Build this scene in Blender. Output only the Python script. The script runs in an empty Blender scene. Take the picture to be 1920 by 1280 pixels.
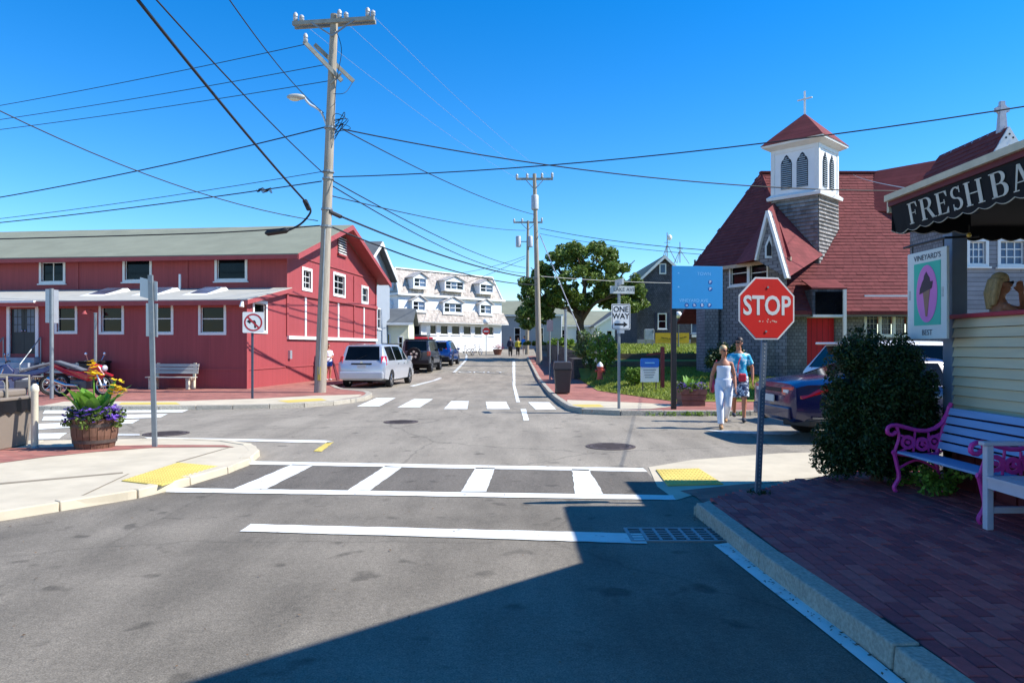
import bpy, bmesh, math, random
import numpy as np
from mathutils import Vector, Matrix
random.seed(7)
SC = bpy.context.scene
COL = SC.collection
R = math.radians
# ------------------------------------------------------------------ camera, sky, sun, exposure
F, CX, HY, H = 1333.33, 960.0, 650.0, 1.65        # focal length in photo pixels, principal column, horizon row, eye height
cam = bpy.data.cameras.new('camera'); cam.lens = 25; cam.sensor_width = 36; cam.clip_end = 2000; cam.clip_start = .05
cam.shift_y = 10/1920
cam_o = bpy.data.objects.new('camera', cam); COL.objects.link(cam_o)
cam_o.location = (0, 0, H); cam_o.rotation_euler = (R(90), 0, 0)
SC.camera = cam_o
SUN_EL, SUN_AZ = R(44.5), R(93.5)                    # azimuth from +Y towards +X
W = bpy.data.worlds.new('World'); SC.world = W; W.use_nodes = True
nt = W.node_tree; nt.nodes.clear()
sky = nt.nodes.new('ShaderNodeTexSky'); sky.sky_type = 'NISHITA'; sky.sun_disc = False
sky.sun_elevation = SUN_EL; sky.sun_rotation = SUN_AZ; sky.air_density = 1.0; sky.dust_density = 0.; sky.ozone_density = 5.0
hs = nt.nodes.new('ShaderNodeHueSaturation'); hs.inputs['Saturation'].default_value = 1.36; hs.inputs['Hue'].default_value = .504
bg = nt.nodes.new('ShaderNodeBackground'); bg.inputs['Strength'].default_value = .15
ow = nt.nodes.new('ShaderNodeOutputWorld')
nt.links.new(sky.outputs[0], hs.inputs['Color']); nt.links.new(hs.outputs[0], bg.inputs[0]); nt.links.new(bg.outputs[0], ow.inputs[0])
sl = bpy.data.lights.new('sun', 'SUN'); sl.energy = 5.0; sl.angle = R(.53); sl.color = (1, .965, .91)
so = bpy.data.objects.new('sun', sl); COL.objects.link(so)
sd = Vector((math.sin(SUN_AZ)*math.cos(SUN_EL), math.cos(SUN_AZ)*math.cos(SUN_EL), math.sin(SUN_EL)))
so.rotation_euler = sd.to_track_quat('Z', 'Y').to_euler(); so.location = (40, 10, 40)
vs = SC.view_settings; vs.view_transform = 'Standard'; vs.look = 'None'; vs.gamma = 1; vs.exposure = .64; vs.use_curve_mapping = False
SC.cycles.max_bounces = 6; SC.cycles.transparent_max_bounces = 8
# ------------------------------------------------------------------ helpers
def V(*a): return Vector(a)
def zg(y): return max(0., .027*(min(y, 92)-35))
def G(u, v, z=0.):                                 # photo pixel -> point on the level z
    y = F*(H-z)/(v-HY); return ((u-CX)/F*y, y, z)
def G2(u, v, z=0.): return G(u, v, z)[:2]
def Pt(u, v, y): return ((u-CX)/F*y, y, H+(HY-v)/F*y)
def Xu(u, y): return (u-CX)/F*y
def Zv(v, y): return H+(HY-v)/F*y
def lin(c):
    return tuple(((x/255)/12.92 if x/255 <= .04045 else ((x/255+.055)/1.055)**2.4) for x in c)
MATS = {}
class NT:
    def __init__(s, name):
        s.m = bpy.data.materials.new(name); s.m.use_nodes = True; s.t = s.m.node_tree; s.t.nodes.clear()
        s.o = s.n('OutputMaterial'); s.b = s.n('BsdfPrincipled'); s.l(s.b, 0, s.o, 0)
        MATS[name] = s.m
    def n(s, t, **k):
        nd = s.t.nodes.new('ShaderNode'+t)
        for a, b in k.items(): setattr(nd, a, b)
        return nd
    def l(s, a, i, b, j): s.t.links.new(a.outputs[i], b.inputs[j])
    def coord(s, kind='Object', scale=(1, 1, 1), rot=(0, 0, 0)):
        c = s.n('TexCoord'); m = s.n('Mapping'); m.inputs['Scale'].default_value = scale; m.inputs['Rotation'].default_value = rot
        s.l(c, kind, m, 'Vector'); return m
    def noise(s, co, scale, detail=5, rough=.6):
        t = s.n('TexNoise'); t.inputs['Scale'].default_value = scale; t.inputs['Detail'].default_value = detail; t.inputs['Roughness'].default_value = rough
        s.l(co, 0, t, 'Vector'); return t
    def ramp(s, src, i, stops):
        r = s.n('ValToRGB'); e = r.color_ramp.elements
        while len(e) < len(stops): e.new(.5)
        for k, (p, c) in enumerate(stops):
            e[k].position = p; e[k].color = (*c, 1) if not isinstance(c, (int, float)) else (c, c, c, 1)
        s.l(src, i, r, 0); return r
    def mix(s, a, b, fac, mode='MIX'):
        m = s.n('MixRGB', blend_type=mode)
        for k, x in ((0, fac), (1, a), (2, b)):
            if isinstance(x, tuple) and not hasattr(x[0], 'outputs'): m.inputs[k].default_value = (*x, 1)
            elif isinstance(x, (int, float)): m.inputs[k].default_value = x
            elif isinstance(x, tuple): s.l(x[0], x[1], m, k)
            else: s.l(x, 0, m, k)
        return m
    def bump(s, src, i, strength, dist=.02):
        b = s.n('Bump'); b.inputs['Strength'].default_value = strength; b.inputs['Distance'].default_value = dist
        s.l(src, i, b, 'Height'); s.l(b, 0, s.b, 'Normal'); return b
    def set(s, **k):
        for a, b in k.items(): s.b.inputs[a.replace('_', ' ')].default_value = b
def mat(name, rgb, rough=.7, metal=0., var=.12, scale=6., bump=0., bscale=None, spec=None, stretch=(1, 1, 1), island=0., coat=0., dirt=0., trans=0.):
    if name in MATS: return MATS[name]
    s = NT(name); c = lin(rgb); co = s.coord('Object', stretch)
    a = s.noise(co, scale); lo = tuple(x*(1-var) for x in c); hi = tuple(min(1, x*(1+var)) for x in c)
    r = s.ramp(a, 0, [(.3, lo), (.7, hi)]); out = r
    if dirt:
        d = s.noise(co, scale*.23, 8, .7); dr = s.ramp(d, 0, [(.45, 0.), (.75, 1.)]); mm = s.n('Math', operation='MULTIPLY'); mm.inputs[1].default_value = dirt
        s.l(dr, 0, mm, 0); out = s.mix(out, tuple(x*.45 for x in c), (mm, 0))
    if island:
        g = s.n('NewGeometry'); ir = s.ramp(g, 'Random Per Island', [(0., 1-island), (1., 1+island)])
        out = s.mix(out, ir, 1., 'MULTIPLY')
    s.l(out, 0, s.b, 'Base Color'); s.set(Roughness=rough, Metallic=metal)
    if spec is not None: s.set(Specular_IOR_Level=spec)
    if coat: s.set(Coat_Weight=coat, Coat_Roughness=.05)
    if bump:
        bn = s.noise(co, bscale or scale*6); s.bump(bn, 0, bump)
    if trans:
        tb = s.n('BsdfTranslucent'); ms = s.n('MixShader'); ms.inputs[0].default_value = trans
        s.l(out, 0, tb, 0); s.l(s.b, 0, ms, 1); s.l(tb, 0, ms, 2); s.l(ms, 0, s.o, 0)
    return s.m
class MB:
    def __init__(s): s.v = []; s.f = []; s.mi = []; s.k = 0
    def poly(s, pts):
        n = len(s.v); s.v += [tuple(p) for p in pts]; s.f.append(tuple(range(n, n+len(pts)))); s.mi.append(s.k); return s
    def hexa(s, p):                                 # 8 corners: bottom 4, top 4
        n = len(s.v); s.v += [tuple(q) for q in p]
        for q in ((3, 2, 1, 0), (4, 5, 6, 7), (0, 1, 5, 4), (1, 2, 6, 5), (2, 3, 7, 6), (3, 0, 4, 7)):
            s.f.append(tuple(n+i for i in q)); s.mi.append(s.k)
        return s
    def box(s, x0, x1, y0, y1, z0, z1):
        return s.hexa([(x0, y0, z0), (x1, y0, z0), (x1, y1, z0), (x0, y1, z0), (x0, y0, z1), (x1, y0, z1), (x1, y1, z1), (x0, y1, z1)])
    def obox(s, c, a, b, d):                        # centre and three half vectors
        c, a, b, d = Vector(c), Vector(a), Vector(b), Vector(d)
        return s.hexa([c-a-b-d, c+a-b-d, c+a+b-d, c-a+b-d, c-a-b+d, c+a-b+d, c+a+b+d, c-a+b+d])
    def beam(s, p, q, w, h, up=(0, 0, 1)):
        p, q = Vector(p), Vector(q); d = (q-p); L = d.length; d.normalize(); up = Vector(up)
        if abs(d.dot(up)) > .98: up = Vector((0, 1, 0))
        sx = d.cross(up).normalized(); uz = sx.cross(d).normalized()
        return s.obox((p+q)/2, d*L/2, sx*w/2, uz*h/2)
    def slab(s, pts, vec):
        pts = [Vector(p) for p in pts]; vec = Vector(vec); n = len(s.v); m = len(pts)
        s.v += [tuple(p) for p in pts]+[tuple(p+vec) for p in pts]
        s.f.append(tuple(range(n, n+m))[::-1]); s.f.append(tuple(range(n+m, n+2*m)))
        for i in range(m): j = (i+1) % m; s.f.append((n+i, n+j, n+m+j, n+m+i))
        s.mi += [s.k]*(m+2); return s
    def tube(s, pts, r, n=8, cap=True):
        pts = [Vector(p) for p in pts]; m = len(pts); rs = r if isinstance(r, (list, tuple)) else [r]*m
        base = len(s.v); u = None
        for i, p in enumerate(pts):
            d = (pts[min(i+1, m-1)]-pts[max(i-1, 0)]).normalized()
            if u is None: u = d.orthogonal().normalized()
            u = (u-d*u.dot(d)).normalized(); w = d.cross(u)
            for k in range(n):
                a = 2*math.pi*k/n; s.v.append(tuple(p+(u*math.cos(a)+w*math.sin(a))*rs[i]))
        for i in range(m-1):
            for k in range(n):
                j = (k+1) % n; s.f.append((base+i*n+k, base+i*n+j, base+(i+1)*n+j, base+(i+1)*n+k)); s.mi.append(s.k)
        if cap:
            s.f.append(tuple(base+k for k in range(n))[::-1]); s.f.append(tuple(base+(m-1)*n+k for k in range(n))); s.mi += [s.k]*2
        return s
    def lathe(s, prof, n=16, c=(0, 0, 0), ax='z', closed=False):
        base = len(s.v); m = len(prof)
        for r, z in prof:
            for k in range(n):
                a = 2*math.pi*k/n; x, y = r*math.cos(a), r*math.sin(a)
                p = (x, y, z) if ax == 'z' else ((x, z, y) if ax == 'y' else (z, x, y))
                s.v.append((p[0]+c[0], p[1]+c[1], p[2]+c[2]))
        for i in range(m if closed else m-1):
            i2 = (i+1) % m
            for k in range(n):
                j = (k+1) % n; s.f.append((base+i*n+k, base+i*n+j, base+i2*n+j, base+i2*n+k)); s.mi.append(s.k)
        if not closed:
            for i in (0, m-1):
                if prof[i][0] > 1e-4: s.f.append(tuple(base+i*n+k for k in range(n))); s.mi.append(s.k)
        return s
    def ball(s, c, r, n=10, m=6):
        r = r if isinstance(r, (tuple, list)) else (r, r, r); base = len(s.v)
        for i in range(m+1):
            t = math.pi*i/m
            for k in range(n):
                a = 2*math.pi*k/n; s.v.append((c[0]+r[0]*math.sin(t)*math.cos(a), c[1]+r[1]*math.sin(t)*math.sin(a), c[2]-r[2]*math.cos(t)))
        for i in range(m):
            for k in range(n):
                j = (k+1) % n; s.f.append((base+i*n+k, base+i*n+j, base+(i+1)*n+j, base+(i+1)*n+k)); s.mi.append(s.k)
        return s
    def build(s, name, m, parent=None, smooth=None, bevel=0., recalc=True):
        me = bpy.data.meshes.new(name); me.from_pydata(s.v, [], s.f)
        ms = m if isinstance(m, (list, tuple)) else [m]
        for x in ms: me.materials.append(x)
        if len(ms) > 1: me.polygons.foreach_set('material_index', s.mi)
        if recalc:
            bm = bmesh.new(); bm.from_mesh(me); bmesh.ops.remove_doubles(bm, verts=bm.verts, dist=1e-5); bmesh.ops.recalc_face_normals(bm, faces=bm.faces); bm.to_mesh(me); bm.free()
        if smooth is not None:
            me.polygons.foreach_set('use_smooth', [True]*len(me.polygons)); me.set_sharp_from_angle(angle=R(smooth))
        return link(name, me, parent, bevel)
WORLD = set()
def link(name, me, parent=None, bevel=0.):
    o = bpy.data.objects.new(name, me); COL.objects.link(o)
    if parent is not None:
        o.parent = parent
        if parent.name in WORLD: o.matrix_parent_inverse = parent.matrix_basis.inverted()
    if bevel:
        b = o.modifiers.new('bevel', 'BEVEL'); b.width = bevel; b.segments = 2; b.limit_method = 'ANGLE'; b.angle_limit = R(40)
    return o
def tag(o, label, cat, group=None):
    o['label'] = label; o['category'] = cat
    if group: o['group'] = group
    return o
def thing(name, label, cat, loc=(0, 0, 0), rz=0., group=None, world=False, scale=1.):
    o = bpy.data.objects.new(name, None); COL.objects.link(o); o.empty_display_size = .2
    o.location = loc; o.rotation_euler = (0, 0, rz); o.scale = (scale,)*3
    if world: WORLD.add(o.name)
    return tag(o, label, cat, group)
def struct(o): o['kind'] = 'structure'; return o
def stuff(o): o['kind'] = 'stuff'; return o
def copy_tree(o, parent=None):
    c = o.copy(); COL.objects.link(c)
    if parent is not None: c.parent = parent
    for ch in o.children: copy_tree(ch, c)
    return c
def resample(pts, n):
    P = [Vector(p) for p in pts]; L = [0]
    for a, b in zip(P, P[1:]): L.append(L[-1]+(b-a).length)
    out = []
    for i in range(n):
        d = L[-1]*i/(n-1); k = 0
        while k < len(L)-2 and L[k+1] < d: k += 1
        t = (d-L[k])/max(1e-9, L[k+1]-L[k]); out.append(P[k].lerp(P[k+1], t))
    return out
def smooth_path(pts, n=24):
    P = [Vector(p) for p in pts]; out = []
    for i in range(len(P)-1):
        a, b, c, d = P[max(i-1, 0)], P[i], P[i+1], P[min(i+2, len(P)-1)]
        m = max(2, n//(len(P)-1))
        for k in range(m):
            t = k/m; out.append(.5*((2*b)+(c-a)*t+(2*a-5*b+4*c-d)*t*t+(3*b-a-3*c+d)*t**3))
    out.append(P[-1]); return out
def text_mesh(txt, size, extrude=.002, offset=0., space=1., xs=1.):
    cu = bpy.data.curves.new('lettering', 'FONT'); cu.body = txt; cu.size = size; cu.extrude = extrude; cu.offset = offset
    cu.align_x = 'CENTER'; cu.align_y = 'CENTER'; cu.space_character = space; cu.resolution_u = 3
    o = bpy.data.objects.new('lettering', cu); COL.objects.link(o)
    dg = bpy.context.evaluated_depsgraph_get(); me = bpy.data.meshes.new_from_object(o.evaluated_get(dg))
    bpy.data.objects.remove(o); bpy.data.curves.remove(cu)
    if xs != 1.: me.transform(Matrix.Diagonal((xs, 1, 1, 1)))
    return me
def lettering(txt, size, m, parent, origin, ex, ey, name='lettering', **k):
    """flat lettering whose x runs along ex and y along ey, centred at origin (parent coordinates)"""
    me = text_mesh(txt, size, **k); ex, ey = Vector(ex).normalized(), Vector(ey).normalized(); ez = ex.cross(ey)
    M = Matrix((ex, ey, ez)).transposed().to_4x4(); M.translation = Vector(origin); me.transform(M)
    me.materials.clear(); me.materials.append(m)
    return link(name, me, parent)
def bake(o):                                        # apply the modifiers of o, return the mesh, delete o
    dg = bpy.context.evaluated_depsgraph_get(); me = bpy.data.meshes.new_from_object(o.evaluated_get(dg)); bpy.data.objects.remove(o); return me
# ------------------------------------------------------------------ materials
def m_asphalt(name, base, dark=.72, seed=0., crack=.0):
    s = NT(name); c = lin(base); co = s.coord('Object'); co.inputs['Location'].default_value = (seed, seed*.7, 0)
    a = s.noise(co, .55, 6, .65); r1 = s.ramp(a, 0, [(.32, tuple(x*dark for x in c)), (.62, c), (.8, tuple(x*1.16 for x in c))])
    b = s.noise(co, 90, 3, .8); r2 = s.ramp(b, 0, [(.3, .5), (.7, 1.42)]); m0 = s.mix(r1, r2, 1., 'MULTIPLY'); b2 = s.noise(co, 24, 6, .8); r2b = s.ramp(b2, 0, [(.35, .78), (.65, 1.18)]); m1 = s.mix(m0, r2b, 1., 'MULTIPLY')
    cs = s.coord('Object', (2.2, .35, 1)); d = s.noise(cs, .8, 4, .6); r3 = s.ramp(d, 0, [(.36, .82), (.58, 1.04)]); m2 = s.mix(m1, r3, 1., 'MULTIPLY')
    e = s.noise(co, 3.4, 2, .4); r4 = s.ramp(e, 0, [(.27, .6), (.36, 1.)]); m3 = s.mix(m2, r4, 1., 'MULTIPLY')
    out = m3
    if crack:
        w = s.noise(co, 1.3, 4, .6); mx = s.mix((co, 0), (w, 'Color'), .3); vo = s.n('TexVoronoi', feature='DISTANCE_TO_EDGE'); vo.inputs['Scale'].default_value = .3
        s.l(mx, 0, vo, 'Vector'); r5 = s.ramp(vo, 0, [(.0, .45), (.006, 1.)]); out = s.mix(m3, r5, crack, 'MULTIPLY')
    s.l(out, 0, s.b, 'Base Color'); s.set(Roughness=.9, Specular_IOR_Level=.25); s.bump(b, 0, .5, .006); return s.m
A_NEAR = m_asphalt('asphalt_near', (134, 126, 113), .62, 3., crack=.35)
A_JUNC = m_asphalt('asphalt_junction', (154, 145, 130), .8, 11., crack=.6)
A_DARK = m_asphalt('asphalt_fresh', (116, 109, 99), .8, 5.)
def m_paint(name, col, under, wear=.42, scale=7.):
    s = NT(name); co = s.coord('Object'); a = s.noise(co, scale, 9, .75); k = s.ramp(a, 0, [(wear-.08, 0.), (wear, 1.)])
    b = s.noise(co, 1.4, 4); dr = s.ramp(b, 0, [(.3, .8), (.65, 1.)]); base = s.mix(lin(col), dr, 1., 'MULTIPLY')
    m = s.mix(lin(under), base, (k, 0)); s.l(m, 0, s.b, 'Base Color'); s.set(Roughness=.75, Specular_IOR_Level=.3); g = s.noise(co, 90, 3, .8); s.bump(g, 0, .3, .005); return s.m
P_WHITE = m_paint('road_paint_white', (228, 228, 220), (158, 152, 142), .41)
P_WORN = m_paint('road_paint_worn', (210, 210, 204), (140, 136, 130), .48)
P_YEL = m_paint('road_paint_yellow', (214, 190, 96), (150, 146, 138), .42)
P_TAC = m_paint('tactile_yellow', (214, 190, 100), (186, 174, 130), .38)
def m_brick(name, c1, c2, mortar, rot=0., sc=1., w=.2, h=.1):
    s = NT(name); co = s.coord('Object', (1, 1, 1), (0, 0, rot)); t = s.n('TexBrick'); t.inputs['Scale'].default_value = sc
    t.inputs['Color1'].default_value = (*lin(c1), 1); t.inputs['Color2'].default_value = (*lin(c2), 1); t.inputs['Mortar'].default_value = (*lin(mortar), 1)
    t.inputs['Mortar Size'].default_value = .006; t.inputs['Brick Width'].default_value = w; t.inputs['Row Height'].default_value = h; t.inputs['Bias'].default_value = -.1
    s.l(co, 0, t, 'Vector'); a = s.noise(co, 1.1, 6, .7); r = s.ramp(a, 0, [(.3, .72), (.65, 1.15)]); m = s.mix(t, r, 1., 'MULTIPLY')
    b = s.noise(co, 60, 3); s.l(m, 0, s.b, 'Base Color'); s.set(Roughness=.88, Specular_IOR_Level=.25); s.bump(t, 'Fac', -.3, .006); return s.m
BRICK_PAVE = m_brick('brick_paving', (172, 112, 98), (146, 90, 82), (126, 106, 94))
BRICK = mat('paver_brick', (188, 88, 88), .85, var=.2, scale=9, bump=.35, bscale=60, island=.0, spec=.25, dirt=.3)
BRICK2 = mat('paver_brick_dark', (166, 76, 80), .85, var=.2, scale=9, bump=.35, bscale=60, spec=.25, dirt=.3)
BRICK3 = mat('paver_brick_pale', (196, 100, 97), .85, var=.2, scale=9, bump=.35, bscale=60, spec=.25, dirt=.3)
MORTAR = mat('sand_joint', (58, 46, 44), .95, var=.3, scale=20)
CONC = mat('concrete_pavement', (196, 184, 160), .85, var=.1, scale=2.2, bump=.15, bscale=70, dirt=.25, spec=.25)
GRANITE = mat('granite_kerb', (172, 164, 148), .8, var=.28, scale=38, bump=.6, bscale=26, dirt=.35, spec=.3)
RED = mat('red_wall_paint', (158, 70, 72), .62, var=.11, scale=1.6, bump=.3, bscale=3, stretch=(14, 14, .35), dirt=.3, spec=.35)
REDTRIM = mat('red_trim_paint', (158, 74, 75), .6, var=.1, scale=3, spec=.3)
REDDARK = mat('dark_red_trim', (104, 42, 46), .6, var=.12, scale=3, spec=.3)
WHITE = mat('white_trim_paint', (226, 226, 222), .5, var=.05, scale=4, dirt=.08)
WHITEW = mat('white_wall_boards', (228, 230, 230), .6, var=.04, scale=2, dirt=.1)
CREAMW = mat('cream_wall_boards', (232, 228, 196), .6, var=.05, scale=2, dirt=.1)
def m_glass(name, c=(20, 24, 30)):
    s = NT(name); co = s.coord('Object'); a = s.noise(co, .9, 3, .5); r = s.ramp(a, 0, [(.35, tuple(x*.35 for x in lin(c))), (.7, lin(c))]); s.l(r, 0, s.b, 'Base Color')
    s.set(Roughness=.07, Specular_IOR_Level=.22); bb = s.noise(co, 1.6, 2); s.bump(bb, 0, .04, .05); return s.m
GLASS = m_glass('window_glass'); GLASSB = m_glass('window_glass_pale', (96, 118, 146)); CARGLASS = m_glass('car_glass', (14, 18, 24))
def m_shingle(name, base, w, h, var=.35, axis='xz', dark=.5):
    s = NT(name); co = s.n('TexCoord'); sp = s.n('SeparateXYZ'); cb = s.n('CombineXYZ'); s.l(co, 'Object', sp, 0)
    if axis == 'uv': s.l(co, 'UV', sp, 0); s.l(sp, 0, cb, 0); s.l(sp, 1, cb, 1)
    else:
        ad = s.n('Math', operation='ADD'); s.l(sp, 0, ad, 0); s.l(sp, 1, ad, 1); s.l(ad, 0, cb, 0); s.l(sp, 2, cb, 1)
    t = s.n('TexBrick'); t.inputs['Scale'].default_value = 1; c = lin(base); s.l(cb, 0, t, 'Vector')
    t.inputs['Color1'].default_value = (*[x*(1+var) for x in c], 1); t.inputs['Color2'].default_value = (*[x*(1-var) for x in c], 1); t.inputs['Mortar'].default_value = (*[x*dark for x in c], 1)
    t.inputs['Mortar Size'].default_value = .01; t.inputs['Brick Width'].default_value = w; t.inputs['Row Height'].default_value = h; t.inputs['Bias'].default_value = -.1
    a = s.noise(co, .8, 7, .7); s.t.links.new(co.outputs['Object'], a.inputs['Vector']); r = s.ramp(a, 0, [(.3, .75), (.7, 1.2)]); m = s.mix(t, r, 1., 'MULTIPLY')
    s.l(m, 0, s.b, 'Base Color'); s.set(Roughness=.85, Specular_IOR_Level=.2); s.bump(t, 'Fac', -.5, .02); return s.m
SHINGLE_GREY = m_shingle('weathered_cedar_shingle', (126, 125, 128), .14, .13, .22)
CLAP_GREY = m_shingle('grey_clapboard', (136, 136, 140), 5., .13, .1)
SHINGLE_DARK = m_shingle('dark_cedar_shingle', (84, 84, 92), .16, .15, .25)
SHINGLE_PALE = m_shingle('pale_mansard_shingle', (176, 166, 156), .3, .22, .28)
ROOF_RED = m_shingle('red_asphalt_shingle', (120, 58, 58), .33, .19, .12, dark=.72)
ROOF_RED2 = mat('red_roof_granules', (114, 60, 59), .9, var=.14, scale=5, bump=.2, bscale=90, spec=.2, island=.1)
ROOF_GREY = mat('grey_roof_felt', (130, 133, 116), .9, var=.1, scale=.9, dirt=.2, spec=.2)
ROOF_LIGHT = mat('pale_porch_roof', (170, 168, 158), .8, var=.08, scale=2, spec=.3)
ROOF_DK = mat('dark_grey_roof', (92, 96, 98), .9, var=.14, scale=1.5, spec=.2)
GREYWALL = mat('grey_wall_boards', (150, 158, 166), .7, var=.06, scale=2)
BLACK = mat('black_paint', (20, 20, 22), .5, var=.1, scale=5)
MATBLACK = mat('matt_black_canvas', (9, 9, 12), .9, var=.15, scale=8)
RUBBER = mat('tyre_rubber', (26, 26, 27), .85, var=.1, scale=12)
CHROME = mat('bright_metal', (200, 202, 205), .22, 1., var=.05)
ALU = mat('sign_aluminium', (186, 190, 192), .45, .55, var=.06, scale=5, dirt=.15)
GALV = mat('galvanised_post', (140, 146, 148), .5, .5, var=.12, scale=7)
WIRE = mat('cable_black', (20, 24, 32), .7, var=.05)
WIREP = mat('cable_pale', (150, 150, 150), .6, var=.05)
POLEW = mat('pole_timber', (164, 154, 138), .9, var=.28, scale=3, stretch=(9, 9, .5), bump=.5, bscale=4, dirt=.35, spec=.2)
ARMW = mat('crossarm_timber', (150, 150, 140), .9, var=.2, scale=4, spec=.2)
PORC = mat('porcelain_grey', (176, 178, 180), .35, var=.08)
SKIN = mat('skin', (206, 150, 122), .55, var=.06, scale=12); SKIN2 = mat('skin_tan', (184, 122, 92), .55, var=.06, scale=12)
HAIRD = mat('hair_dark', (38, 28, 24), .55, var=.3, scale=30); HAIRB = mat('hair_blond', (196, 164, 116), .5, var=.3, scale=30, stretch=(4, 4, .5))
HAIRBR = mat('hair_brown', (116, 84, 58), .5, var=.35, scale=30, stretch=(4, 4, .5))
def leaf(name, rgb, isl=.45, trans=.3): return mat(name, rgb, .55, var=.18, scale=2, island=isl, trans=trans, spec=.35)
LEAF_T = leaf('tree_leaf', (98, 118, 50)); LEAF_D = leaf('evergreen_leaf', (44, 64, 28), .55, .15); LEAF_L = leaf('shrub_leaf', (118, 148, 56)); LEAF_B = leaf('broad_leaf', (108, 156, 54), .35)
LEAF_H = leaf('hydrangea_leaf', (96, 118, 66)); GRASS = leaf('grass_blade', (136, 148, 62), .35, .35); PURP = leaf('petunia_petal', (126, 92, 190), .3, .3); YELF = leaf('yellow_petal', (236, 200, 40), .2, .3); WHF = leaf('white_petal', (224, 222, 206), .15, .2)
REDF = leaf('red_petal', (190, 40, 50), .25, .2)
BARK = mat('bark', (92, 78, 64), .95, var=.3, scale=4, stretch=(6, 6, .8), bump=.6, bscale=8, spec=.15)
LAWN = mat('lawn_soil', (134, 138, 66), .95, var=.25, scale=1.2, bump=.4, bscale=40, spec=.1)
TIMBER = mat('old_timber', (116, 98, 80), .9, var=.25, scale=3, stretch=(.6, 8, 8), bump=.3, spec=.2)
BARREL = mat('barrel_wood', (118, 86, 70), .88, var=.3, scale=4, stretch=(6, 6, .6), bump=.35, bscale=10, spec=.2, dirt=.3)
IRON = mat('iron_band', (92, 80, 74), .7, .4, var=.25, scale=9)
SOIL = mat('potting_soil', (52, 38, 28), .95, var=.3, scale=30)
BENCHW = mat('weathered_bench_wood', (176, 170, 160), .85, var=.15, scale=3, stretch=(.5, 8, 8), spec=.2)
# ------------------------------------------------------------------ ground, road, pavements
def sheet(name, m, x0, x1, ys, dz):
    b = MB()
    for a, c in zip(ys, ys[1:]): b.poly([(x0, a, zg(a)+dz), (x1, a, zg(a)+dz), (x1, c, zg(c)+dz), (x0, c, zg(c)+dz)])
    return struct(b.build(name, m))
sheet('ground', mat('far_ground', (120, 122, 98), .95, var=.2, scale=.3), -400, 400, [-60, 35, 92, 600], -.04)
road_near = sheet('road', A_NEAR, -40, 40, [-20, 8.05], 0)
road_junc = sheet('road_junction', A_JUNC, -60, 60, [8.05, 35, 60, 92, 120], 0)
def flat(name, m, pts, z, parent=None, kind=True):
    b = MB(); b.poly([(p[0], p[1], z+zg(p[1])) for p in pts]); o = b.build(name, m, parent)
    if parent is None and kind: struct(o)
    return o
def pxflat(name, m, uv, z, zz=0., parent=None): return flat(name, m, [G2(u, v, zz) for u, v in uv], z, parent)
# darker asphalt inside the near crosswalk and the light apron of the side street
pxflat('road_patch', A_DARK, [(345, 914), (470, 872), (1212, 884), (1252, 927)], .004)
# painted lines on the near road
def line(uv, m=P_WHITE, name='road_marking', z=.008, parent=None):
    P = [Vector(G2(u, v)) for u, v in uv]; out = []
    for p, q in zip(P, P[1:]+P[:1]):                 # worn, slightly ragged edges
        n = max(1, int((q-p).length/.12)); d = (q-p).normalized(); nn = Vector((-d.y, d.x))
        for k in range(n): out.append(p.lerp(q, k/n)+nn*random.uniform(-.008, .008)*(1 if k else 0))
    return flat(name, m, out, z, parent)
marks = [
 ([(310, 923), (318, 915), (1262, 929), (1268, 938)], P_WHITE),
 ([(462, 871), (474, 865), (1206, 878), (1214, 885)], P_WHITE),
 ([(438, 917), (500, 917), (588, 873), (548, 871)], P_WHITE),
 ([(652, 920), (694, 920), (754, 876), (722, 874)], P_WHITE),
 ([(864, 922), (912, 922), (928, 878), (892, 877)], P_WHITE),
 ([(1078, 926), (1131, 926), (1104, 881), (1072, 880)], P_WHITE),
 ([(449, 997), (470, 983), (1203, 1001), (1214, 1020), (900, 1010)], P_WHITE),
 ([(280, 823), (270, 820), (610, 826), (626, 829), (615, 831)], P_WHITE),
 ([(588, 846), (603, 847), (626, 829), (613, 829)], P_YEL),
 # zebra bars across the far street
 ([(669, 762), (711, 762), (742, 746), (706, 746)], P_WHITE), ([(745, 764), (787, 764), (812, 748), (776, 748)], P_WHITE),
 ([(832, 767), (876, 767), (879, 752), (846, 752)], P_WHITE), ([(913, 767), (956, 767), (949, 753), (911, 753)], P_WHITE), ([(1004, 768), (1043, 768), (1030, 754), (990, 754)], P_WHITE),
 ([(968, 754), (975, 754), (966, 722), (966, 690), (961, 690), (961, 722)], P_WHITE), ([(982, 789), (992, 788), (986, 767), (976, 767)], P_WHITE),
 # bars of the crossing on the left side street
 ([(80, 776), (84, 769), (360, 766), (342, 773)], P_WHITE), ([(78, 789), (82, 781), (315, 776), (300, 783)], P_WHITE), ([(66, 806), (70, 795), (262, 786.5), (248, 794)], P_WHITE), ([(60, 824), (66, 813), (126, 812), (110, 823)], P_WHITE),
 ([(215, 813), (262, 814), (262, 817), (215, 817)], P_WORN),
 # parking bay ticks and side street line
 ([(768, 723.6), (824, 709.6), (829, 710.4), (775, 724.8)], P_WORN), ([(1320, 806), (1500, 812), (1480, 816), (1360, 812)], P_WORN)]
for pts, m in marks: line(pts, m, parent=road_near if pts[0][1] > 860 else road_junc)
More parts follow.
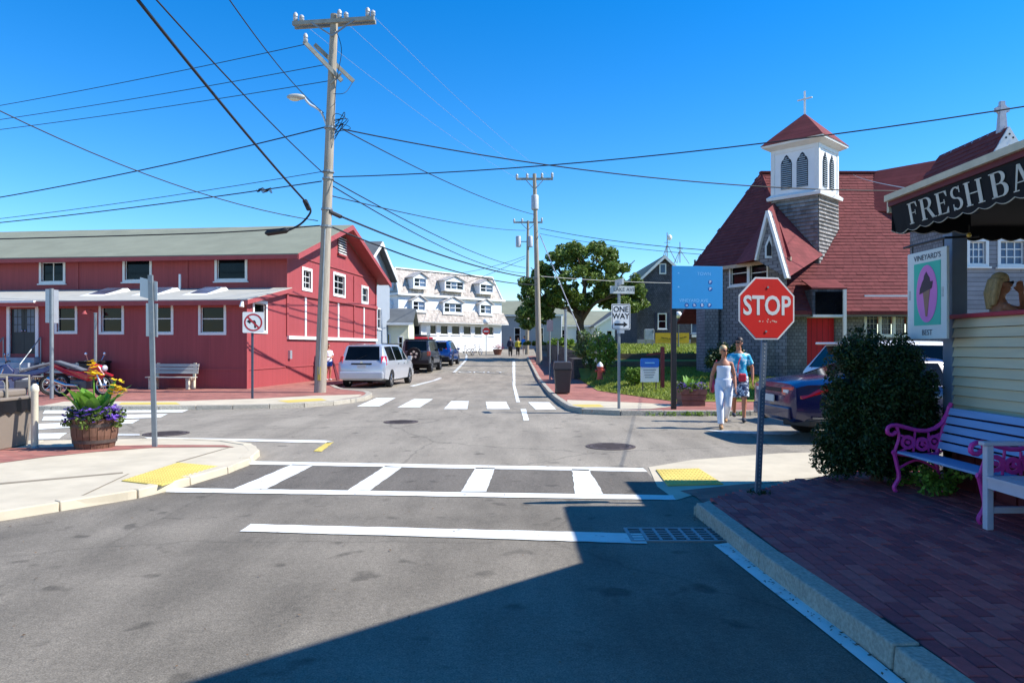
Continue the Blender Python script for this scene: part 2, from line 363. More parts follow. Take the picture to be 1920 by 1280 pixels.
# lane edge line along the near right kerb
b = MB()
eL = [(1338, 1022), (1430, 1095), (1520, 1165), (1620, 1245), (1720, 1326), (1900, 1470)]
eR = [(1370, 1018), (1475, 1102), (1560, 1170), (1665, 1256), (1765, 1338), (1960, 1490)]
for i in range(len(eL)-1):
    b.poly([(*G2(*eL[i]), .008), (*G2(*eR[i]), .008), (*G2(*eR[i+1]), .008), (*G2(*eL[i+1]), .008)])
b.build('road_marking', P_WHITE, road_near)
# the curved bay line and the word on the far lane
b = MB(); arc = [(866, 676), (875, 677), (874, 683), (862, 690), (851, 696)]; arcs = [Vector((*G2(u, v, .25), 0)) for u, v in arc]
for i in range(len(arc)-1):
    p, q = arcs[i], arcs[i+1]; d = (q-p).normalized(); nn = Vector((-d.y, d.x, 0))*.09
    b.poly([(w.x, w.y, zg(w.y)+.03) for w in (p-nn, p+nn, q+nn, q-nn)])
b.build('road_marking', P_WORN, road_junc)
o = lettering('ONLY', .9, P_WORN, road_junc, (-1.75, 40.9, zg(40.9)+.03), (1, 0, 0), (0, 1, .027), extrude=.001, xs=1.15)
o.data.transform(Matrix.Translation((0, 40.9, 0)) @ Matrix.Diagonal((1, 2.6, 1, 1)) @ Matrix.Translation((0, -40.9, 0)))
# manhole covers
def manhole(u, v, r, label):
    x, y, _ = G(u, v); t = thing('manhole_cover', label, 'manhole cover', (x, y, .004), group='manhole covers')
    MB().lathe([(r+.05, 0), (r+.05, .006), (r, .008), (r, 0)], 28).build('rim', IRON, t, 40)
    b = MB(); b.lathe([(r-.01, 0), (r-.01, .006), (0, .006)], 28)
    for i in range(-3, 4):
        w = math.sqrt(max(0, (r-.06)**2-(i*r*.26)**2)); b.box(-w, w, i*r*.26-.012, i*r*.26+.012, .006, .011)
    b.build('cover', IRON, t)
manhole(1145, 837, .36, 'round iron manhole cover on the right, in front of the blue car')
manhole(752, 791, .33, 'round iron manhole cover in the middle of the junction before the zebra bars')
manhole(312, 813, .36, 'round iron manhole cover on the left, behind the tall sign post')
# storm drain grate at the near kerb
t = thing('drain_grate', 'rectangular steel storm drain grate beside the near kerb', 'drain grate', (*G2(1272, 1003), .0))
gx0, gx1, gy0, gy1 = -.42, .4, -.19, .19
MB().poly([(gx0, gy0, .003), (gx1, gy0, .003), (gx1, gy1, .003), (gx0, gy1, .003)]).build('pit', BLACK, t)
b = MB(); b.box(gx0-.03, gx1+.03, gy0-.03, gy0, 0, .014).box(gx0-.03, gx1+.03, gy1, gy1+.03, 0, .014).box(gx0-.03, gx0, gy0, gy1, 0, .014).box(gx1, gx1+.03, gy0, gy1, 0, .014); b.build('frame', GALV, t)
for i in range(1, 7): MB().box(gx0+i*.117-.013, gx0+i*.117+.013, gy0, gy1, .003, .013).build('bar', GALV, t)
for i in range(1, 5): MB().box(gx0, gx1, gy0+i*.076-.01, gy0+i*.076+.01, .003, .0122).build('bar', GALV, t)
MB().box(.52, .56, -.42, .12, .01, .1).build('kerb_inlet', BLACK, t)
# --- kerbs
def kerb(parent, path, w, h, side, stone=1.6, z0=0., m=GRANITE):
    P = [Vector((p[0], p[1], 0)) for p in path]; L = sum((b-a).length for a, b in zip(P, P[1:])); n = max(2, int(L/stone)+1)
    pts = resample(P, n)
    for i in range(n-1):
        a, c = pts[i], pts[i+1]; d = (c-a).normalized(); nn = Vector((-d.y, d.x, 0))*side
        a2, c2 = a+d*.006-nn*.03, c-d*.006-nn*.03; hj = h+random.uniform(-.006, .006); j = random.uniform(-.008, .008)
        za, zc = z0+zg(a.y), z0+zg(c.y); b = MB()
        b.hexa([(a2.x, a2.y, za-.02), (c2.x, c2.y, zc-.02), (c2.x+nn.x*w, c2.y+nn.y*w, zc-.02), (a2.x+nn.x*w, a2.y+nn.y*w, za-.02),
                (a2.x+nn.x*(.012+j), a2.y+nn.y*(.012+j), za+hj), (c2.x+nn.x*(.012+j), c2.y+nn.y*(.012+j), zc+hj), (c2.x+nn.x*w, c2.y+nn.y*w, zc+hj), (a2.x+nn.x*w, a2.y+nn.y*w, za+hj)])
        b.build('kerb_stone', m, parent, bevel=.012)
def offs(path, side, d):
    out = []
    for i, p in enumerate(path):
        a, c = Vector(path[max(0, i-1)]), Vector(path[min(len(path)-1, i+1)]); t = (c-a).normalized(); out.append((p[0]-t.y*side*d, p[1]+t.x*side*d))
    return out
def paved(name, m, pts, top, thick=.16):
    b = MB(); b.slab([(p[0], p[1], top-thick) for p in pts], (0, 0, thick)); return struct(b.build(name, m))
# near right pavement (bricks laid one by one)
edge = [(2.12, -3), (2.06, 1.5), (1.985, 3.4), (1.88, 4.8), (1.83, 6.0), (1.82, 6.95)]
inner = [(x+.12, y) for x, y in edge]
far_edge = [(1.98, 7.05), (2.3, 7.42), (2.66, 7.66), (3.2, 8.05), (3.7, 8.45), (4.9, 9.3), (12, 9.3), (12, -3)]
pv_nr = paved('pavement_right', MORTAR, inner+far_edge, .118)
kerb(pv_nr, edge, .16, .13, -1, 1.55)
kerb(pv_nr, [(1.80, 6.97), (1.86, 7.12), (2.02, 7.22)], .16, .09, -1, .24)
def inside(x, y, poly):
    c = False; n = len(poly)
    for i in range(n):
        (x1, y1), (x2, y2) = poly[i], poly[(i+1) % n]
        if (y1 > y) != (y2 > y) and x < (x2-x1)*(y-y1)/(y2-y1)+x1: c = not c
    return c
polyb = inner+far_edge
bl, bw, bh = .205, .1, .05
bricks = []
for i in range(0, 34):
    for j in range(0, 62):
        x = 1.9+i*(bw+.006)+.05; y = 2.55+j*(bl+.006)+(i % 2)*.105
        if y > 9.1 or x > 5.2 or not inside(x, y, polyb) : continue
        u = CX+F*x/y; v = HY+F*(H-.13)/y
        bricks.append((y if (u < 1960 and v < 1330) else 99+y, x, y))
bricks.sort(); near = [(x, y) for k, x, y in bricks if k < 90][:300]; rest = [(x, y) for k, x, y in bricks if (x, y) not in set(near)]
def brick_mesh(m, k):
    b = MB(); r = .006; hx, hy = bw/2, bl/2
    b.hexa([(-hx, -hy, -bh), (hx, -hy, -bh), (hx, hy, -bh), (-hx, hy, -bh), (-hx, -hy, -r), (hx, -hy, -r), (hx, hy, -r), (-hx, hy, -r)])
    b.hexa([(-hx, -hy, -r), (hx, -hy, -r), (hx, hy, -r), (-hx, hy, -r), (-hx+r, -hy+r, 0), (hx-r, -hy+r, 0), (hx-r, hy-r, 0), (-hx+r, hy-r, 0)])
    o = b.build('brick', m); me = o.data; bpy.data.objects.remove(o); return me
bms = [brick_mesh(m, k) for k, m in enumerate((BRICK, BRICK2, BRICK3, BRICK))]
for x, y in near:
    o = link('brick', random.choice(bms), pv_nr); o.location = (x, y, .128+random.uniform(-.003, .003)); o.rotation_euler = (random.uniform(-.012, .012), random.uniform(-.012, .012), random.uniform(-.015, .015))
b = MB()
for x, y in rest:
    z = .128+random.uniform(-.003, .003); b.k = random.randrange(3); b.box(x-bw/2, x+bw/2, y-bl/2, y+bl/2, z-.04, z)
stuff(b.build('brick_paving', [BRICK, BRICK2, BRICK3], pv_nr))
# concrete ramp and tactile pad at the near right corner
pxflat('pavement_ramp', CONC, [(1216, 876), (1232, 912), (1268, 938), (1300, 928), (1362, 914), (1545, 893), (1640, 862), (1610, 846), (1460, 850), (1300, 862)], .006)
def tactile(uv, z, parent, nx, ny):
    q = [Vector((*G2(u, v, z), z+.012)) for u, v in uv]; b = MB(); b.slab([p-Vector((0, 0, .012)) for p in q], (0, 0, .012))
    for i in range(nx):
        for j in range(ny):
            s, t = (i+.5)/nx, (j+.5)/ny; p = (q[0]*(1-s)+q[1]*s)*(1-t)+(q[3]*(1-s)+q[2]*s)*t
            b.lathe([(.018, 0), (.012, .006)], 6, tuple(p))
    return b.build('tactile_paving', P_TAC, parent)
tactile([(1252, 911), (1356, 908), (1310, 879), (1230, 881)], .008, bpy.data.objects['pavement_ramp'], 13, 9)
flat('brick_strip', BRICK_PAVE, [G2(1275, 921), G2(1305, 932), (2.0, 7.08), G2(1430, 905), G2(1365, 911)], .010)
# near left corner
eL = [(-60, 985), (0, 972), (80, 962), (160, 950), (240, 937), (310, 921), (380, 902), (440, 883), (474, 866), (484, 855), (480, 846), (462, 839), (430, 835), (380, 832), (300, 831), (150, 834), (0, 838), (-120, 842)]
pl = [G2(u, v, .0) for u, v in eL]
pv_nl = paved('pavement_left', CONC, [(-14, pl[0][1]-.2)]+[(p[0], p[1]) for p in pl]+[(-14, pl[-1][1])], .085, .12)
kp = resample([(*p, 0) for p in pl], 120)
kerb(pv_nl, [(p.x-.012*0, p.y) for p in kp], .16, .092, 1, .75, m=CONC)
# score lines in the concrete
for a, c in (((0, 905), (440, 872)), ((120, 952), (330, 832))): pass
flat('brick_strip', BRICK_PAVE, [G2(u, v, .085) for u, v in [(-160, 898), (0, 868), (90, 856), (180, 847), (290, 839), (400, 838), (440, 838.5), (420, 834.5), (300, 834), (150, 837), (0, 841), (-160, 845)]], .0905)
tactile([(228, 902), (303, 911), (408, 875), (334, 868)], .085, pv_nl, 14, 12)
JOINT = mat('concrete_joint', (140, 128, 108), .95)
for q in ([(0, 905), (230, 885), (231, 887), (0, 908)], [(150, 930), (240, 888), (243, 888), (154, 930)], [(330, 866), (430, 838), (432, 838.5), (333, 867)]):
    flat('pavement_joint', JOINT, [G2(u, v, .085) for u, v in q], .089, pv_nl)
# far left pavement in front of the red building
fl = [(-34, 18.4), (-14, 18.4), (-9.2, 18.5), (-6.9, 18.85), (-5.8, 19.25), (-4.95, 20.2), (-4.5, 22.0), (-4.6, 23.4), (-5.0, 24.7), (-6.3, 26.2), (-7.15, 28.5)]
fl2 = [(-5.4, 45), (-4.2, 58), (-9, 60)]
pv_fl = paved('pavement_far_left', BRICK_PAVE, offs(fl, 1, .17)+fl2+[(-12, 46), (-34, 36)], .11)
kerb(pv_fl, resample([(*p, 0) for p in fl], 60) and [(p.x, p.y) for p in resample([(*p, 0) for p in fl], 90)], .2, .122, 1, .9)
flat('pavement_ramp', CONC, [(-12.3, 18.62), (-9.2, 18.7), (-6.95, 19.05), (-5.9, 19.45), (-5.15, 20.3), (-4.75, 22.0), (-4.85, 23.0), (-6.2, 22.4), (-7.4, 21.2), (-9.3, 20.2), (-12.6, 20.0)], .1145)
flat('tactile_paving', P_TAC, [(-6.15, 19.55), (-5.3, 20.35), (-5.7, 21.2), (-6.7, 20.3)], .1185, pv_fl)
flat('tactile_paving', P_TAC, [G2(222, 758.5, .115), G2(338, 758, .115), G2(330, 754, .115), G2(228, 754.5, .115)], .1185, pv_fl)
# far right corner pavement
fr = [(1.27, 60), (1.27, 40), (1.27, 24), (1.35, 21.4), (1.42, 19.5), (1.52, 18.0), (1.85, 17.25), (2.6, 17.05), (6, 17.05), (7.2, 17.3), (9.2, 18.5), (11, 19.3), (34, 19.4)]
pv_fr = paved('pavement_far_right', BRICK_PAVE, [p for p in offs(fr, 1, .15) if p[1] <= 35 and p[0] < 33]+[(34, 19.48), (34, 24), (3.2, 35), (1.27, 35)], .11)
kerb(pv_fr, [(p.x, p.y) for p in resample([(*p, 0) for p in fr[:5]], 40)], .16, .122, 1, 1.6)
kerb(pv_fr, [(p.x, p.y) for p in resample([(*p, 0) for p in fr[4:]], 90)], .16, .125, 1, 1.0)
flat('pavement_ramp', CONC, [(1.52, 19.6), (1.66, 18.1), (1.95, 17.45), (2.3, 17.28), (3.4, 17.6), (4.6, 18.8), (3.4, 19.6), (2.2, 20.3), (1.6, 20.6)], .1145)
flat('tactile_paving', P_TAC, [(1.55, 18.9), (1.7, 18.05), (2.35, 18.15), (2.35, 19.0)], .1185, pv_fr)
b = MB()
ys = [35, 45, 55, 62]
for a, c in zip(ys, ys[1:]): b.poly([(1.4, a, zg(a)+.11), (3.3, a, zg(a)+.11), (3.3, c, zg(c)+.11), (1.4, c, zg(c)+.11)])
struct(b.build('pavement_street', BRICK_PAVE))
# lawn with two timber terraces
LP = [(19.9, .13), (23, .17), (27, .42), (34, .66), (34.1, .95), (38, .98), (38.1, 1.28), (50, 1.6), (60, 1.9), (120, 2.4)]
def zl(y):
    for (a, za), (c, zc) in zip(LP, LP[1:]):
        if a <= y <= c: return za+(zc-za)*(y-a)/(c-a)
    return LP[0][1]
def lx(y): return 4.6-1.6*min(1, max(0, (y-19.9)/5)) if y < 25 else 3.0+min(.4, (y-25)*.02)
b = MB()
def zlx(x, y):
    e = lx(y); zb = .125+max(0, zg(y)); t = min(1, max(0, (x-e)/1.3)); return zb+(zl(y)-zb)*t*t*(3-2*t) if y < 34 else zl(y)
for (a, za), (c, zc) in zip(LP, LP[1:]):
    n = 4
    for k in range(n):
        y0, y1 = a+(c-a)*k/n, a+(c-a)*(k+1)/n
        for p, q in ((0, .35), (.35, .7), (.7, 1.0), (1.0, 1.4), (1.4, 50)):
            b.poly([(lx(y0)+p, y0, zlx(lx(y0)+p, y0)), (lx(y0)+q, y0, zlx(lx(y0)+q, y0)), (lx(y1)+q, y1, zlx(lx(y1)+q, y1)), (lx(y1)+p, y1, zlx(lx(y1)+p, y1))])
lawn = struct(b.build('lawn', LAWN))
rng = np.random.default_rng(4)
def grass(name, n, xr, yr, h, zf, w=.02, parent=None):
    x = rng.uniform(*xr, n); y = rng.uniform(*yr, n); v = np.zeros((n, 3, 3)); a = rng.uniform(0, 6.28, n); hh = h*rng.uniform(.5, 1.2, n)
    z = np.array([zf(p_, t) for p_, t in zip(x, y)]); dx, dy = np.cos(a)*w, np.sin(a)*w
    v[:, 0] = np.stack([x-dx, y-dy, z], 1); v[:, 1] = np.stack([x+dx, y+dy, z], 1); v[:, 2] = np.stack([x+rng.normal(0, h*.4, n), y+rng.normal(0, h*.4, n), z+hh], 1)
    return fast_mesh(name, v.reshape(-1, 3), 3, GRASS, parent)
def fast_mesh(name, verts, k, m, parent=None, mi=None):
    n = len(verts)//k; me = bpy.data.meshes.new(name); me.vertices.add(n*k); me.vertices.foreach_set('co', np.asarray(verts, dtype=np.float32).ravel())
    me.loops.add(n*k); me.loops.foreach_set('vertex_index', np.arange(n*k, dtype=np.int32)); me.polygons.add(n)
    me.polygons.foreach_set('loop_start', np.arange(0, n*k, k, dtype=np.int32)); me.update(calc_edges=True); me.validate()
    ms = m if isinstance(m, (list, tuple)) else [m]
    for x in ms: me.materials.append(x)
    if mi is not None: me.polygons.foreach_set('material_index', np.asarray(mi, dtype=np.int32))
    return link(name, me, parent)
g = grass('grass', 26000, (3.1, 12), (20.3, 34), .09, lambda x, y: zlx(x, y) if x > lx(y) else -1, .03); stuff(tag(g, 'short mown grass of the lawn by the church', 'grass'))
g = grass('grass_bank', 9000, (3.4, 16), (38.2, 58), .14, lambda x, y: zl(y), .06); stuff(tag(g, 'grass on the raised terrace before the dark shingled house', 'grass'))
def timber_wall(y, x0, x1, z0, z1, label):
    t = thing('timber_wall', label, 'retaining wall', (x0, y, z0), group='timber retaining walls of the lawn', world=True)
    n = 2; h = (z1-z0)/n
    for k in range(n):
        x = x0
        while x < x1-.1:
            L = min(2.4, x1-x); MB().box(x, x+L-.015, y-.08, y+.06+.01*k, z0+k*h, z0+(k+1)*h-.012).build('board', TIMBER, t); x += L
timber_wall(34.0, 3.05, 12.2, .6, .97, 'lower timber retaining wall across the lawn')
timber_wall(38.0, 3.3, 13.0, .93, 1.3, 'upper timber retaining wall across the lawn')
# side wall between lawn and street pavement
t = thing('stone_wall', 'dark low retaining wall along the far street beside the utility pole', 'retaining wall', (3.1, 34, .1), world=True)
DSTONE = mat('dark_wall_stone', (84, 78, 74), .95, var=.3, scale=6)
for k in range(16):
    y = 33.9+k*1.6; zt = zl(y+1)+.12
    for z0, z1 in ((zg(y)-.1, zt-.35), (zt-.34, zt)):
        MB().box(2.95+random.uniform(-.02, .02), 3.42, y, y+1.58, z0, z1).build('stone', DSTONE, t)
# ------------------------------------------------------------------ building kit
class Wall:
    """vertical wall plane: origin, direction of increasing s; outward normal on its right-hand side when looking along s... given explicitly"""
    def __init__(s, o, d, n):
        s.o = Vector((o[0], o[1], 0)); s.d = Vector((d[0], d[1], 0)).normalized(); s.n = Vector((n[0], n[1], 0)).normalized()
    def at(s, a, z, dep=0.): p = s.o+s.d*a+s.n*dep; return Vector((p.x, p.y, z))
    def px(s, u, v):
        k = (u-CX)/F; a = (k*s.o.y-s.o.x)/(s.d.x-k*s.d.y); y = s.o.y+a*s.d.y; return a, H+(HY-v)/F*y
    def rect(s, u0, u1, v0, v1):
        a0, za = s.px(u0, v0); a1, zb = s.px(u1, v0); _, zc = s.px(u0, v1); _, zd = s.px(u1, v1)
        return min(a0, a1), max(a0, a1), (zc+zd)/2, (za+zb)/2
    def bar(s, b, a0, a1, z0, z1, d0, d1):
        b.hexa([s.at(a0, z0, d0), s.at(a1, z0, d0), s.at(a1, z0, d1), s.at(a0, z0, d1), s.at(a0, z1, d0), s.at(a1, z1, d0), s.at(a1, z1, d1), s.at(a0, z1, d1)])
    def holed(s, b, a0, a1, z0, z1, holes, rev=.1):
        A = sorted({a0, a1, *[h[i] for h in holes for i in (0, 1) if a0 < h[i] < a1]}); Z = sorted({z0, z1, *[h[i] for h in holes for i in (2, 3) if z0 < h[i] < z1]})
        for i in range(len(A)-1):
            for j in range(len(Z)-1):
                ca, cz = (A[i]+A[i+1])/2, (Z[j]+Z[j+1])/2
                if any(h[0] < ca < h[1] and h[2] < cz < h[3] for h in holes): continue
                b.poly([s.at(A[i], Z[j]), s.at(A[i+1], Z[j]), s.at(A[i+1], Z[j+1]), s.at(A[i], Z[j+1])])
        for h in holes:
            c = [(h[0], h[2]), (h[1], h[2]), (h[1], h[3]), (h[0], h[3])]
            for (p, q), (r, t) in zip(c, c[1:]+c[:1]): b.poly([s.at(p, q), s.at(r, t), s.at(r, t, -rev), s.at(p, q, -rev)])
def window(w, r, parent, fw=.09, cols=1, rows=1, m=WHITE, glass=GLASS, sill=True, rev=.1, mw=.035, head=0., name='window', proud=.035):
    """r = outer rectangle of the casing; the opening is r shrunk by fw"""
    a0, a1, z0, z1 = r; i0, i1, j0, j1 = a0+fw, a1-fw, z0+fw, z1-fw
    b = MB(); b.poly([w.at(i0, j0, -rev+.02), w.at(i1, j0, -rev+.02), w.at(i1, j1, -rev+.02), w.at(i0, j1, -rev+.02)]); o = b.build(name, glass, parent)
    f = MB()
    for q in ((a0, i0, z0, z1), (i1, a1, z0, z1), (i0, i1, j1, z1), (i0, i1, z0, j0)): w.bar(f, *q, .001, proud)
    e = .03
    for q in ((i0, i0+e, j0, j1), (i1-e, i1, j0, j1), (i0+e, i1-e, j1-e, j1), (i0+e, i1-e, j0, j0+e)): w.bar(f, *q, -rev+.021, -rev+.055)
    f.build('frame', m, o, bevel=0)
    k = MB()
    for c in range(1, cols): x = i0+(i1-i0)*c/cols; w.bar(k, x-mw/2, x+mw/2, j0+e, j1-e, -rev+.021, -rev+.045)
    for c in range(1, rows): z = j0+(j1-j0)*c/rows; w.bar(k, i0+e, i1-e, z-mw/2, z+mw/2, -rev+.021, -rev+.046)
    if k.v: k.build('muntin', m, o)
    if sill: f = MB(); w.bar(f, a0-.05, a1+.05, z0-.05, z0, .001, proud+.05); f.build('sill', m, o)
    return o
def hole(r, fw=.09): return (r[0]+fw, r[1]-fw, r[2]+fw, r[3]-fw)
# ------------------------------------------------------------------ red building
gd = Vector((.1144, .9934)); gl = Vector((-.9934, .1144))         # along the gable wall, along the long wall (to the left)
K = 1.153; C0 = Vector((-9.762, 26.13)); PD = 2.97*K; C1 = C0+gd*PD; LEN = 30.
rb = thing('red_building', 'long dark red painted building with grey roof and white windows at the left corner', 'building', (C0.x, C0.y, .1), world=True)
wl = Wall(C0, gl, -gd); wm = Wall(C1, gl, -gd); wg = Wall(C1, gd, -gl); wpg = Wall(C0, gd, -gl)
ZP, ZPT, ZE, ZR, GW = 3.38, 4.04, 5.54, 7.65, 10.6*K
low = [wl.rect(*q) for q in ((103, 145.5, 569, 626), (186, 233, 568, 627), (279, 325.5, 567, 627.5), (372.5, 424.5, 567, 628), (-70, -20, 569, 626))]
up = [wm.rect(*q) for q in ((74, 123, 487.5, 532), (230.5, 285, 482, 529), (403, 464, 479, 527.5), (-90, -36, 490, 535))]
door_r = wl.rect(14, 73, 570, 669)
b = MB(); wl.holed(b, 0, LEN, .0, ZP, [hole(r) for r in low]+[hole(door_r, .12)]); b.build('porch_wall', RED, rb, recalc=False)
b = MB(); wm.holed(b, 0, LEN, ZP-.2, ZE, [hole(r) for r in up]); b.build('upper_wall', RED, rb, recalc=False)
gw = [wg.rect(*q) for q in ((565.5, 584.5, 502, 546), (624, 647, 512, 557), (677, 690, 536, 570))]
pw = wpg.rect(473, 500.5, 563, 625)
b = MB(); wpg.holed(b, 0, PD, 0, ZP, [hole(pw, .08)]); b.poly([wpg.at(0, ZP), wpg.at(PD, ZP), wpg.at(PD, ZPT-.05)]); b.build('porch_end_wall', RED, rb, recalc=False)
b = MB(); wg.holed(b, 0, GW, 0, ZE, [hole(r, .08) for r in gw]); b.poly([wg.at(0, ZE), wg.at(GW, ZE), wg.at(GW/2, ZR-.1)]); b.build('gable_wall', RED, rb, recalc=False)
for r in low: window(wl, r, rb, .09, 1, 2, sill=False)
for k, r in enumerate(up): window(wm, r, rb, .1, 2 if k in (0, 3) else 1, 1)
for k, r in enumerate(gw): window(wg, r, rb, .13, 2 if k < 2 else 1, 3 if k < 2 else 2, sill=False, rev=.1, mw=.03)
window(wpg, pw, rb, .12, 1, 2, sill=False)
# double door, its panes and the steps
a0, a1, z0, z1 = door_r; i0, i1 = a0+.12, a1-.12
DK = mat('dark_green_door', (34, 44, 46), .5)
f = MB(); [wl.bar(f, *q, -.02, .05) for q in ((a0, i0, z0, z1), (i1, a1, z0, z1), (i0, i1, z1-.12, z1))]; wl.bar(f, a0-.2, a1+.2, z1+.02, z1+.1, .0, .5); f.build('door_frame', WHITE, rb)
mid = (i0+i1)/2
for q0, q1 in ((i0, mid-.005), (mid+.005, i1)):
    f = MB(); wl.bar(f, q0, q1, z0, z1-.12, -.09, -.05); d = f.build('door', DK, rb)
    for c in range(3):
        for r_ in range(2):
            p = MB(); x0 = q0+.1+r_*(q1-q0-.2)/2; zz = z0+.95+c*.3; wl.bar(p, x0+.01, x0+(q1-q0-.2)/2-.02, zz, zz+.27, -.051, -.045); p.build('pane', GLASSB, d)
    MB().ball(wl.at(q0+.06 if q0 > mid-.1 else q1-.06, z0+1.0, -.02), .035).build('handle', CHROME, d)
for k in range(3):
    f = MB(); wl.bar(f, a0-.1, a1+.1, .11+k*.19, z0-.02-(2-k)*.0-.19*(2-k) if k < 2 else z0-.02, .0, .95-k*.3); f.build('step', mat('grey_step', (150, 156, 166), .8), rb)
for s_ in (a0-.12, a1+.12):
    f = MB(); p0, p1 = wl.at(s_, z0+.75, .06), wl.at(s_, 1.0, 1.05); f.tube([p0, p1, wl.at(s_, .12, 1.05)], .022, 6).tube([wl.at(s_, z0+.75, .06), wl.at(s_, .2, .06)], .022, 6); f.build('handrail', GALV, rb)
# trims of the gable side
f = MB(); wg.bar(f, -.02, GW+.05, 3.85, 4.01, .001, .09); f.build('belt_board', REDTRIM, rb)
f = MB(); wg.bar(f, .05, GW+.02, 1.97, 2.11, .001, .1); f.build('lower_trim', WHITE, rb)
f = MB(); wg.bar(f, .6, GW-.3, 5.51, 5.6, .001, .05); f.build('eave_board', REDTRIM, rb)
for u in (572.5, 634, 682):
    s_, _ = wg.px(u, 600); f = MB(); wg.bar(f, s_-.09, s_+.09, 2.11, 3.85, .001, .03); f.build('white_batten', WHITE, rb)
for s_, zt in ((.06, ZE), (8.36, 5.4), (GW-.06, ZE)):
    f = MB(); wg.bar(f, s_-.09, s_+.09, 2.12, zt, .002, .045); f.build('corner_board', REDTRIM, rb)
f = MB(); wpg.bar(f, -.03, .1, 0, ZP, .001, .04); f.build('corner_board', REDTRIM, rb)
f = MB(); wpg.bar(f, 0, 3.3, .79, .86, .001, .03); wg.bar(f, 0, GW, .79, .86, .001, .03); f.build('base_rail', REDTRIM, rb)
f = MB(); wl.bar(f, 0, LEN, .79, .85, .001, .02); f.build('base_rail', REDTRIM, rb)
for s_ in np.arange(4.4, LEN, 5.0):
    f = MB(); wm.bar(f, s_-.07, s_+.07, ZPT, ZE-.25, .001, .03); f.build('post_board', REDTRIM, rb)
f = MB(); wl.bar(f, 0, LEN, ZP-.28, ZP-.02, .001, .03); f.build('frieze', REDTRIM, rb)
f = MB(); wm.bar(f, 0, LEN, ZE-.25, ZE-.02, .001, .06); f.build('frieze', REDTRIM, rb)
# gable vent with slats
va0, va1, vz0, vz1 = wg.rect(633, 647, 444, 477)
f = MB(); wg.bar(f, va0, va1, vz0, vz1, .0, .03); v_ = f.build('gable_vent', BLACK, rb)
for k in range(7):
    z = vz0+(vz1-vz0)*(k+.25)/7; f = MB(); f.hexa([wg.at(va0, z, .03), wg.at(va1, z, .03), wg.at(va1, z+.05, .03), wg.at(va0, z+.05, .03), wg.at(va0, z-.03, .1), wg.at(va1, z-.03, .1), wg.at(va1, z, .1), wg.at(va0, z, .1)]); f.build('slat', WHITE, v_)
f = MB(); wg.bar(f, va0-.08, va1+.08, vz0-.1, vz0-.02, .0, .12); f.build('sill', REDTRIM, v_)
# roofs
def roof_pt(side, s_, a): pass
OV = .72
slope = (ZR-ZE)/(GW/2)
def mp(t, s_, z): p = C1+gd*t-gl*(-s_) if False else C1+gd*t+gl*s_; return Vector((p.x, p.y, z))
e0 = -.52
f = MB(); f.slab([mp(e0, -OV, ZE+slope*e0), mp(GW/2, -OV, ZR), mp(GW/2, LEN, ZR), mp(e0, LEN, ZE+slope*e0)], (0, 0, .09)); f.build('roof', ROOF_GREY, rb)
f = MB(); f.slab([mp(GW/2, -OV, ZR), mp(GW-e0+.1, -OV, ZE+slope*(e0-.1)), mp(GW-e0+.1, LEN, ZE+slope*(e0-.1)), mp(GW/2, LEN, ZR)], (0, 0, .09)); f.build('roof', ROOF_GREY, rb)
for t0, z0_, t1, z1_ in ((e0, ZE+slope*e0, GW/2, ZR), (GW/2, ZR, GW-e0+.1, ZE+slope*(e0-.1))):
    f = MB(); f.slab([mp(t0, -OV-.04, z0_-.16), mp(t1, -OV-.04, z1_-.16), mp(t1, -OV-.04, z1_+.07), mp(t0, -OV-.04, z0_+.07)], Vector((gl.x, gl.y, 0))*.05); f.build('bargeboard', REDTRIM, rb)
    f = MB(); f.slab([mp(t0, -OV+.02, z0_-.02), mp(t1, -OV+.02, z1_-.02), mp(t1, 0, z1_-.02), mp(t0, 0, z0_-.02)], (0, 0, .015)); f.build('soffit', REDTRIM, rb)
f = MB(); f.slab([mp(e0-.02, -OV, ZE+slope*e0-.12), mp(e0-.02, LEN, ZE+slope*e0-.12), mp(e0-.02, LEN, ZE+slope*e0+.04), mp(e0-.02, -OV, ZE+slope*e0+.04)], (gd.x*.03, gd.y*.03, 0)); f.build('fascia', REDTRIM, rb)
ps = (ZPT-ZP)/PD
f = MB(); f.slab([mp(-PD-.4, -.25, ZP-ps*.4), mp(-.0, -.25, ZPT), mp(0, LEN, ZPT), mp(-PD-.4, LEN, ZP-ps*.4)], (0, 0, .07)); f.build('porch_roof', ROOF_LIGHT, rb)
f = MB(); f.slab([mp(-PD-.42, -.25, ZP-ps*.4-.14), mp(-PD-.42, LEN, ZP-ps*.4-.14), mp(-PD-.42, LEN, ZP-ps*.4+.03), mp(-PD-.42, -.25, ZP-ps*.4+.03)], (gd.x*.02, gd.y*.02, 0)); f.build('porch_fascia', REDTRIM, rb)
f = MB(); f.slab([mp(-PD-.42, -.27, ZP-ps*.4-.12), mp(0, -.27, ZPT-.12), mp(0, -.27, ZPT+.04), mp(-PD-.42, -.27, ZP-ps*.4+.04)], Vector((gl.x, gl.y, 0))*.03); f.build('porch_bargeboard', REDTRIM, rb)
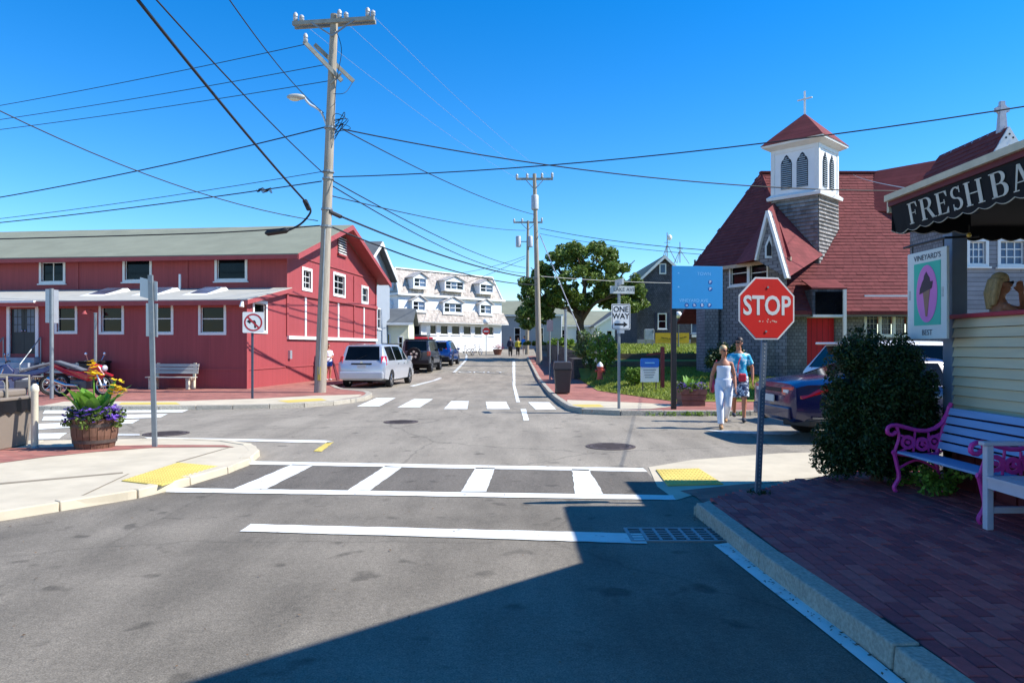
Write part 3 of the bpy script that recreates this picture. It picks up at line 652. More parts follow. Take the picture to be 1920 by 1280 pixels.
for u in (226, 322, 416):                                             # skylights
    s_, _ = wm.px(u, 550); s_ = s_*.94; z_ = lambda t: ZPT+ps*t+.07
    f = MB(); f.hexa([mp(-2.4, s_-.5, z_(-2.4)), mp(-2.4, s_+.5, z_(-2.4)), mp(-.7, s_+.5, z_(-.7)), mp(-.7, s_-.5, z_(-.7)), mp(-2.3, s_-.45, z_(-2.4)+.03), mp(-2.3, s_+.45, z_(-2.4)+.03), mp(-.8, s_+.45, z_(-.7)+.1), mp(-.8, s_-.45, z_(-.7)+.1)]); o = f.build('skylight', WHITE, rb)
    f = MB(); f.slab([mp(-2.2, s_-.36, z_(-2.4)+.042), mp(-2.2, s_+.36, z_(-2.4)+.042), mp(-.95, s_+.36, z_(-.7)+.1), mp(-.95, s_-.36, z_(-.7)+.1)], (0, 0, .01)); f.build('pane', GLASSB, o)
s_, _ = wm.px(350, 520); f = MB(); f.tube([mp(-.5, s_, ZPT-.1), mp(-.5, s_, ZPT+.62)], .05, 8); f.build('vent_pipe', WHITE, rb)
f = MB(); wl.bar(f, -.15, .0, ZP-.12, ZP-.04, .05, .4); f.tube([wl.at(-.1, ZP-.1, .5), wl.at(-.1, ZP-.3, .55)], [.05, .09], 8); f.build('floodlight', WHITE, rb)
s_, _ = wl.px(176, 575); f = MB(); f.tube([wl.at(s_, 3.0, .0), wl.at(s_, 3.05, .3), wl.at(s_, 2.95, .5)], .015, 6).lathe([(.03, .05), (.1, -.06)], 10, tuple(wl.at(s_, 2.92, .5))); f.build('wall_lamp', REDTRIM, rb)
f = MB(); wg.bar(f, .15, .35, 1.15, 1.5, .0, .1); f.build('meter_box', ALU, rb)
# ------------------------------------------------------------------ generic gabled house (local axes: front wall along x at y=0, gable or eaves to the front)
def house(t, w, d, he, hr, wallm, roofm, front_gable=True, ov=.35, trim=WHITE, wins=(), base=0.):
    f = Wall((0, 0), (1, 0), (0, -1)); hs_ = [hole(r[:4], .07) for r in wins]
    b = MB(); f.holed(b, 0, w, base, he, hs_)
    if front_gable: b.poly([(0, 0, he), (w, 0, he), (w/2, 0, hr)]); b.poly([(0, d, he), (w, d, he), (w/2, d, hr)])
    else: b.poly([(0, 0, he), (0, d, he), (0, d/2, hr)]); b.poly([(w, 0, he), (w, d, he), (w, d/2, hr)])
    b.poly([(0, 0, base), (0, d, base), (0, d, he), (0, 0, he)]).poly([(w, 0, base), (w, d, base), (w, d, he), (w, 0, he)]).poly([(0, d, base), (w, d, base), (w, d, he), (0, d, he)])
    b.build('wall', wallm, t, recalc=False)
    for r in wins: window(f, r[:4], t, .07, r[4] if len(r) > 4 else 1, r[5] if len(r) > 5 else 2, trim, r[6] if len(r) > 6 else GLASS, True, .08, .04)
    if front_gable:
        sl_ = (hr-he)/(w/2)
        for p in ([(-ov, -ov, he-sl_*ov), (w/2, -ov, hr), (w/2, d+ov, hr), (-ov, d+ov, he-sl_*ov)], [(w/2, -ov, hr), (w+ov, -ov, he-sl_*ov), (w+ov, d+ov, he-sl_*ov), (w/2, d+ov, hr)]): MB().slab(p, (0, 0, .1)).build('roof', roofm, t)
        for a, c in (((-ov, he-sl_*ov), (w/2, hr)), ((w/2, hr), (w+ov, he-sl_*ov))):
            MB().slab([(a[0], -ov-.03, a[1]-.18), (c[0], -ov-.03, c[1]-.18), (c[0], -ov-.03, c[1]+.08), (a[0], -ov-.03, a[1]+.08)], (0, .05, 0)).build('bargeboard', trim, t)
    else:
        sl_ = (hr-he)/(d/2)
        for p in ([(-ov, -ov, he-sl_*ov), (w+ov, -ov, he-sl_*ov), (w+ov, d/2, hr), (-ov, d/2, hr)], [(-ov, d/2, hr), (w+ov, d/2, hr), (w+ov, d+ov, he-sl_*ov), (-ov, d+ov, he-sl_*ov)]): MB().slab(p, (0, 0, .1)).build('roof', roofm, t)
        MB().box(-ov, w+ov, -ov-.04, -ov+.01, he-sl_*ov-.12, he-sl_*ov+.07).build('fascia', trim, t)
    return f
# tall pale gabled house right behind the red building (gable turned to the street)
t = thing('gabled_house', 'pale house with white trimmed gable rising behind the red building', 'house', (Xu(673, 44), 44, zg(44)), R(83))
house(t, 6.5, 8, 6.3, 8.3, GREYWALL, ROOF_DK, True, .5, WHITE, [(3.6, 4.4, 2.6, 4.0), (1.6, 2.4, 2.6, 4.0), (2.8, 3.6, 5.6, 6.6)])
t = thing('cream_house', 'low cream house with grey roof between red building and white hotel', 'house', (Xu(712, 50), 50, zg(50)), R(4))
yy = 50; cw = 2.0
house(t, cw, 6, 3.0, 4.0, CREAMW, ROOF_DK, False, .35, WHITE, [(.25, .75, .5, 2.2, 1, 1, mat('ochre_door', (176, 160, 60), .6)), (1.25, 1.65, 1.0, 2.0, 1, 2)])
# ------------------------------------------------------------------ white mansard building
wd = Vector((.684, .729)); wn = Vector((.729, -.684)); wo = Vector((Xu(747, 70), 70)); wb = zg(70)
hb = thing('white_mansard_building', 'white three storey building with weathered shingle mansard roof and dormers', 'building', (wo.x, wo.y, wb), world=True)
ww = Wall(wo, wd, wn); WL = 14.6; wside = Wall(wo, -wn, -wd)
def zat(v, u=747): return ww.px(u, v)[1]
z_sk1, z_sk0, z_f2, z_m = zat(579), zat(601), zat(551), zat(501)
st = [ww.rect(*q) for q in ((805, 819, 607, 627), (825, 841, 608, 628), (846, 863, 609, 629), (868, 884, 610, 630), (889, 904, 611, 631), (915, 926, 612, 632))]
st = [(a, b_, zat(606.5), zat(606.5)+0) for a, b_, _, _ in st]; zs1, zs0 = zat(606.5), zat(626.5)
st = [(a, b_, zs0, zs1) for a, b_, _, _ in st]
dr = ww.rect(775, 789, 609, 641); dr = (dr[0], dr[1], wb+.05, zs1)
b = MB(); ww.holed(b, 0, WL, wb-.3, z_sk0, [hole(r, .08) for r in st]+[dr], .15); b.build('ground_floor_wall', WHITEW, hb, recalc=False)
b = MB(); ww.holed(b, 0, WL, z_sk0, z_f2, []); wside.holed(b, 0, 9, wb-.3, z_f2, []); b.build('upper_wall', WHITEW, hb, recalc=False)
for r in st: window(ww, r, hb, .08, 1, 1, rev=.12)
f = MB(); ww.bar(f, dr[0], dr[1], dr[2], dr[3], -.14, -.1); d_ = f.build('door', mat('grey_door', (150, 150, 150), .6), hb); f = MB(); ww.bar(f, dr[0]+.12, dr[1]-.12, dr[2]+.9, dr[3]-.15, -.1, -.09); f.build('pane', GLASS, d_)
f = MB(); ww.bar(f, dr[0]-.15, dr[0], dr[2], dr[3]+.12, .0, .06); ww.bar(f, dr[1], dr[1]+.15, dr[2], dr[3]+.12, .0, .06); f.build('door_frame', WHITE, hb)
# shingle skirt over the ground floor
f = MB(); f.slab([ww.at(-.3, z_sk0-.05, .75), ww.at(WL+.4, z_sk0-.05, .75), ww.at(WL+.2, z_sk1, .12), ww.at(-.2, z_sk1, .12)], (0, 0, .08)); f.build('skirt_roof', SHINGLE_PALE, hb)
f = MB(); f.slab([ww.at(-.3, z_sk0-.12, .1), ww.at(WL+.4, z_sk0-.12, .1), ww.at(WL+.4, z_sk0-.12, .77), ww.at(-.3, z_sk0-.12, .77)], (0, 0, .06)); f.build('skirt_soffit', WHITE, hb)
# mansard storey
f = MB(); ww.bar(f, -.3, WL+.3, z_f2-.1, z_f2+.12, -.2, .35); wside.bar(f, -.3, 9, z_f2-.1, z_f2+.119, -.2, .35); f.build('cornice', WHITE, hb)
ins = 1.0; D = 9
q0 = [ww.at(0, z_f2+.1, .1), ww.at(WL, z_f2+.1, .1), ww.at(WL, z_f2+.1, -D), ww.at(0, z_f2+.1, -D)]; q1 = [ww.at(.25, z_m, -ins), ww.at(WL-.5, z_m, -ins), ww.at(WL-.5, z_m, -D+ins), ww.at(.25, z_m, -D+ins)]
f = MB(); f.hexa(q0+q1); f.build('mansard_roof', SHINGLE_PALE, hb)
f = MB(); e = .12
for (p, q) in zip(q1, q1[1:]+q1[:1]): f.beam(Vector(p)+V(0, 0, .06), Vector(q)+V(0, 0, .06), .3, .12)
f.build('roof_edge', WHITE, hb)
f = MB(); f.beam(q0[0], q1[0], .2, .2); f.beam(q0[1], q1[1], .2, .2); f.build('corner_trim', WHITE, hb)
def dormer(r, n, top, name):
    a0, a1, z0, z1 = r; hgt = z1-z0; zb = z0; zt = z0+hgt*.72; d0, d1 = .42, -1.1; f = MB()
    for q in ((a0, a0+.16), (a1-.16, a1)): ww.bar(f, *q, zb, zt, d1, d0)
    ww.bar(f, a0+.16, a1-.16, zb, zb+.14, d1, d0); ww.bar(f, a0+.16, a1-.16, zt-.14, zt, d1, d0); ww.bar(f, a0+.16, a1-.16, zb+.14, zt-.14, d1, d0-.14)
    m_ = (a0+a1)/2; f.slab([ww.at(a0, zt, d0), ww.at(a1, zt, d0), ww.at(m_, z1-.05, d0)], ww.n*-(1.4)); o = f.build(name, WHITEW, hb)
    for s_ in (-1, 1):
        g = MB(); x = a0-.25 if s_ < 0 else a1+.25; zz = zt-.12; g.slab([ww.at(x, zz, d0+.15), ww.at(m_, z1+.04, d0+.15), ww.at(m_, z1+.04, d1-.3), ww.at(x, zz, d1-.3)], (0, 0, .08)); g.build('dormer_roof', mat('pale_dormer_roof', (168, 164, 160), .85, var=.15), o)
    iw = (a1-a0-.32)/n
    for k in range(n):
        x0 = a0+.16+k*iw+.06; x1 = x0+iw-.12; g = MB(); ww.bar(g, x0, x1, zb+.2, zt-.2, d0-.139, d0-.12); g.build('pane', GLASSB if (k % 2) else GLASS, o)
        g = MB(); ww.bar(g, x0, x1, (zb+zt)/2-.03, (zb+zt)/2+.03, d0-.119, d0-.1); g.build('muntin', WHITE, o)
    g = MB(); ww.bar(g, a0-.08, a1+.08, zb-.12, zb-.001, d1, d0+.08); g.build('sill', WHITE, o)
for q, n in (((770, 796, 512, 540), 2), ((829, 866, 519, 545), 3), ((894.5, 921, 525, 550), 2)): dormer(ww.rect(*q), n, True, 'dormer')
for q, n in (((768, 794, 555, 584), 2), ((826.5, 863, 558, 588), 3), ((894.5, 918, 562, 590), 2)): dormer(ww.rect(*q), n, False, 'bay_window')
for v0, v1 in ((520, 545), (565, 590)):
    a0, a1, z0, z1 = wside.rect(733, 744, v0, v1); b = MB(); wside.bar(b, a0+.6, a1, z0, z1-.3, -.2, .3); b.slab([wside.at(a0+.5, z1-.3, .3), wside.at(a1+.1, z1-.3, .3), wside.at((a0+a1+.6)/2, z1+.25, .3)], -wside.n*1.2); o = b.build('side_dormer', WHITEW, hb)
    b = MB(); wside.bar(b, a0+.85, a1-.2, z0+.2, z1-.5, .301, .32); b.build('pane', GLASS, o)
# grey gabled house behind the trees, and a white cottage seen through the tree trunks
t = thing('grey_house', 'plain grey gabled house in shade right of the white mansard building', 'house', (Xu(936, 86), 86, zg(86)), R(-6))
house(t, 7.5, 8, 4.2, 6.0, GREYWALL, ROOF_GREY, False, .3, WHITE, [(1.8, 2.6, .9, 2.6), (4.6, 5.4, .9, 2.6)])
t = thing('white_cottage', 'white cottage glimpsed behind the big tree trunk', 'house', (Xu(1040, 88), 88, 1.0), R(4))
house(t, 8.2, 7, 3.4, 5.2, WHITEW, ROOF_GREY, False, .3, WHITE, [(.8, 1.5, 1.4, 2.8), (2.6, 3.3, 1.4, 2.8), (4.6, 5.3, 1.4, 2.8), (6.4, 7.1, 1.4, 2.8)], 0)
t = thing('white_shed', 'small white gabled house between big tree and dark house', 'house', (Xu(1118, 84), 84, 1.2), R(2))
house(t, 5.6, 7, 3.0, 4.8, WHITEW, ROOF_DK, True, .3, WHITE, [(1.2, 1.9, 1.0, 2.4), (3.4, 4.1, 1.0, 2.4)], 0)
# ------------------------------------------------------------------ dark shingled house with banner
dy = 58.; dh = thing('dark_shingled_house', 'dark shingled two storey house with white windows behind the lawn', 'house', (Xu(1196, dy), dy, 1.75), R(0))
x0 = Xu(1196, dy)
def lr(u0, u1, v0, v1): return (Xu(u0, dy)-x0, Xu(u1, dy)-x0, Zv(v1, dy)-1.75, Zv(v0, dy)-1.75)
wn_ = [(*lr(1226, 1242, 521, 554), 1, 2, GLASSB), (*lr(1243, 1259, 521, 554), 1, 2, GLASSB), (*lr(1236, 1249, 494, 514), 1, 2, GLASSB), (*lr(1233, 1250, 587, 617), 1, 2, GLASS), (*lr(1300, 1316, 584, 625), 1, 2, GLASS), (*lr(1172, 1176, 590, 620), 1, 2, GLASS)]
wn_ = wn_[:5]
gx = Xu(1300, dy)-x0; he = Zv(527, dy)-1.75; hr_ = Zv(481, dy)-1.75
fw_ = house(dh, 2*(Xu(1243, dy)-x0)+.2, 13, he, hr_, SHINGLE_DARK, ROOF_GREY, True, .3, WHITE, [w for w in wn_ if w[1] < 4.1 and w[2] < he-1.3])
a0, a1, z0, z1 = wn_[2][:4]; f = MB(); fw_.bar(f, a0, a1, z0, z1, .0, .06); o = f.build('gable_window', WHITE, dh); f = MB(); fw_.bar(f, a0+.1, a1-.1, z0+.1, z1-.1, .06, .07); f.build('pane', GLASSB, o)
# right wing
wing = thing('dark_house_wing', 'dark shingled lower wing with shuttered window beside the church', 'house', (x0+4.3, dy+.6, 1.75))
house(wing, 5.2, 9, he-.2, hr_-.9, SHINGLE_DARK, ROOF_GREY, False, .3, WHITE, [(Xu(1299, dy)-x0-4.3, Xu(1317, dy)-x0-4.3, Zv(625, dy)-1.75, Zv(584, dy)-1.75, 1, 2, GLASSB)])
NAVY = mat('navy_shutter', (30, 36, 58), .6)
for c in (1229, 1253): MB().box(Xu(c, dy)-x0-.09, Xu(c, dy)-x0+.09, -.04, -.002, Zv(618, dy)-1.75, Zv(587, dy)-1.75).build('shutter', NAVY, dh)
for c in (1295.5, 1321): MB().box(Xu(c, dy)-x0-4.3-.13, Xu(c, dy)-x0-4.3+.13, -.04, -.002, Zv(625, dy)-1.75, Zv(584, dy)-1.75).build('shutter', NAVY, wing)
MB().box(-.05, 4.3, -.06, -.001, 0, .5).build('plinth', mat('pale_plinth', (150, 150, 150), .8), dh)
def antenna(u, v0, v1, label, dish):
    y = dy+3; t = thing('roof_antenna', label, 'antenna', Pt(u, v1, y)); h = (v1-v0)*y/F
    MB().tube([(0, 0, -.3), (0, 0, h)], .04, 6).build('mast', GALV, t)
    for a in (0, 2.1, 4.2): MB().tube([(0, 0, h*.55), (.8*math.cos(a), .8*math.sin(a), -.4)], .03, 5).build('strut', GALV, t)
    if dish: MB().ball((.18, -.1, h*.8), (.22, .16, .25), 8, 6).build('dish', WHITE, t)
    MB().box(-.25, .25, -.02, .02, h*.6, h*.6+.04).build('crossbar', GALV, t)
antenna(1251, 436, 484, 'taller roof antenna with white dish on the dark house', True)
antenna(1275, 454, 486, 'short thin roof antenna on the dark house, right of the dish', False)
MB().tube([Pt(1303, 505, dy+3), Pt(1303, 487, dy+3)], .08, 8).build('roof_flue', BLACK) and None
fl_ = bpy.data.objects['roof_flue']; tag(fl_, 'short black flue pipe on the roof of the dark house wing', 'flue')
t = thing('yellow_banner', 'yellow banner hung on the wall of the dark house', 'banner', Pt(1261, 645, dy-.2))
bz = 5*dy/F
MB().box(Xu(1229, dy)-Xu(1261, dy), Xu(1292, dy)-Xu(1261, dy), .02, .05, Zv(643, dy)-Zv(645, dy), Zv(624, dy)-Zv(645, dy)).build('cloth', mat('yellow_cloth', (206, 168, 40), .8, var=.1), t)
b = MB()
for k in range(7): b.beam((-.9+.3*k, .015, .55-.12*math.sin(math.pi*k/6)), (-.65+.3*k, .015, .55-.12*math.sin(math.pi*(k+1)/6)), .02, .05)
b.build('lettering', BLACK, t)
t = thing('window_board', 'small dark notice board under the wing window of the dark house', 'notice board', Pt(1310, 648, dy+.3))
MB().box(-.6, .6, .1, .15, .1, .95).build('board', mat('brown_board', (90, 74, 52), .8), t); MB().box(-.55, .55, .08, .0999, .7, .9).build('header', WHITE, t)
# lamp post, grey cabinet
t = thing('globe_lamp', 'thin lamp post with white globe on the lawn before the dark house', 'lamp post', (Xu(1272, 50), 50, 1.55))
MB().lathe([(.14, 0), (.1, .15), (.05, .25), (.045, Zv(598, 50)-1.55), (.1, Zv(597, 50)-1.55)], 10).build('post', mat('lamp_post_green', (60, 72, 66), .6), t, 40)
MB().ball((0, 0, Zv(590, 50)-1.55), .24, 14, 10).build('globe', mat('globe_white', (232, 232, 228), .3), t, 60)
t = thing('utility_cabinet', 'grey metal cabinet on legs in front of the dark house', 'cabinet', (Xu(1217, 54), 54, 1.7))
MB().box(-.35, .35, -.2, .2, .45, Zv(617, 54)-1.7).build('cabinet', mat('cabinet_grey', (160, 168, 172), .6), t, bevel=.03)
for s_ in (-.28, .2): MB().box(s_, s_+.08, -.05, .05, 0, .45).build('leg', GALV, t)
MB().box(.25, .3, -.22, -.2, 1.0, 1.25).build('handle', BLACK, t)
# ------------------------------------------------------------------ church
CB = .35
ch = thing('church', 'grey shingled church with dark red roof, white belfry and red door', 'church', (12.5, 28, CB), world=True)
def shingles(poly, exposure, width, m, parent, name='roof_shingle_courses', thick=.022, skip=None, rise=.9):
    """overlapping shingle tabs laid in courses over a planar polygon (first edge = eave); one part, too many to pick apart"""
    P = [Vector(p) for p in poly]; ex = (P[1]-P[0]); ex.z = 0; ex.normalize(); n = (P[1]-P[0]).cross(P[-1]-P[0]).normalized()
    if n.z < 0: n = -n
    ey = n.cross(ex).normalized()
    if ey.z < 0: ey = -ey
    q = [((p-P[0]).dot(ex), (p-P[0]).dot(ey)) for p in P]; x0, x1 = min(a for a, _ in q), max(a for a, _ in q); y0, y1 = min(b for _, b in q), max(b for _, b in q)
    b = MB(); r = 0; y = y0
    while y < y1:
        x = x0-(r % 2)*width*.5-random.random()*.05
        while x < x1:
            w = width*random.uniform(.85, 1.1); xm, ym = x+w/2, y+exposure/2
            if inside(xm, ym, q):
                c = P[0]+ex*xm+ey*ym
                if not (skip and skip(c)):
                    t = thick*random.uniform(.8, 1.3); hw = w/2-.004
                    a = P[0]+ex*(xm-hw)+ey*y; d = P[0]+ex*(xm+hw)+ey*y; e_ = ey*exposure*1.08; k = len(b.v)
                    b.v += [tuple(a), tuple(d), tuple(d+n*t), tuple(a+n*t), tuple(d+e_+n*.002), tuple(a+e_+n*.002)]
                    b.f += [(k, k+1, k+2, k+3), (k+3, k+2, k+4, k+5)]; b.mi += [0, 0]
            x += w
        y += exposure; r += 1
    return stuff(b.build(name, m, parent, recalc=False))
w1 = Wall((9.9, 27.8), (1, 0), (0, -1)); HR = 33.
def main_z(y): return 3.3+1.164*(y-27.5)
w3 = w1.rect(1620, 1706, 553, 632)
dr_ = w1.rect(1513, 1566, 595, 735); dr_ = (dr_[0], dr_[1], CB+.1, dr_[3])
b = MB(); w1.holed(b, 0, 14, CB-.3, main_z(27.8), [hole(w3, .06), dr_], .18); b.build('front_wall', SHINGLE_GREY, ch, recalc=False)
# three light stained window
LEAD = mat('stained_glass', (60, 66, 84), .15, var=.5, scale=7)
f = MB(); a0, a1, z0, z1 = w3; [w1.bar(f, *q, -.06, .05) for q in ((a0, a0+.09, z0, z1), (a1-.09, a1, z0, z1), (a0+.09, a1-.09, z1-.09, z1), (a0+.09, a1-.09, z0, z0+.12))]
iw = (a1-a0-.18)/3
for k in (1, 2): w1.bar(f, a0+.09+k*iw-.05, a0+.09+k*iw+.05, z0+.12, z1-.09, -.06, .045)
wf = f.build('triple_window', WHITE, ch)
for k in range(3):
    x0_, x1_ = a0+.09+k*iw+.05, a0+.09+(k+1)*iw-.05; f = MB(); w1.bar(f, x0_, x1_, z0+.12, z1-.09, -.15, -.12); f.build('pane', LEAD, wf)
    f = MB()
    for j in range(1, 7): zz = z0+.12+(z1-z0-.21)*j/7; w1.bar(f, x0_, x1_, zz-.012, zz+.012, -.119, -.1)
    for j in (1, 2): xx = x0_+(x1_-x0_)*j/3; w1.bar(f, xx-.01, xx+.01, z0+.12, z1-.09, -.119, -.101)
    f.build('leading', mat('lead_pale', (170, 170, 168), .6), wf)
f = MB(); w1.bar(f, dr_[0], dr_[1], dr_[2], dr_[3], -.17, -.12); d_ = f.build('door', mat('church_door_red', (196, 26, 40), .5, var=.06), ch)
for k in range(1, 5): f = MB(); xx = dr_[0]+(dr_[1]-dr_[0])*k/5; w1.bar(f, xx-.008, xx+.008, dr_[2], dr_[3], -.1199, -.115); f.build('groove', mat('church_door_shadow_gap', (120, 16, 26), .6), d_)
tx = w1.rect(1516, 1566, 549, 594)
f = MB(); w1.bar(f, tx[0]-.1, tx[1]+.12, tx[2], tx[3]+.1, -.9, .62); o = f.build('door_hood', SHINGLE_DARK, ch)
f = MB(); w1.bar(f, tx[0], tx[1], tx[2]+.06, tx[3], .621, .63); f.build('transom', GLASS, o)
f = MB(); w1.bar(f, tx[0]-.1, tx[1]+.12, tx[2]-.04, tx[2]+.06, .02, .67); w1.bar(f, tx[1], tx[1]+.12, CB, tx[3]+.08, .621, .7); f.build('hood_post', WHITE, o)
f = MB(); f.slab([w1.at(tx[0]-.14, tx[3]+.1, .66), w1.at(tx[1]+.16, tx[3]+.1, .66), w1.at(tx[1]+.16, tx[3]+.5, -.35), w1.at(tx[0]-.14, tx[3]+.5, -.35)], (0, 0, .05)); f.build('hood_roof', ROOF_RED, o)
# main roof
ex0, ex1 = 10.35, 24.; y0, y1 = 27.25, HR
pf = [(ex0, y0, main_z(y0)), (ex1, y0, main_z(y0)), (ex1, y1, main_z(y1)), (11.6, y1, main_z(y1))]
f = MB(); f.slab(pf, (0, 0, -.12)); f.slab([(11.6, y1, main_z(y1)), (ex1, y1, main_z(y1)), (ex1, 2*y1-y0, main_z(y0)), (9, 2*y1-y0, main_z(y0))], (0, 0, -.12)); f.build('main_roof', ROOF_RED, ch)
hx0, hx1 = 9.9+tx[0]-.2, 9.9+tx[1]+.2
shingles(pf, .2, .36, ROOF_RED2, ch, skip=lambda c: hx0 < c.x < hx1 and c.z < tx[3]+.35)
f = MB(); f.beam((11.5, y1, main_z(y1)+.03), (ex1, y1, main_z(y1)+.03), .25, .08); f.build('ridge_cap', ROOF_RED2, ch)
f = MB(); w1.bar(f, .5, 14, main_z(y0)-.2, main_z(y0)-.04, .38, .5); f.build('eave_fascia', mat('weathered_fascia', (120, 112, 108), .8), ch)
# diagonal apse wall with upper windows, left hip
A0 = Vector((10.55, 27.3)); A1 = Vector((8.35, 31.4)); wa = Wall(A0, (A1-A0), (-(A1-A0).y*-1*-1, (A1-A0).x))
if wa.n.y > 0: wa.n = -wa.n
AL = (A1-A0).length; ZA = 5.2
ws = [wa.rect(1368, 1404, 488, 536), wa.rect(1404, 1441, 486, 535)]
b = MB(); wa.holed(b, 0, AL, CB-.3, ZA, [hole(r, .07) for r in ws]); b.build('apse_wall', SHINGLE_GREY, ch, recalc=False)
for r in ws: window(wa, r, ch, .07, 1, 2, WHITE, GLASS)
# left return of the church and the pale buttress
bx = Xu(1317, 30.6)
b = MB(); b.box(bx, Xu(1347, 30.2), 30.2, 31.6, CB-.3, Zv(500, 30.4)); b.build('buttress', SHINGLE_GREY, ch)
b = MB(); b.poly([(8.35, 31.4, CB), (11, 38, CB), (11, 38, ZA), (8.35, 31.4, ZA)]); b.build('side_wall', SHINGLE_GREY, ch)
apex = Vector((11.6, 33, main_z(33)+.02)); LF = Vector((7.95, 31.7, 5.02)); RF = Vector((10.5, 26.75, 5.02)); LB = Vector((11.2, 39, 5.0))
f = MB(); f.slab([RF, LF, apex], (.06, .06, -.12)); f.slab([LF, LB, apex], (.1, 0, -.1)); f.slab([RF, apex, (11.7, 28.9, main_z(28.9)-.1)], (0, .05, -.1)); f.build('hip_roof', ROOF_RED, ch)
shingles([RF, LF, apex], .2, .36, ROOF_RED2, ch, skip=lambda c: c.x > 9.75 and c.y < 29.6)
f = MB(); f.beam(LF, apex, .16, .05); f.build('hip_cap', ROOF_RED2, ch)
f = MB(); f.beam(Vector(LF)-V(.0, .0, .06), Vector(RF)-V(0, 0, .06), .06, .14); f.build('hip_trim', mat('cream_eave_trim', (186, 164, 140), .7), ch)
# small steep gable in front of the tower
ga, gl_, gr_ = Vector(Pt(1442, 396, 26.4)), Vector(Pt(1419, 488, 26.9)), Vector(Pt(1478, 522, 25.7))
gn = (gl_-ga).cross(gr_-ga).normalized(); gn = gn if gn.y < 0 else -gn
f = MB(); f.slab([ga, gl_, gr_], -gn*.15); g_ = f.build('entry_gable', SHINGLE_GREY, ch)
f = MB(); f.beam(ga+gn*.06, gl_+gn*.06, .11, .12, gn); f.beam(ga+gn*.065, gr_+gn*.065, .11, .12, gn); f.build('bargeboard', WHITE, g_)
c_ = (ga*.35+gl_*.33+gr_*.32); f = MB(); f.slab([c_+V(-.16, 0, -.35)+gn*.03, c_+V(.16, 0, -.35)+gn*.03, c_+V(.16, 0, .1)+gn*.03, c_+V(0, 0, .5)+gn*.03, c_+V(-.16, 0, .1)+gn*.03], gn*.06); lv = f.build('gable_louvre', WHITE, g_)
f = MB(); f.slab([c_+V(-.09, 0, -.27)+gn*.09, c_+V(.09, 0, -.27)+gn*.09, c_+V(.09, 0, .08)+gn*.09, c_+V(0, 0, .3)+gn*.09, c_+V(-.09, 0, .08)+gn*.09], gn*.01); f.build('opening', BLACK, g_)
bk, bk2 = Vector(Pt(1452, 384, 30.4)), Vector(Pt(1541, 480, 29.0))
rp = [gr_+gn*.1, bk2, bk, ga+gn*.1]
f = MB(); f.poly([rp[0], rp[1], rp[2]]).poly([rp[0], rp[2], rp[3]]).poly([gl_+gn*.1, ga+gn*.1, bk]).poly([gl_+gn*.1, bk, Vector(LF)*.5+Vector(RF)*.5]); o = f.build('gable_roof', ROOF_RED, g_); sm = o.modifiers.new('thick', 'SOLIDIFY'); sm.thickness = .06
# tower
N_ = Vector((12.49, 29)); ta = Vector((-.69, .72)).normalized(); tb = Vector((.72, .69)).normalized(); S = 2.0
def tq(z, g): return [Vector((*(N_-ta*g-tb*g), z)), Vector((*(N_+ta*(S+g)-tb*g), z)), Vector((*(N_+ta*(S+g)+tb*(S+g)), z)), Vector((*(N_-ta*g+tb*(S+g)), z))]
f = MB(); f.hexa(tq(3.6, .06)+tq(7.9, .0)); f.build('tower_base', SHINGLE_GREY, ch)
tower = [Wall(N_, ta, -tb), Wall(N_, tb, -ta)]
for w in tower:                                                  # shingle courses on the tower base
    p = [w.at(0, 4.4, .01), w.at(S, 4.4, .01), w.at(S, 7.85, .01), w.at(0, 7.85, .01)]
    b = MB(); z = 4.4; k = 0
    while z < 7.8:
        s_ = -(k % 2)*.1
        while s_ < S:
            ww_ = random.uniform(.14, .24); a_, c_2 = max(0, s_), min(S, s_+ww_-.008); t_ = random.uniform(.018, .03)
            if c_2 > a_+.02: b.poly([w.at(a_, z, t_+.06*(7.9-z)/4.3), w.at(c_2, z, t_+.06*(7.9-z)/4.3), w.at(c_2, z+.17, .004+.06*(7.9-z-.17)/4.3), w.at(a_, z+.17, .004+.06*(7.9-z-.17)/4.3)]).poly([w.at(a_, z, .0), w.at(c_2, z, .0), w.at(c_2, z, t_+.06), w.at(a_, z, t_+.06)])
            s_ += ww_
        z += .16; k += 1
    stuff(b.build('tower_shingle_courses', mat('tower_shingle', (150, 146, 142), .85, var=.2, scale=3, island=.25, spec=.2), ch, recalc=False))
f = MB(); f.hexa(tq(7.86, .14)+tq(7.98, .16)); f.hexa(tq(7.98, .16)+tq(8.1, .02)); f.build('belfry_sill', WHITE, ch)
f = MB(); f.hexa(tq(8.1, 0)+tq(10.0, 0)); bel = f.build('belfry', WHITEW, ch)
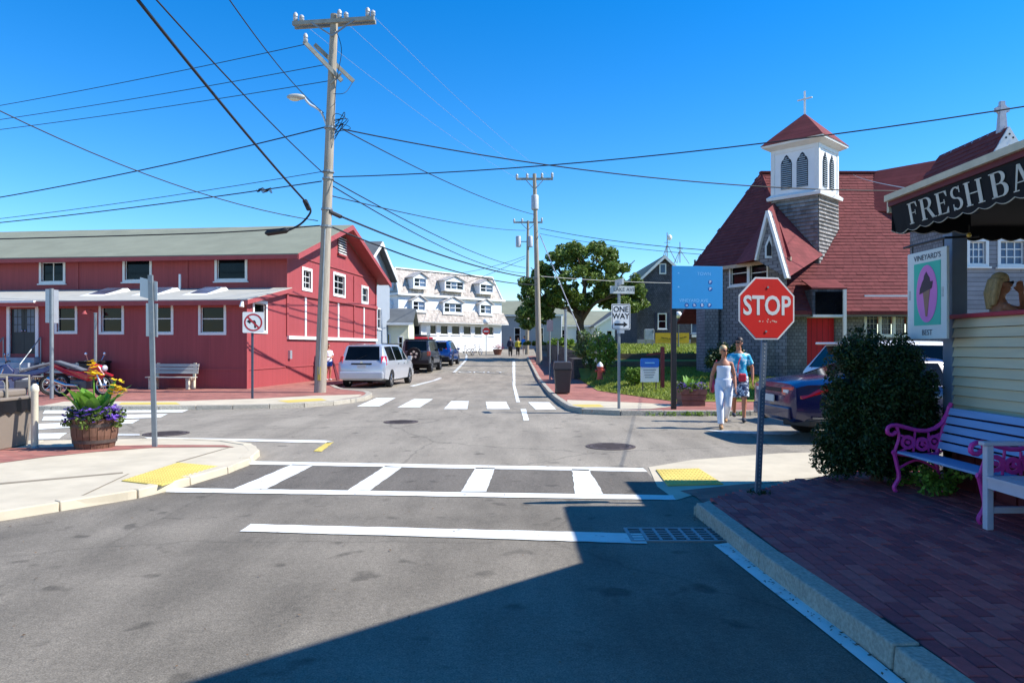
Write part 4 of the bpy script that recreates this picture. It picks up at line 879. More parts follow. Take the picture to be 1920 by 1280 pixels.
for w in tower+[Wall(N_+tb*S, ta, tb), Wall(N_+ta*S, tb, ta)]:
    f = MB(); w.bar(f, 0, .14, 8.1, 9.98, .001, .03); w.bar(f, S-.14, S, 8.1, 9.98, .001, .03); w.bar(f, .14, S-.14, 9.82, 9.98, .001, .025); f.build('corner_board', WHITE, bel)
    for cx_ in (.66, 1.34):
        hw = .24; zb, zs, zt = 8.28, 9.35, 9.72; prof = [(-hw, zb), (hw, zb), (hw, zs), (hw*.8, zs+.14), (hw*.5, zs+.2), (hw*.3, zt-.06), (0, zt), (-hw*.3, zt-.06), (-hw*.5, zs+.2), (-hw*.8, zs+.14), (-hw, zs)]
        f = MB(); f.slab([w.at(cx_+x, z, .002) for x, z in prof], w.n*.008); lv = f.build('louvre', mat('louvre_dark', (52, 60, 70), .8), bel)
        f = MB(); z = zb+.03
        while z < zt-.1:
            h_ = hw-.02 if z < zs else hw*.5 if z < zs+.18 else hw*.2
            f.slab([w.at(cx_-h_, z, .012), w.at(cx_+h_, z, .012), w.at(cx_+h_, z-.03, .06), w.at(cx_-h_, z-.03, .06)], (0, 0, .022)); z += .085
        f.build('louvre_slats', mat('louvre_slat_paint', (168, 180, 186), .7), lv)
f = MB(); f.hexa(tq(9.98, .04)+tq(10.12, .3)); f.hexa(tq(10.12, .3)+tq(10.2, .32)); f.build('belfry_cornice', WHITE, ch)
ap = Vector((*(N_+ta*S/2+tb*S/2), 11.62)); rings = [tq(10.2, .34), tq(10.72, -.14)]
f = MB()
for i in range(4):
    j = (i+1) % 4; f.poly([rings[0][i], rings[0][j], rings[1][j], rings[1][i]]); f.poly([rings[1][i], rings[1][j], ap])
o = f.build('spire_roof', ROOF_RED, ch)
t_ = ap; f = MB(); f.beam(t_-V(0, 0, .1), t_+V(0, 0, .95), .07, .07); ctr = t_+V(0, 0, .62); f.beam(ctr-Vector((*ta, 0))*.32, ctr+Vector((*ta, 0))*.32, .055, .055); f.build('cross', WHITE, ch)
# transept with white bargeboards and stone cross
TX, TY = 13.95, 20.0; TZ = 7.83; k_ = 1.58; XL, XR = 13.04, 17.; TE = 23.3; zt_ = lambda x: TZ-abs(x-TX)*k_
wt = Wall((XL, 20.4), (1, 0), (0, -1)); w4 = [wt.rect(1812, 1853, 448, 500), wt.rect(1870, 1925, 447, 501)]
b = MB(); wt.holed(b, 0, XR-XL, CB-.3, 5.4, [hole(r, .08) for r in w4]); b.poly([wt.at(0, 5.4), wt.at(TX-XL+1.45, 5.4), wt.at(TX-XL, TZ-.1), wt.at(0, zt_(XL)-.1)]); b.build('transept_wall', CLAP_GREY, ch, recalc=False)
b = MB(); b.poly([(XL, 20.4, CB-.3), (XL, TE, CB-.3), (XL, TE, zt_(XL)), (XL, 20.4, zt_(XL))]).poly([(XL, TE, CB), (XR, TE, CB), (XR, TE, 3), (TX, TE, TZ-.1), (XL, TE, zt_(XL))]); b.build('transept_side_wall', SHINGLE_GREY, ch)
for r in w4: window(wt, r, ch, .08, 3, 3, WHITE, GLASSB, mw=.03)
xl = XL-.12
pl_ = [(xl, TY, zt_(xl)), (xl, TE, zt_(xl)), (TX, TE, TZ), (TX, TY, TZ)]
f = MB(); f.slab(pl_, (.05, 0, -.1)); f.slab([(TX, TY, TZ), (TX, TE, TZ), (XR, TE, zt_(XR)), (XR, TY, zt_(XR))], (-.05, 0, -.1)); f.build('transept_roof', ROOF_RED, ch)
f = MB(); P1, P2, P3, P4 = Pt(1765, 299, 31.2), Pt(1640, 321, 33), Pt(1632, 396, 31.3), Pt(1702, 396, 30.6); f.slab([P1, P2, P3], (.1, .1, -.1)); f.slab([P1, P3, P4], (.1, .1, -.1)); f.slab([P1, P2, (25, 33, 9.9), (25, 31.2, 9.9)], (0, 0, -.1)); f.slab([P1, P4, (24, 30.4, 7.4), (25, 31.2, 9.9)], (0, .1, -.1)); f.build('rear_hip_roof', ROOF_RED, ch)
shingles(pl_, .2, .36, ROOF_RED2, ch)
f = MB()
for xe in (xl, XR): f.slab([(xe, TY-.06, zt_(xe)-.1), (TX, TY-.06, TZ), (TX, TY-.06, TZ-.5), (xe, TY-.06, zt_(xe)-.6)], (0, .08, 0))
f.build('transept_bargeboard', WHITE, ch)
f = MB()
for px_, pz_ in ((0, -.62), (-.1, -.72), (.1, -.72), (-.5, -1.15), (-.9, -1.8)): f.lathe([(.03, -.005), (.03, .0)], 8, (TX+px_, TY-.065, TZ+pz_+.4), 'y')
f.build('board_holes', BLACK, ch)
f = MB(); c_ = Vector((TX, TY+.25, TZ)); f.hexa([c_+V(-.12, -.08, -.1), c_+V(.12, -.08, -.1), c_+V(.12, .08, -.1), c_+V(-.12, .08, -.1), c_+V(-.06, -.05, .8), c_+V(.06, -.05, .8), c_+V(.06, .05, .8), c_+V(-.06, .05, .8)]); f.box(TX-.19, TX+.19, TY+.2, TY+.3, TZ+.5, TZ+.62); f.lathe([(.15, -.04), (.15, .04), (.1, .04), (.1, -.04)], 16, (TX, TY+.25, TZ+.56), 'y', True); f.build('stone_cross', mat('pale_stone', (176, 180, 190), .8), ch)
# ------------------------------------------------------------------ ice cream shop porch and the gabled shop beside the camera
BX, BY, BF = 4.85, 7.95, .75
sh = thing('ice_cream_porch', 'raised shop porch with cream siding and black awning on the right', 'shop porch', (BX, 6.5, .12), world=True)
SIDING = mat('cream_siding', (220, 203, 168), .65, var=.07, scale=2.5, stretch=(1, .6, 6), dirt=.15)
PY0 = 3.6
for k in range(10):                                              # clapboards, each its own board
    z0 = .92+k*.104; b = MB(); b.hexa([(BX+.02, PY0, z0), (BX-.03, PY0, z0), (BX-.03, BY, z0), (BX+.02, BY, z0), (BX+.02, PY0, z0+.098), (BX-.002, PY0, z0+.098), (BX-.002, BY, z0+.098), (BX+.02, BY, z0+.098)]); b.build('clapboard', SIDING, sh)
for k in range(10):
    z0 = .92+k*.104; b = MB(); b.hexa([(BX+.021, BY, z0), (10, BY, z0), (10, BY+.03, z0), (BX+.021, BY+.03, z0), (BX+.021, BY, z0+.105), (10, BY, z0+.105), (10, BY+.018, z0+.105), (BX+.021, BY+.018, z0+.105)]); b.build('clapboard', SIDING, sh)
MB().box(BX-.06, BX+.2, PY0, BY+.06, 1.955, 2.0).build('rail_cap', mat('red_rail_paint', (178, 40, 58), .5), sh, bevel=.008)
MB().box(BX+.2, 10, BY-.1, BY+.06, 1.956, 2.001).build('rail_cap', mat('red_rail_paint', (178, 40, 58), .5), sh)
MB().box(BX+.021, BX+.05, PY0, BY-.01, .9, 1.95).build('shadow_line_backing', MATBLACK, sh)  # black panel added behind the clapboards so their gaps read as shadow lines
MB().box(BX-.03, BX+.02, PY0, BY+.01, .74, .915).build('skirt_board', REDDARK, sh)
MB().box(BX-.01, BX+.02, PY0, BY, .12, .739).build('skirt', REDDARK, sh)
for k in range(14): MB().box(BX-.03, BX-.011, PY0+.1+k*.31, PY0+.3+k*.31, .13, .735).build('skirt_slat', REDDARK, sh)
MB().box(BX+.05, 10, PY0, BY, .65, .745).build('porch_floor', mat('porch_floor_grey', (110, 108, 108), .8), sh)
POSTG = mat('post_grey_paint', (128, 140, 156), .6, var=.06)
for (px_, py_) in ((BX+.0, BY-.12), (9.8, BY-.12), (BX, 3.7)):
    MB().box(px_-.03, px_+.14, py_-.04, py_+.13, .12 if px_ < 6 else .3, 3.05).build('post', POSTG, sh, bevel=.006)
# roof, fascia, dark underside
RX, RY1, RY0 = 3.79, 7.15, 3.4
b = MB(); b.slab([(RX, RY0, 3.09), (10.5, RY0, 3.75), (10.5, 8.5, 3.75), (4.65, 8.5, 3.17), (4.65, RY1, 3.17), (RX, RY1, 3.09)], (0, 0, .06)); b.build('porch_roof', ROOF_DK, sh)
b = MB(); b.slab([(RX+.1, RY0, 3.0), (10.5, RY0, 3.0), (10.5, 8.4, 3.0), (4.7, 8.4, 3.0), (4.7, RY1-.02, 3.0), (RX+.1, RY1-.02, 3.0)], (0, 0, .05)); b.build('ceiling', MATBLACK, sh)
MB().box(RX-.05, RX+.0, RY0, RY1, 3.105, 3.165).build('fascia', mat('cream_fascia', (206, 190, 160), .6), sh)
MB().box(RX-.01, RX+.02, RY0, RY1, 3.055, 3.104).build('fascia_lower', REDDARK, sh)
MB().box(RX, 4.6, RY1+.001, RY1+.04, 3.0, 3.165).build('fascia', mat('cream_fascia', (206, 190, 160), .6), sh)
# awning valance with scalloped hem and piping
def valance(name, p0, p1, zt, zb, out, m, per=.21, amp=.028):
    p0, p1 = Vector(p0), Vector(p1); L = (p1-p0).length; n = max(8, int(L/per*10)); t = []; q = []
    for i in range(n+1):
        s_ = i/n; p = p0.lerp(p1, s_); t.append((p.x, p.y, zt)); q.append((p.x+out[0], p.y+out[1], zb-amp*abs(math.sin(math.pi*s_*L/per))+amp*.5))
    b = MB()
    for i in range(n): b.poly([t[i], t[i+1], q[i+1], q[i]])
    o = b.build(name, m, sh); so_ = o.modifiers.new('thick', 'SOLIDIFY'); so_.thickness = .006
    b = MB(); b.tube(q, .007, 5); b.build('piping', mat('awning_piping', (196, 192, 178), .8), o); return o
aw = valance('awning_valance', (RX+.01, RY1-.03, 0), (RX+.01, RY0, 0), 3.06, 2.785, (.05, 0), MATBLACK)
valance('awning_end', (RX+.02, RY1-.02, 0), (4.6, RY1-.02, 0), 3.06, 2.8, (0, .01), MATBLACK)
valance('back_valance', (BX+.25, BY+.05, 0), (9.6, BY+.05, 0), 3.0, 2.86, (0, .02), MATBLACK)
# serif letters drawn as strokes: (x0,y0,x1,y1,width) and arcs
def glyph(ch_):
    L = []
    def bar(x0, y0, x1, y1): L.append([(x0, y0), (x1, y0), (x1, y1), (x0, y1)])
    def arc(cx_, cy_, rx, ry, a0, a1, w0, w1, n=10):
        for i in range(n):
            t0, t1 = a0+(a1-a0)*i/n, a0+(a1-a0)*(i+1)/n
            wa_, wb_ = w0+(w1-w0)*abs(math.cos(R(t0))), w0+(w1-w0)*abs(math.cos(R(t1)))
            f = lambda t, w: [(cx_+(rx+w/2)*math.cos(R(t)), cy_+(ry+w/2*.8)*math.sin(R(t))), (cx_+(rx-w/2)*math.cos(R(t)), cy_+(ry-w/2*.8)*math.sin(R(t)))]
            p, q = f(t0, wa_), f(t1, wb_); L.append([p[0], p[1], q[1], q[0]])
    S_, T = .15, .045
    def stem(x, top=1., bot=0., fl=.07): bar(x, bot, x+S_, top); bar(x-fl, bot, x+S_+fl, bot+T); bar(x-fl, top-T, x+S_+fl, top)
    if ch_ in 'FE':
        stem(.07); bar(.2, 1-T, .62, 1.); L.append([(.62, 1), (.62, .74), (.58, .76), (.5, .95)]); bar(.2, .49, .48, .49+T); bar(.45, .4, .48, .63)
        if ch_ == 'E': bar(.2, 0, .64, T); L.append([(.64, 0), (.66, .28), (.62, .26), (.5, .04)])
        return L, .7
    if ch_ == 'H': stem(.07); stem(.6); bar(.2, .48, .62, .48+T); return L, .82
    if ch_ == 'R': stem(.07); arc(.36, .74, .2, .235, -90, 90, .05, .15); bar(.2, 1-T, .38, 1); bar(.2, .48, .38, .48+T); L.append([(.34, .5), (.48, .5), (.74, .0), (.58, .0)]); bar(.6, 0, .8, T); return L, .78
    if ch_ == 'B': stem(.07); arc(.38, .76, .17, .215, -90, 90, .05, .14); arc(.4, .27, .2, .25, -90, 90, .05, .16); bar(.2, 1-T, .4, 1); bar(.2, .5, .42, .5+T); bar(.2, 0, .42, T); return L, .72
    if ch_ == 'S': arc(.32, .74, .2, .23, 40, 270, .06, .12, 12); arc(.32, .27, .21, .24, 90, -140, .06, .13, 12); bar(.48, .72, .52, 1.0); bar(.1, 0, .14, .28); return L, .62
    if ch_ == 'A': L.append([(.33, 1), (.42, 1), (.16, .04), (.1, .04)]); L.append([(.33, 1), (.45, 1), (.76, .03), (.58, .03)]); bar(.2, .3, .6, .34); bar(.02, 0, .26, T); bar(.5, 0, .84, T); return L, .8
LET = mat('awning_letter', (206, 200, 186), .8)
def px_y(u): return RX*F/(u-CX)
for c, u0, u1 in (('F', 1699, 1718), ('R', 1721, 1748), ('E', 1751, 1774), ('S', 1777, 1800), ('H', 1804, 1838), ('B', 1851, 1886), ('A', 1890, 1926)):
    quads, wd_ = glyph(c); ya, yb = px_y(u0), px_y(u1); b = MB(); z0, hh = 2.825, .195
    sl_ = .05/.275
    for q in quads: b.poly([(RX+.004+(3.06-(z0+hh*y))*sl_-.006, ya+(yb-ya)*x/wd_, z0+hh*y) for x, y in q])
    o = b.build('letter', LET, aw); so_ = o.modifiers.new('thick', 'SOLIDIFY'); so_.thickness = .003
# hanging bulb
t = thing('porch_bulb', 'small lit bulb hanging under the porch ceiling', 'light bulb', Pt(1817, 441, 6.9))
MB().tube([(0, 0, .03), (0, 0, .1)], .006, 6).build('cord', BLACK, t); MB().ball((0, 0, 0), .022).build('bulb', mat('bulb_amber', (220, 190, 90), .3), t, 60)
# ice cream sign hung parallel to the street from a bracket
SX = 4.56; sy1, sy0 = 8.2, 7.46; sz1, sz0 = 2.71, 1.735
si = thing('ice_cream_sign', 'white hanging shop sign with a painted chocolate ice cream cone on pink oval', 'sign', (SX, 7.83, sz0), world=True)
MB().box(SX, SX+.03, sy0, sy1, sz0, sz1).build('panel', mat('sign_panel_white', (216, 220, 214), .6, var=.04), si, bevel=.006)
yc, zc = (sy0+sy1)/2-.02, (sz0+sz1)/2+.01
TEAL = mat('sign_teal', (60, 186, 160), .6, var=.03); PINK = mat('sign_pink', (212, 122, 190), .6, var=.03); CHOC = mat('sign_chocolate', (66, 48, 56), .6); CONE = mat('sign_cone', (150, 112, 90), .6); INK = mat('sign_ink', (70, 72, 84), .6)
MB().box(SX-.004, SX-.0005, yc-.25, yc+.25, zc-.345, zc+.345).build('teal_field', TEAL, si)
b = MB(); b.slab([(SX-.005, yc+.195*math.cos(a), zc+.315*math.sin(a)) for a in np.linspace(0, 2*math.pi, 40)[:-1]], (-.003, 0, 0)); b.build('pink_oval', PINK, si)
b = MB(); b.slab([(SX-.009, yc-.07, zc+.06), (SX-.009, yc+.07, zc+.06), (SX-.009, yc+.015, zc-.25), (SX-.009, yc-.015, zc-.25)], (-.003, 0, 0)); b.build('cone', CONE, si)
b = MB(); b.slab([(SX-.0095, yc+y, zc+z) for y, z in ((-.09, .05), (.13, .0), (.12, .06), (.1, .09), (.08, .13), (.05, .16), (.04, .2), (.0, .24), (-.03, .2), (-.06, .17), (-.07, .13), (-.12, .13), (-.1, .06))], (-.003, 0, 0)); b.build('ice_cream', CHOC, si)
for s_ in (1, -1): pass
lettering("VINEYARD'S", .085, INK, si, (SX-.003, yc+.0, sz1-.075), (0, -1, 0), (0, 0, 1), extrude=.001, xs=1.1)
lettering('BEST', .085, INK, si, (SX-.003, yc, sz0+.07), (0, -1, 0), (0, 0, 1), extrude=.001, xs=1.1)
for yy_, txt in ((sy1-.06, 'ICE CREAM'), (sy0+.06, 'HOMEMADE')): lettering('I'*9 if False else '::::::::', .06, INK, si, (SX-.003, yy_, zc), (0, 0, -1), (0, -1, 0), extrude=.001)
b = MB(); b.tube([(SX+.3, 7.4, 2.80), (SX+.015, 7.5, 2.80), (SX+.015, 8.3, 2.80)], .014, 6); b.build('bracket', BLACK, si)
for yy_ in (sy0+.08, sy1-.08): b = MB(); b.tube([(SX+.015, yy_, sz1-.005), (SX+.015, yy_, 2.80)], .008, 5); b.build('hook', BLACK, si)
# gabled shop whose shadow fills the near road (outside the frame on the right)
t = thing('gabled_shop', 'gabled shop building adjoining the cream porch at the right edge', 'shop', (3.95, 0, .1), world=True)
b = MB(); xg = 4.05
b.slab([(xg, 5.2, .1), (xg, -3.2, .1), (xg, -3.2, 3.2), (xg, 1.0, 7.3), (xg, 5.2, 3.2)], (6.5, 0, 0)); b.build('wall', SIDING, t)
b = MB(); b.slab([(3.86, 5.42, 3.02), (3.86, 1.0, 7.5), (10.8, 1.0, 7.5), (10.8, 5.42, 3.02)], (0, 0, .08)); b.slab([(3.86, 1.0, 7.5), (3.86, -3.4, 3.05), (10.8, -3.4, 3.05), (10.8, 1.0, 7.5)], (0, 0, .08)); b.build('roof', ROOF_DK, t)
wq = Wall((xg, 0), (0, 1), (-1, 0))
for a in (-1.8, 2.2):
    b = MB(); wq.bar(b, a, a+1.2, 1.0, 2.4, .0, .04); o = b.build('window', WHITE, t); b = MB(); wq.bar(b, a+.1, a+1.1, 1.1, 2.3, .04, .05); b.build('pane', GLASS, o)
b = MB(); wq.bar(b, .5, 1.5, .12, 2.3, .0, .04); b.build('door', REDDARK, t)
# ------------------------------------------------------------------ utility poles
def insulator(b, c, r=.07, h=.24):
    b.lathe([(r*.5, 0), (r*.9, .03), (r, h*.35), (r*.6, h*.45), (r*.95, h*.55), (r*.9, h*.8), (r*.4, h), (0, h)], 10, c)
PB, PTOP = Vector(G(600, 735, .12)), Vector(Pt(627, 28, 24.0)); PB.z = .1
p1 = thing('utility_pole', 'tall near wooden utility pole with street lamp at the red building', 'utility pole', PB, world=True)
def on(f): return PB.lerp(PTOP, f)
def onv(v): return on((735-v)/(735-28.))
MB().tube([on(k/12) for k in range(13)], [.2-.075*k/12 for k in range(13)], 14).build('pole', POLEW, p1, 40)
ca = onv(42); ax = Vector((1, -.12, .008)).normalized()
for dy_ in (-.13, .13): MB().beam(ca-ax*1.42+V(0, dy_, -.02), ca+ax*1.42+V(0, dy_, -.02), .1, .13).build('crossarm', ARMW, p1)
for s_ in (-1, 1): MB().beam(ca+ax*s_*.75+V(0, -.19, -.05), onv(72)+V(0, -.2, 0), .03, .05).build('brace', GALV, p1)
for s_ in (-1.32, -1.1, .22, .45, 1.2, 1.38):
    b = MB(); insulator(b, tuple(ca+ax*s_+V(0, -.13, .05)), .085, .3 if abs(s_) in (1.32, .22, 1.2) else .2); b.build('insulator', PORC, p1, 40)
cb = onv(118); ay = Vector((.62, .62, -.48)).normalized(); ay = (Vector(Pt(645, 160, 24.4))-Vector(Pt(572, 78, 23.6))).normalized()
for pa, pb_ in ((Pt(570, 78, 23.55), Pt(641, 152, 23.9)), (Pt(590, 84, 24.1), Pt(663, 153, 24.4))): MB().beam(pa, pb_, .1, .12).build('crossarm', ARMW, p1)
b = MB(); insulator(b, Pt(573, 80, 23.55), .08, .3); b.build('insulator', PORC, p1, 40)
MB().beam(Pt(640, 138, 23.8), onv(160)+V(0, -.15, 0), .05, .05).build('brace', ARMW, p1)
MB().box(*(lambda c: (c.x-.06, c.x+.06, c.y-.06, c.y+.06, c.z-.3, c.z+.1))(Vector(Pt(661, 152, 24.4)))).build('cutout_fuse', PORC, p1)
# street lamp arm
la = onv(255); lh = Vector(Pt(562, 182, 23.6))
MB().tube(smooth_path([la, la+V(-.25, -.1, .75), Vector(Pt(580, 195, 23.7)), lh+V(.12, .02, .02)], 15), .035, 8).build('lamp_arm', ALU, p1, 40)
b = MB(); b.ball((lh.x-.12, lh.y, lh.z), (.32, .14, .1), 14, 8); lhd = b.build('lamp_head', mat('lamp_head_grey', (176, 174, 164), .5), p1, 60)
b = MB(); b.ball((lh.x-.16, lh.y, lh.z-.06), (.2, .1, .08), 12, 6); b.build('lens', mat('lamp_lens', (220, 216, 190), .3), lhd, 60)
for v in (240, 322, 335, 392, 424): b = MB(); c = onv(v); b.lathe([(.2, -.03), (.2, .03)], 12, tuple(c)); b.build('pole_band', GALV, p1)
random.seed(3)
b = MB()
for k in range(7):
    a = onv(232+random.uniform(-8, 14)); q = [a, a+V(random.uniform(.2, .5), -.1, random.uniform(-.1, .35)), a+V(random.uniform(.4, .8), -.15, random.uniform(-.3, .2)), a+V(.15, 0, random.uniform(-.5, -.1))]; b.tube(smooth_path(q, 12), .012, 4)
b.build('looped_cable', WIRE, p1)
b = MB(); b.tube(smooth_path([onv(60)+V(.1, -.2, 0), onv(100)+V(.35, -.25, 0), onv(160)+V(.2, -.2, 0), onv(235)+V(.16, -.18, 0)], 16), .012, 5); b.tube(smooth_path([Pt(661, 155, 24.4), onv(178)+V(.5, -.2, 0), onv(180)+V(.12, -.2, 0)], 12), .01, 5); b.build('drop_cable', WIRE, p1)
b = MB(); b.tube([onv(700)+V(.0, -.195, 0), onv(430)+V(0, -.16, 0)], .03, 6); b.build('conduit', GALV, p1)
b = MB(); c = onv(700); b.box(c.x-.05, c.x+.05, c.y-.215, c.y-.19, c.z-.2, c.z+.25); b.build('reflector_plate', mat('faded_yellow', (196, 176, 80), .7), p1)
# second and third poles down the street
def far_pole(u, v0, v1, y, r, label, arms, tr):
    base = Vector((Xu(u, y), y, zg(y)+.1)); top = Vector(Pt(u-9 if v0 < 340 else u+2, v0, y))
    t = thing('utility_pole', label, 'utility pole', base, world=True)
    MB().tube([base, base.lerp(top, .5), top], [r, r*.8, r*.6], 12).build('pole', POLEW, t, 40)
    for va, hw in arms:
        c = base.lerp(top, (v1-va)/(v1-v0)); MB().beam(c-V(hw, 0, -.05), c+V(hw, 0, .05), .12, .14).build('crossarm', ARMW, t)
        for s_ in (-1, 1): MB().beam(c+V(s_*hw*.5, -.1, 0), c+V(0, -.12, -.7), .04, .05).build('brace', GALV, t)
        for s_ in (-.95, -.4, .4, .95): b = MB(); insulator(b, tuple(c+V(s_*hw, 0, .1+.05*s_)), .1, .34); b.build('insulator', PORC, t, 40)
    for uu, vv in tr:
        c = Vector(Pt(uu, vv, y)); MB().lathe([(.05, .55), (.22, .5), (.25, .45), (.25, -.45), (.2, -.5), (0, -.5)], 12, tuple(c)).build('transformer', mat('transformer_grey', (176, 180, 184), .5), t, 40)
        MB().beam(c, Vector((base.lerp(top, (v1-vv)/(v1-v0)).x, y, c.z)), .06, .08).build('bracket', GALV, t)
    return t, base, top
p2, b2, t2 = far_pole(1011, 326, 682, 48, .21, 'middle utility pole beside the brick pavement on the right', [(337, 1.25)], [(1003, 380)])
p3, b3, t3 = far_pole(988, 414, 666, 66, .2, 'farthest utility pole standing left of the big tree, with two transformers', [(418, 1.35)], [(972, 453), (994, 453)])
# ------------------------------------------------------------------ overhead cables
def cable(label, pts, r=.016, sag=0., m=WIRE, group=None, n=18):
    P = [Vector(Pt(*p)) if len(p) == 3 and not isinstance(p, Vector) else Vector(p) for p in pts]
    if len(P) == 2: Q = [P[0].lerp(P[1], k/n)-V(0, 0, sag*4*(k/n)*(1-k/n)) for k in range(n+1)]
    else: Q = smooth_path(P, n*2)
    o = MB().tube(Q, r, 5).build('overhead_cable', m, None, 60); return tag(o, label, 'cable', 'overhead cables')
L24 = 24.
cable('topmost of three thin parallel lines leaving the near pole to the left edge', [(570, 84, 23.55), (-420, 262, 34)], .013, .25)
cable('middle of three thin parallel lines leaving the near pole to the left edge', [(613, 121, 23.9), (-420, 276, 34)], .013, .25)
cable('lowest of three thin parallel lines leaving the near pole to the left edge', [(616, 152, 24), (-420, 286, 34)], .013, .25)
cable('long dark cable falling from the upper left edge behind the red roof ridge', [(-420, -20, 14), (596, 414, 24)], .015, .75)
cable('thick twin cable running from the top edge down to its splice by the near pole', [(140, -150, 11), (578, 384, 23.6)], .035, .12)
cable('dark cable from the top edge to the pole, right of the thick one', [(160, -150, 11), (604, 323, 24)], .018, .15)
cable('thin cable from the top edge to the lamp arm of the near pole', [(330, -150, 11), (607, 212, 24)], .013, .3)
cable('medium cable from the left edge rising to the lamp level of the near pole', [(-420, 425, 32), (612, 238, 24)], .022, .45)
cable('thin cable just above the coil cable at the left of the near pole', [(-420, 448, 34), (604, 322, 24)], .012, .3)
cable('cable with a hanging coil at the left of the near pole', [(-420, 448, 34), (603, 340, 24)], .02, .3)
cable('messenger cable running level along the red roof ridge', [(-420, 452, 26), (-100, 450, 25), (300, 440, 24), (470, 433, 23.6), (600, 423, 24)], .022)
cable('thick loop joining twin cable to splice box', [(578, 384, 23.6), (582, 398, 23.6), (566, 418, 23.6), (545, 430, 23.6), (530, 434, 23.6)], .035)
o = MB().beam(Pt(571, 375, 23.6), Pt(580, 394, 23.6), .15, .15).build('cable_splice', BLACK, None, bevel=.03); tag(o, 'small dark cable clamp at the end of the thick twin cable', 'cable splice')
o = MB().tube([Pt(497, 437, 23.6), Pt(502, 437, 23.6), Pt(536, 432, 23.6), Pt(541, 432, 23.6)], [.04, .1, .1, .04], 10).build('splice_box', BLACK, None, 40); tag(o, 'long black splice case hanging in front of the red roof', 'splice box')
b = MB()
for k in range(5): b.tube([Vector(Pt(481+27*j/10, 356+4*math.sin(k+j*1.1), 24.3))+V(0, .04*k, 0) for j in range(11)], .012, 4)
tag(b.build('cable_coil', WIRE), 'coil of spare cable hanging left of the near pole', 'cable coil')
o = MB().beam(Pt(616, 396, 23.9), Pt(640, 407, 24.3), .14, .12).build('splice_box', BLACK, None, bevel=.03); tag(o, 'short dark splice case just right of the near pole', 'splice box')
cable('dark cable from lamp level of the near pole sagging across to the church roof', [(640, 242, 24), (1720, 358, 27)], .022, .55)
cable('long cable rising from the near pole to the upper right corner', [(618, 332, 24), (2250, 145, 16)], .018, .45)
cable('cable from the lamp level of the near pole down to the middle pole', [(645, 244, 24), (1000, 402, 48)], .02, .3)
cable('upper of the pair of lines from the near pole to the far pole', [(615, 334, 24), (985, 502, 66)], .022, .5)
cable('lower of the pair of lines from the near pole to the far pole', [(615, 344, 24), (985, 512, 66)], .022, .7)
cable('cable from mid height of the near pole to the crossarm of the far pole', [(612, 365, 24), (985, 432, 66)], .02, .3)
cable('thick low cable from the splice case to the middle pole', [(640, 406, 24.2), (1008, 522, 48)], .035, .35)
cable('lowest cable from the near pole to the middle pole', [(604, 418, 24), (1008, 534, 48)], .03, .5)
cable('faint line from the top crossarm towards the middle pole, nearest the frame edge', [(700, 30, 24), (1030, 330, 48)], .005, .3, WIREP)
cable('faint line from the centre of the top crossarm to the middle pole', [(640, 34, 24), (1000, 332, 48)], .005, .3, WIREP)
cable('faint line from the left end of the top crossarm to the middle pole', [(560, 38, 24), (972, 336, 48)], .005, .3, WIREP)
cable('cable crossing the big tree from the middle pole towards the church', [(1012, 428, 48), (1500, 478, 30)], .02, .3)
cable('second cable from the middle pole to the church, slightly lower', [(1012, 438, 48), (1500, 486, 30)], .014, .3)
cable('pale bright cable from middle pole to behind the blue parking sign', [(1014, 518, 48), (1290, 531, 56)], .022, .1, WIREP)
cable('guy wire slanting from the middle pole through the tree to the lawn', [(1012, 440, 48), (1115, 688, 34)], .03, 0., WIREP)
cable('line linking far pole to the white mansard building, upper', [(985, 480, 66), (862, 512, 78)], .02, .2)
cable('line linking far pole to the white mansard building, lower', [(985, 484, 66), (800, 556, 74)], .02, .2)
cable('thin line from church ridge to the porch roof', [(1600, 328, 32), (1705, 354, 9.5)], .008, .05, WIREP)
# ------------------------------------------------------------------ signs
def plate(b, pts, y, th=.004): b.slab([(x, y, z) for x, z in pts], (0, th, 0))
def rrect(w, h, r, cx=0, cz=0, n=4):
    out = []
    for sx, sz, a0 in ((1, 1, 0), (-1, 1, 90), (-1, -1, 180), (1, -1, 270)):
        for k in range(n+1):
            a = R(a0+90*k/n); out.append((cx+sx*(w/2-r)+r*math.cos(a), cz+sz*(h/2-r)+r*math.sin(a)))
    return out
def hat_post(h, w=.055, name='post', t=None, m=GALV, lean=0.):
    b = MB(); pr = [(-w/2, 0), (-w/2, .018), (-w/4, .018), (-w/4, .0), (w/4, .0), (w/4, .018), (w/2, .018), (w/2, 0), (w/3.2, -.006), (-w/3.2, -.006)]
    b.slab([(x, y+.012, 0) for x, y in pr], (lean*h, 0, h)); return b.build(name, m, t)
# stop sign
x, y, _ = G(1422, 930, .095); base = (x, y, .095)
st_ = thing('stop_sign', 'red octagonal STOP sign on a steel post at the near right corner', 'stop sign', base, R(13))
pxm = F/y; lean = 14/295; sz_ = 58.5/pxm; cz_ = 352/pxm; cx_ = lean*cz_
b = MB(); b.slab([(-.03, 0, 0), (.03, 0, 0), (.03, .03, 0), (-.03, .03, 0)], (lean*(cz_+.2), 0, cz_+.2)); b.build('post', mat('stop_post_steel', (96, 112, 130), .5, .4), st_)
b = MB()
for k in range(46):
    z = .06+k*.04; b.lathe([(.006, -.002), (.006, 0)], 6, (lean*z, -.0005, z), 'y')
stuff(b.build('post_holes', mat('hole_pale', (190, 190, 186), .8), st_))
oct_ = lambda r, y_: [(cx_+r*math.cos(R(22.5+45*k)), y_, cz_+r*math.sin(R(22.5+45*k))) for k in range(8)]
STR = sz_/math.cos(R(22.5)); SRED = mat('stop_red', (214, 32, 26), .45, var=.04); SW = mat('sign_white', (222, 222, 218), .5, var=.04)
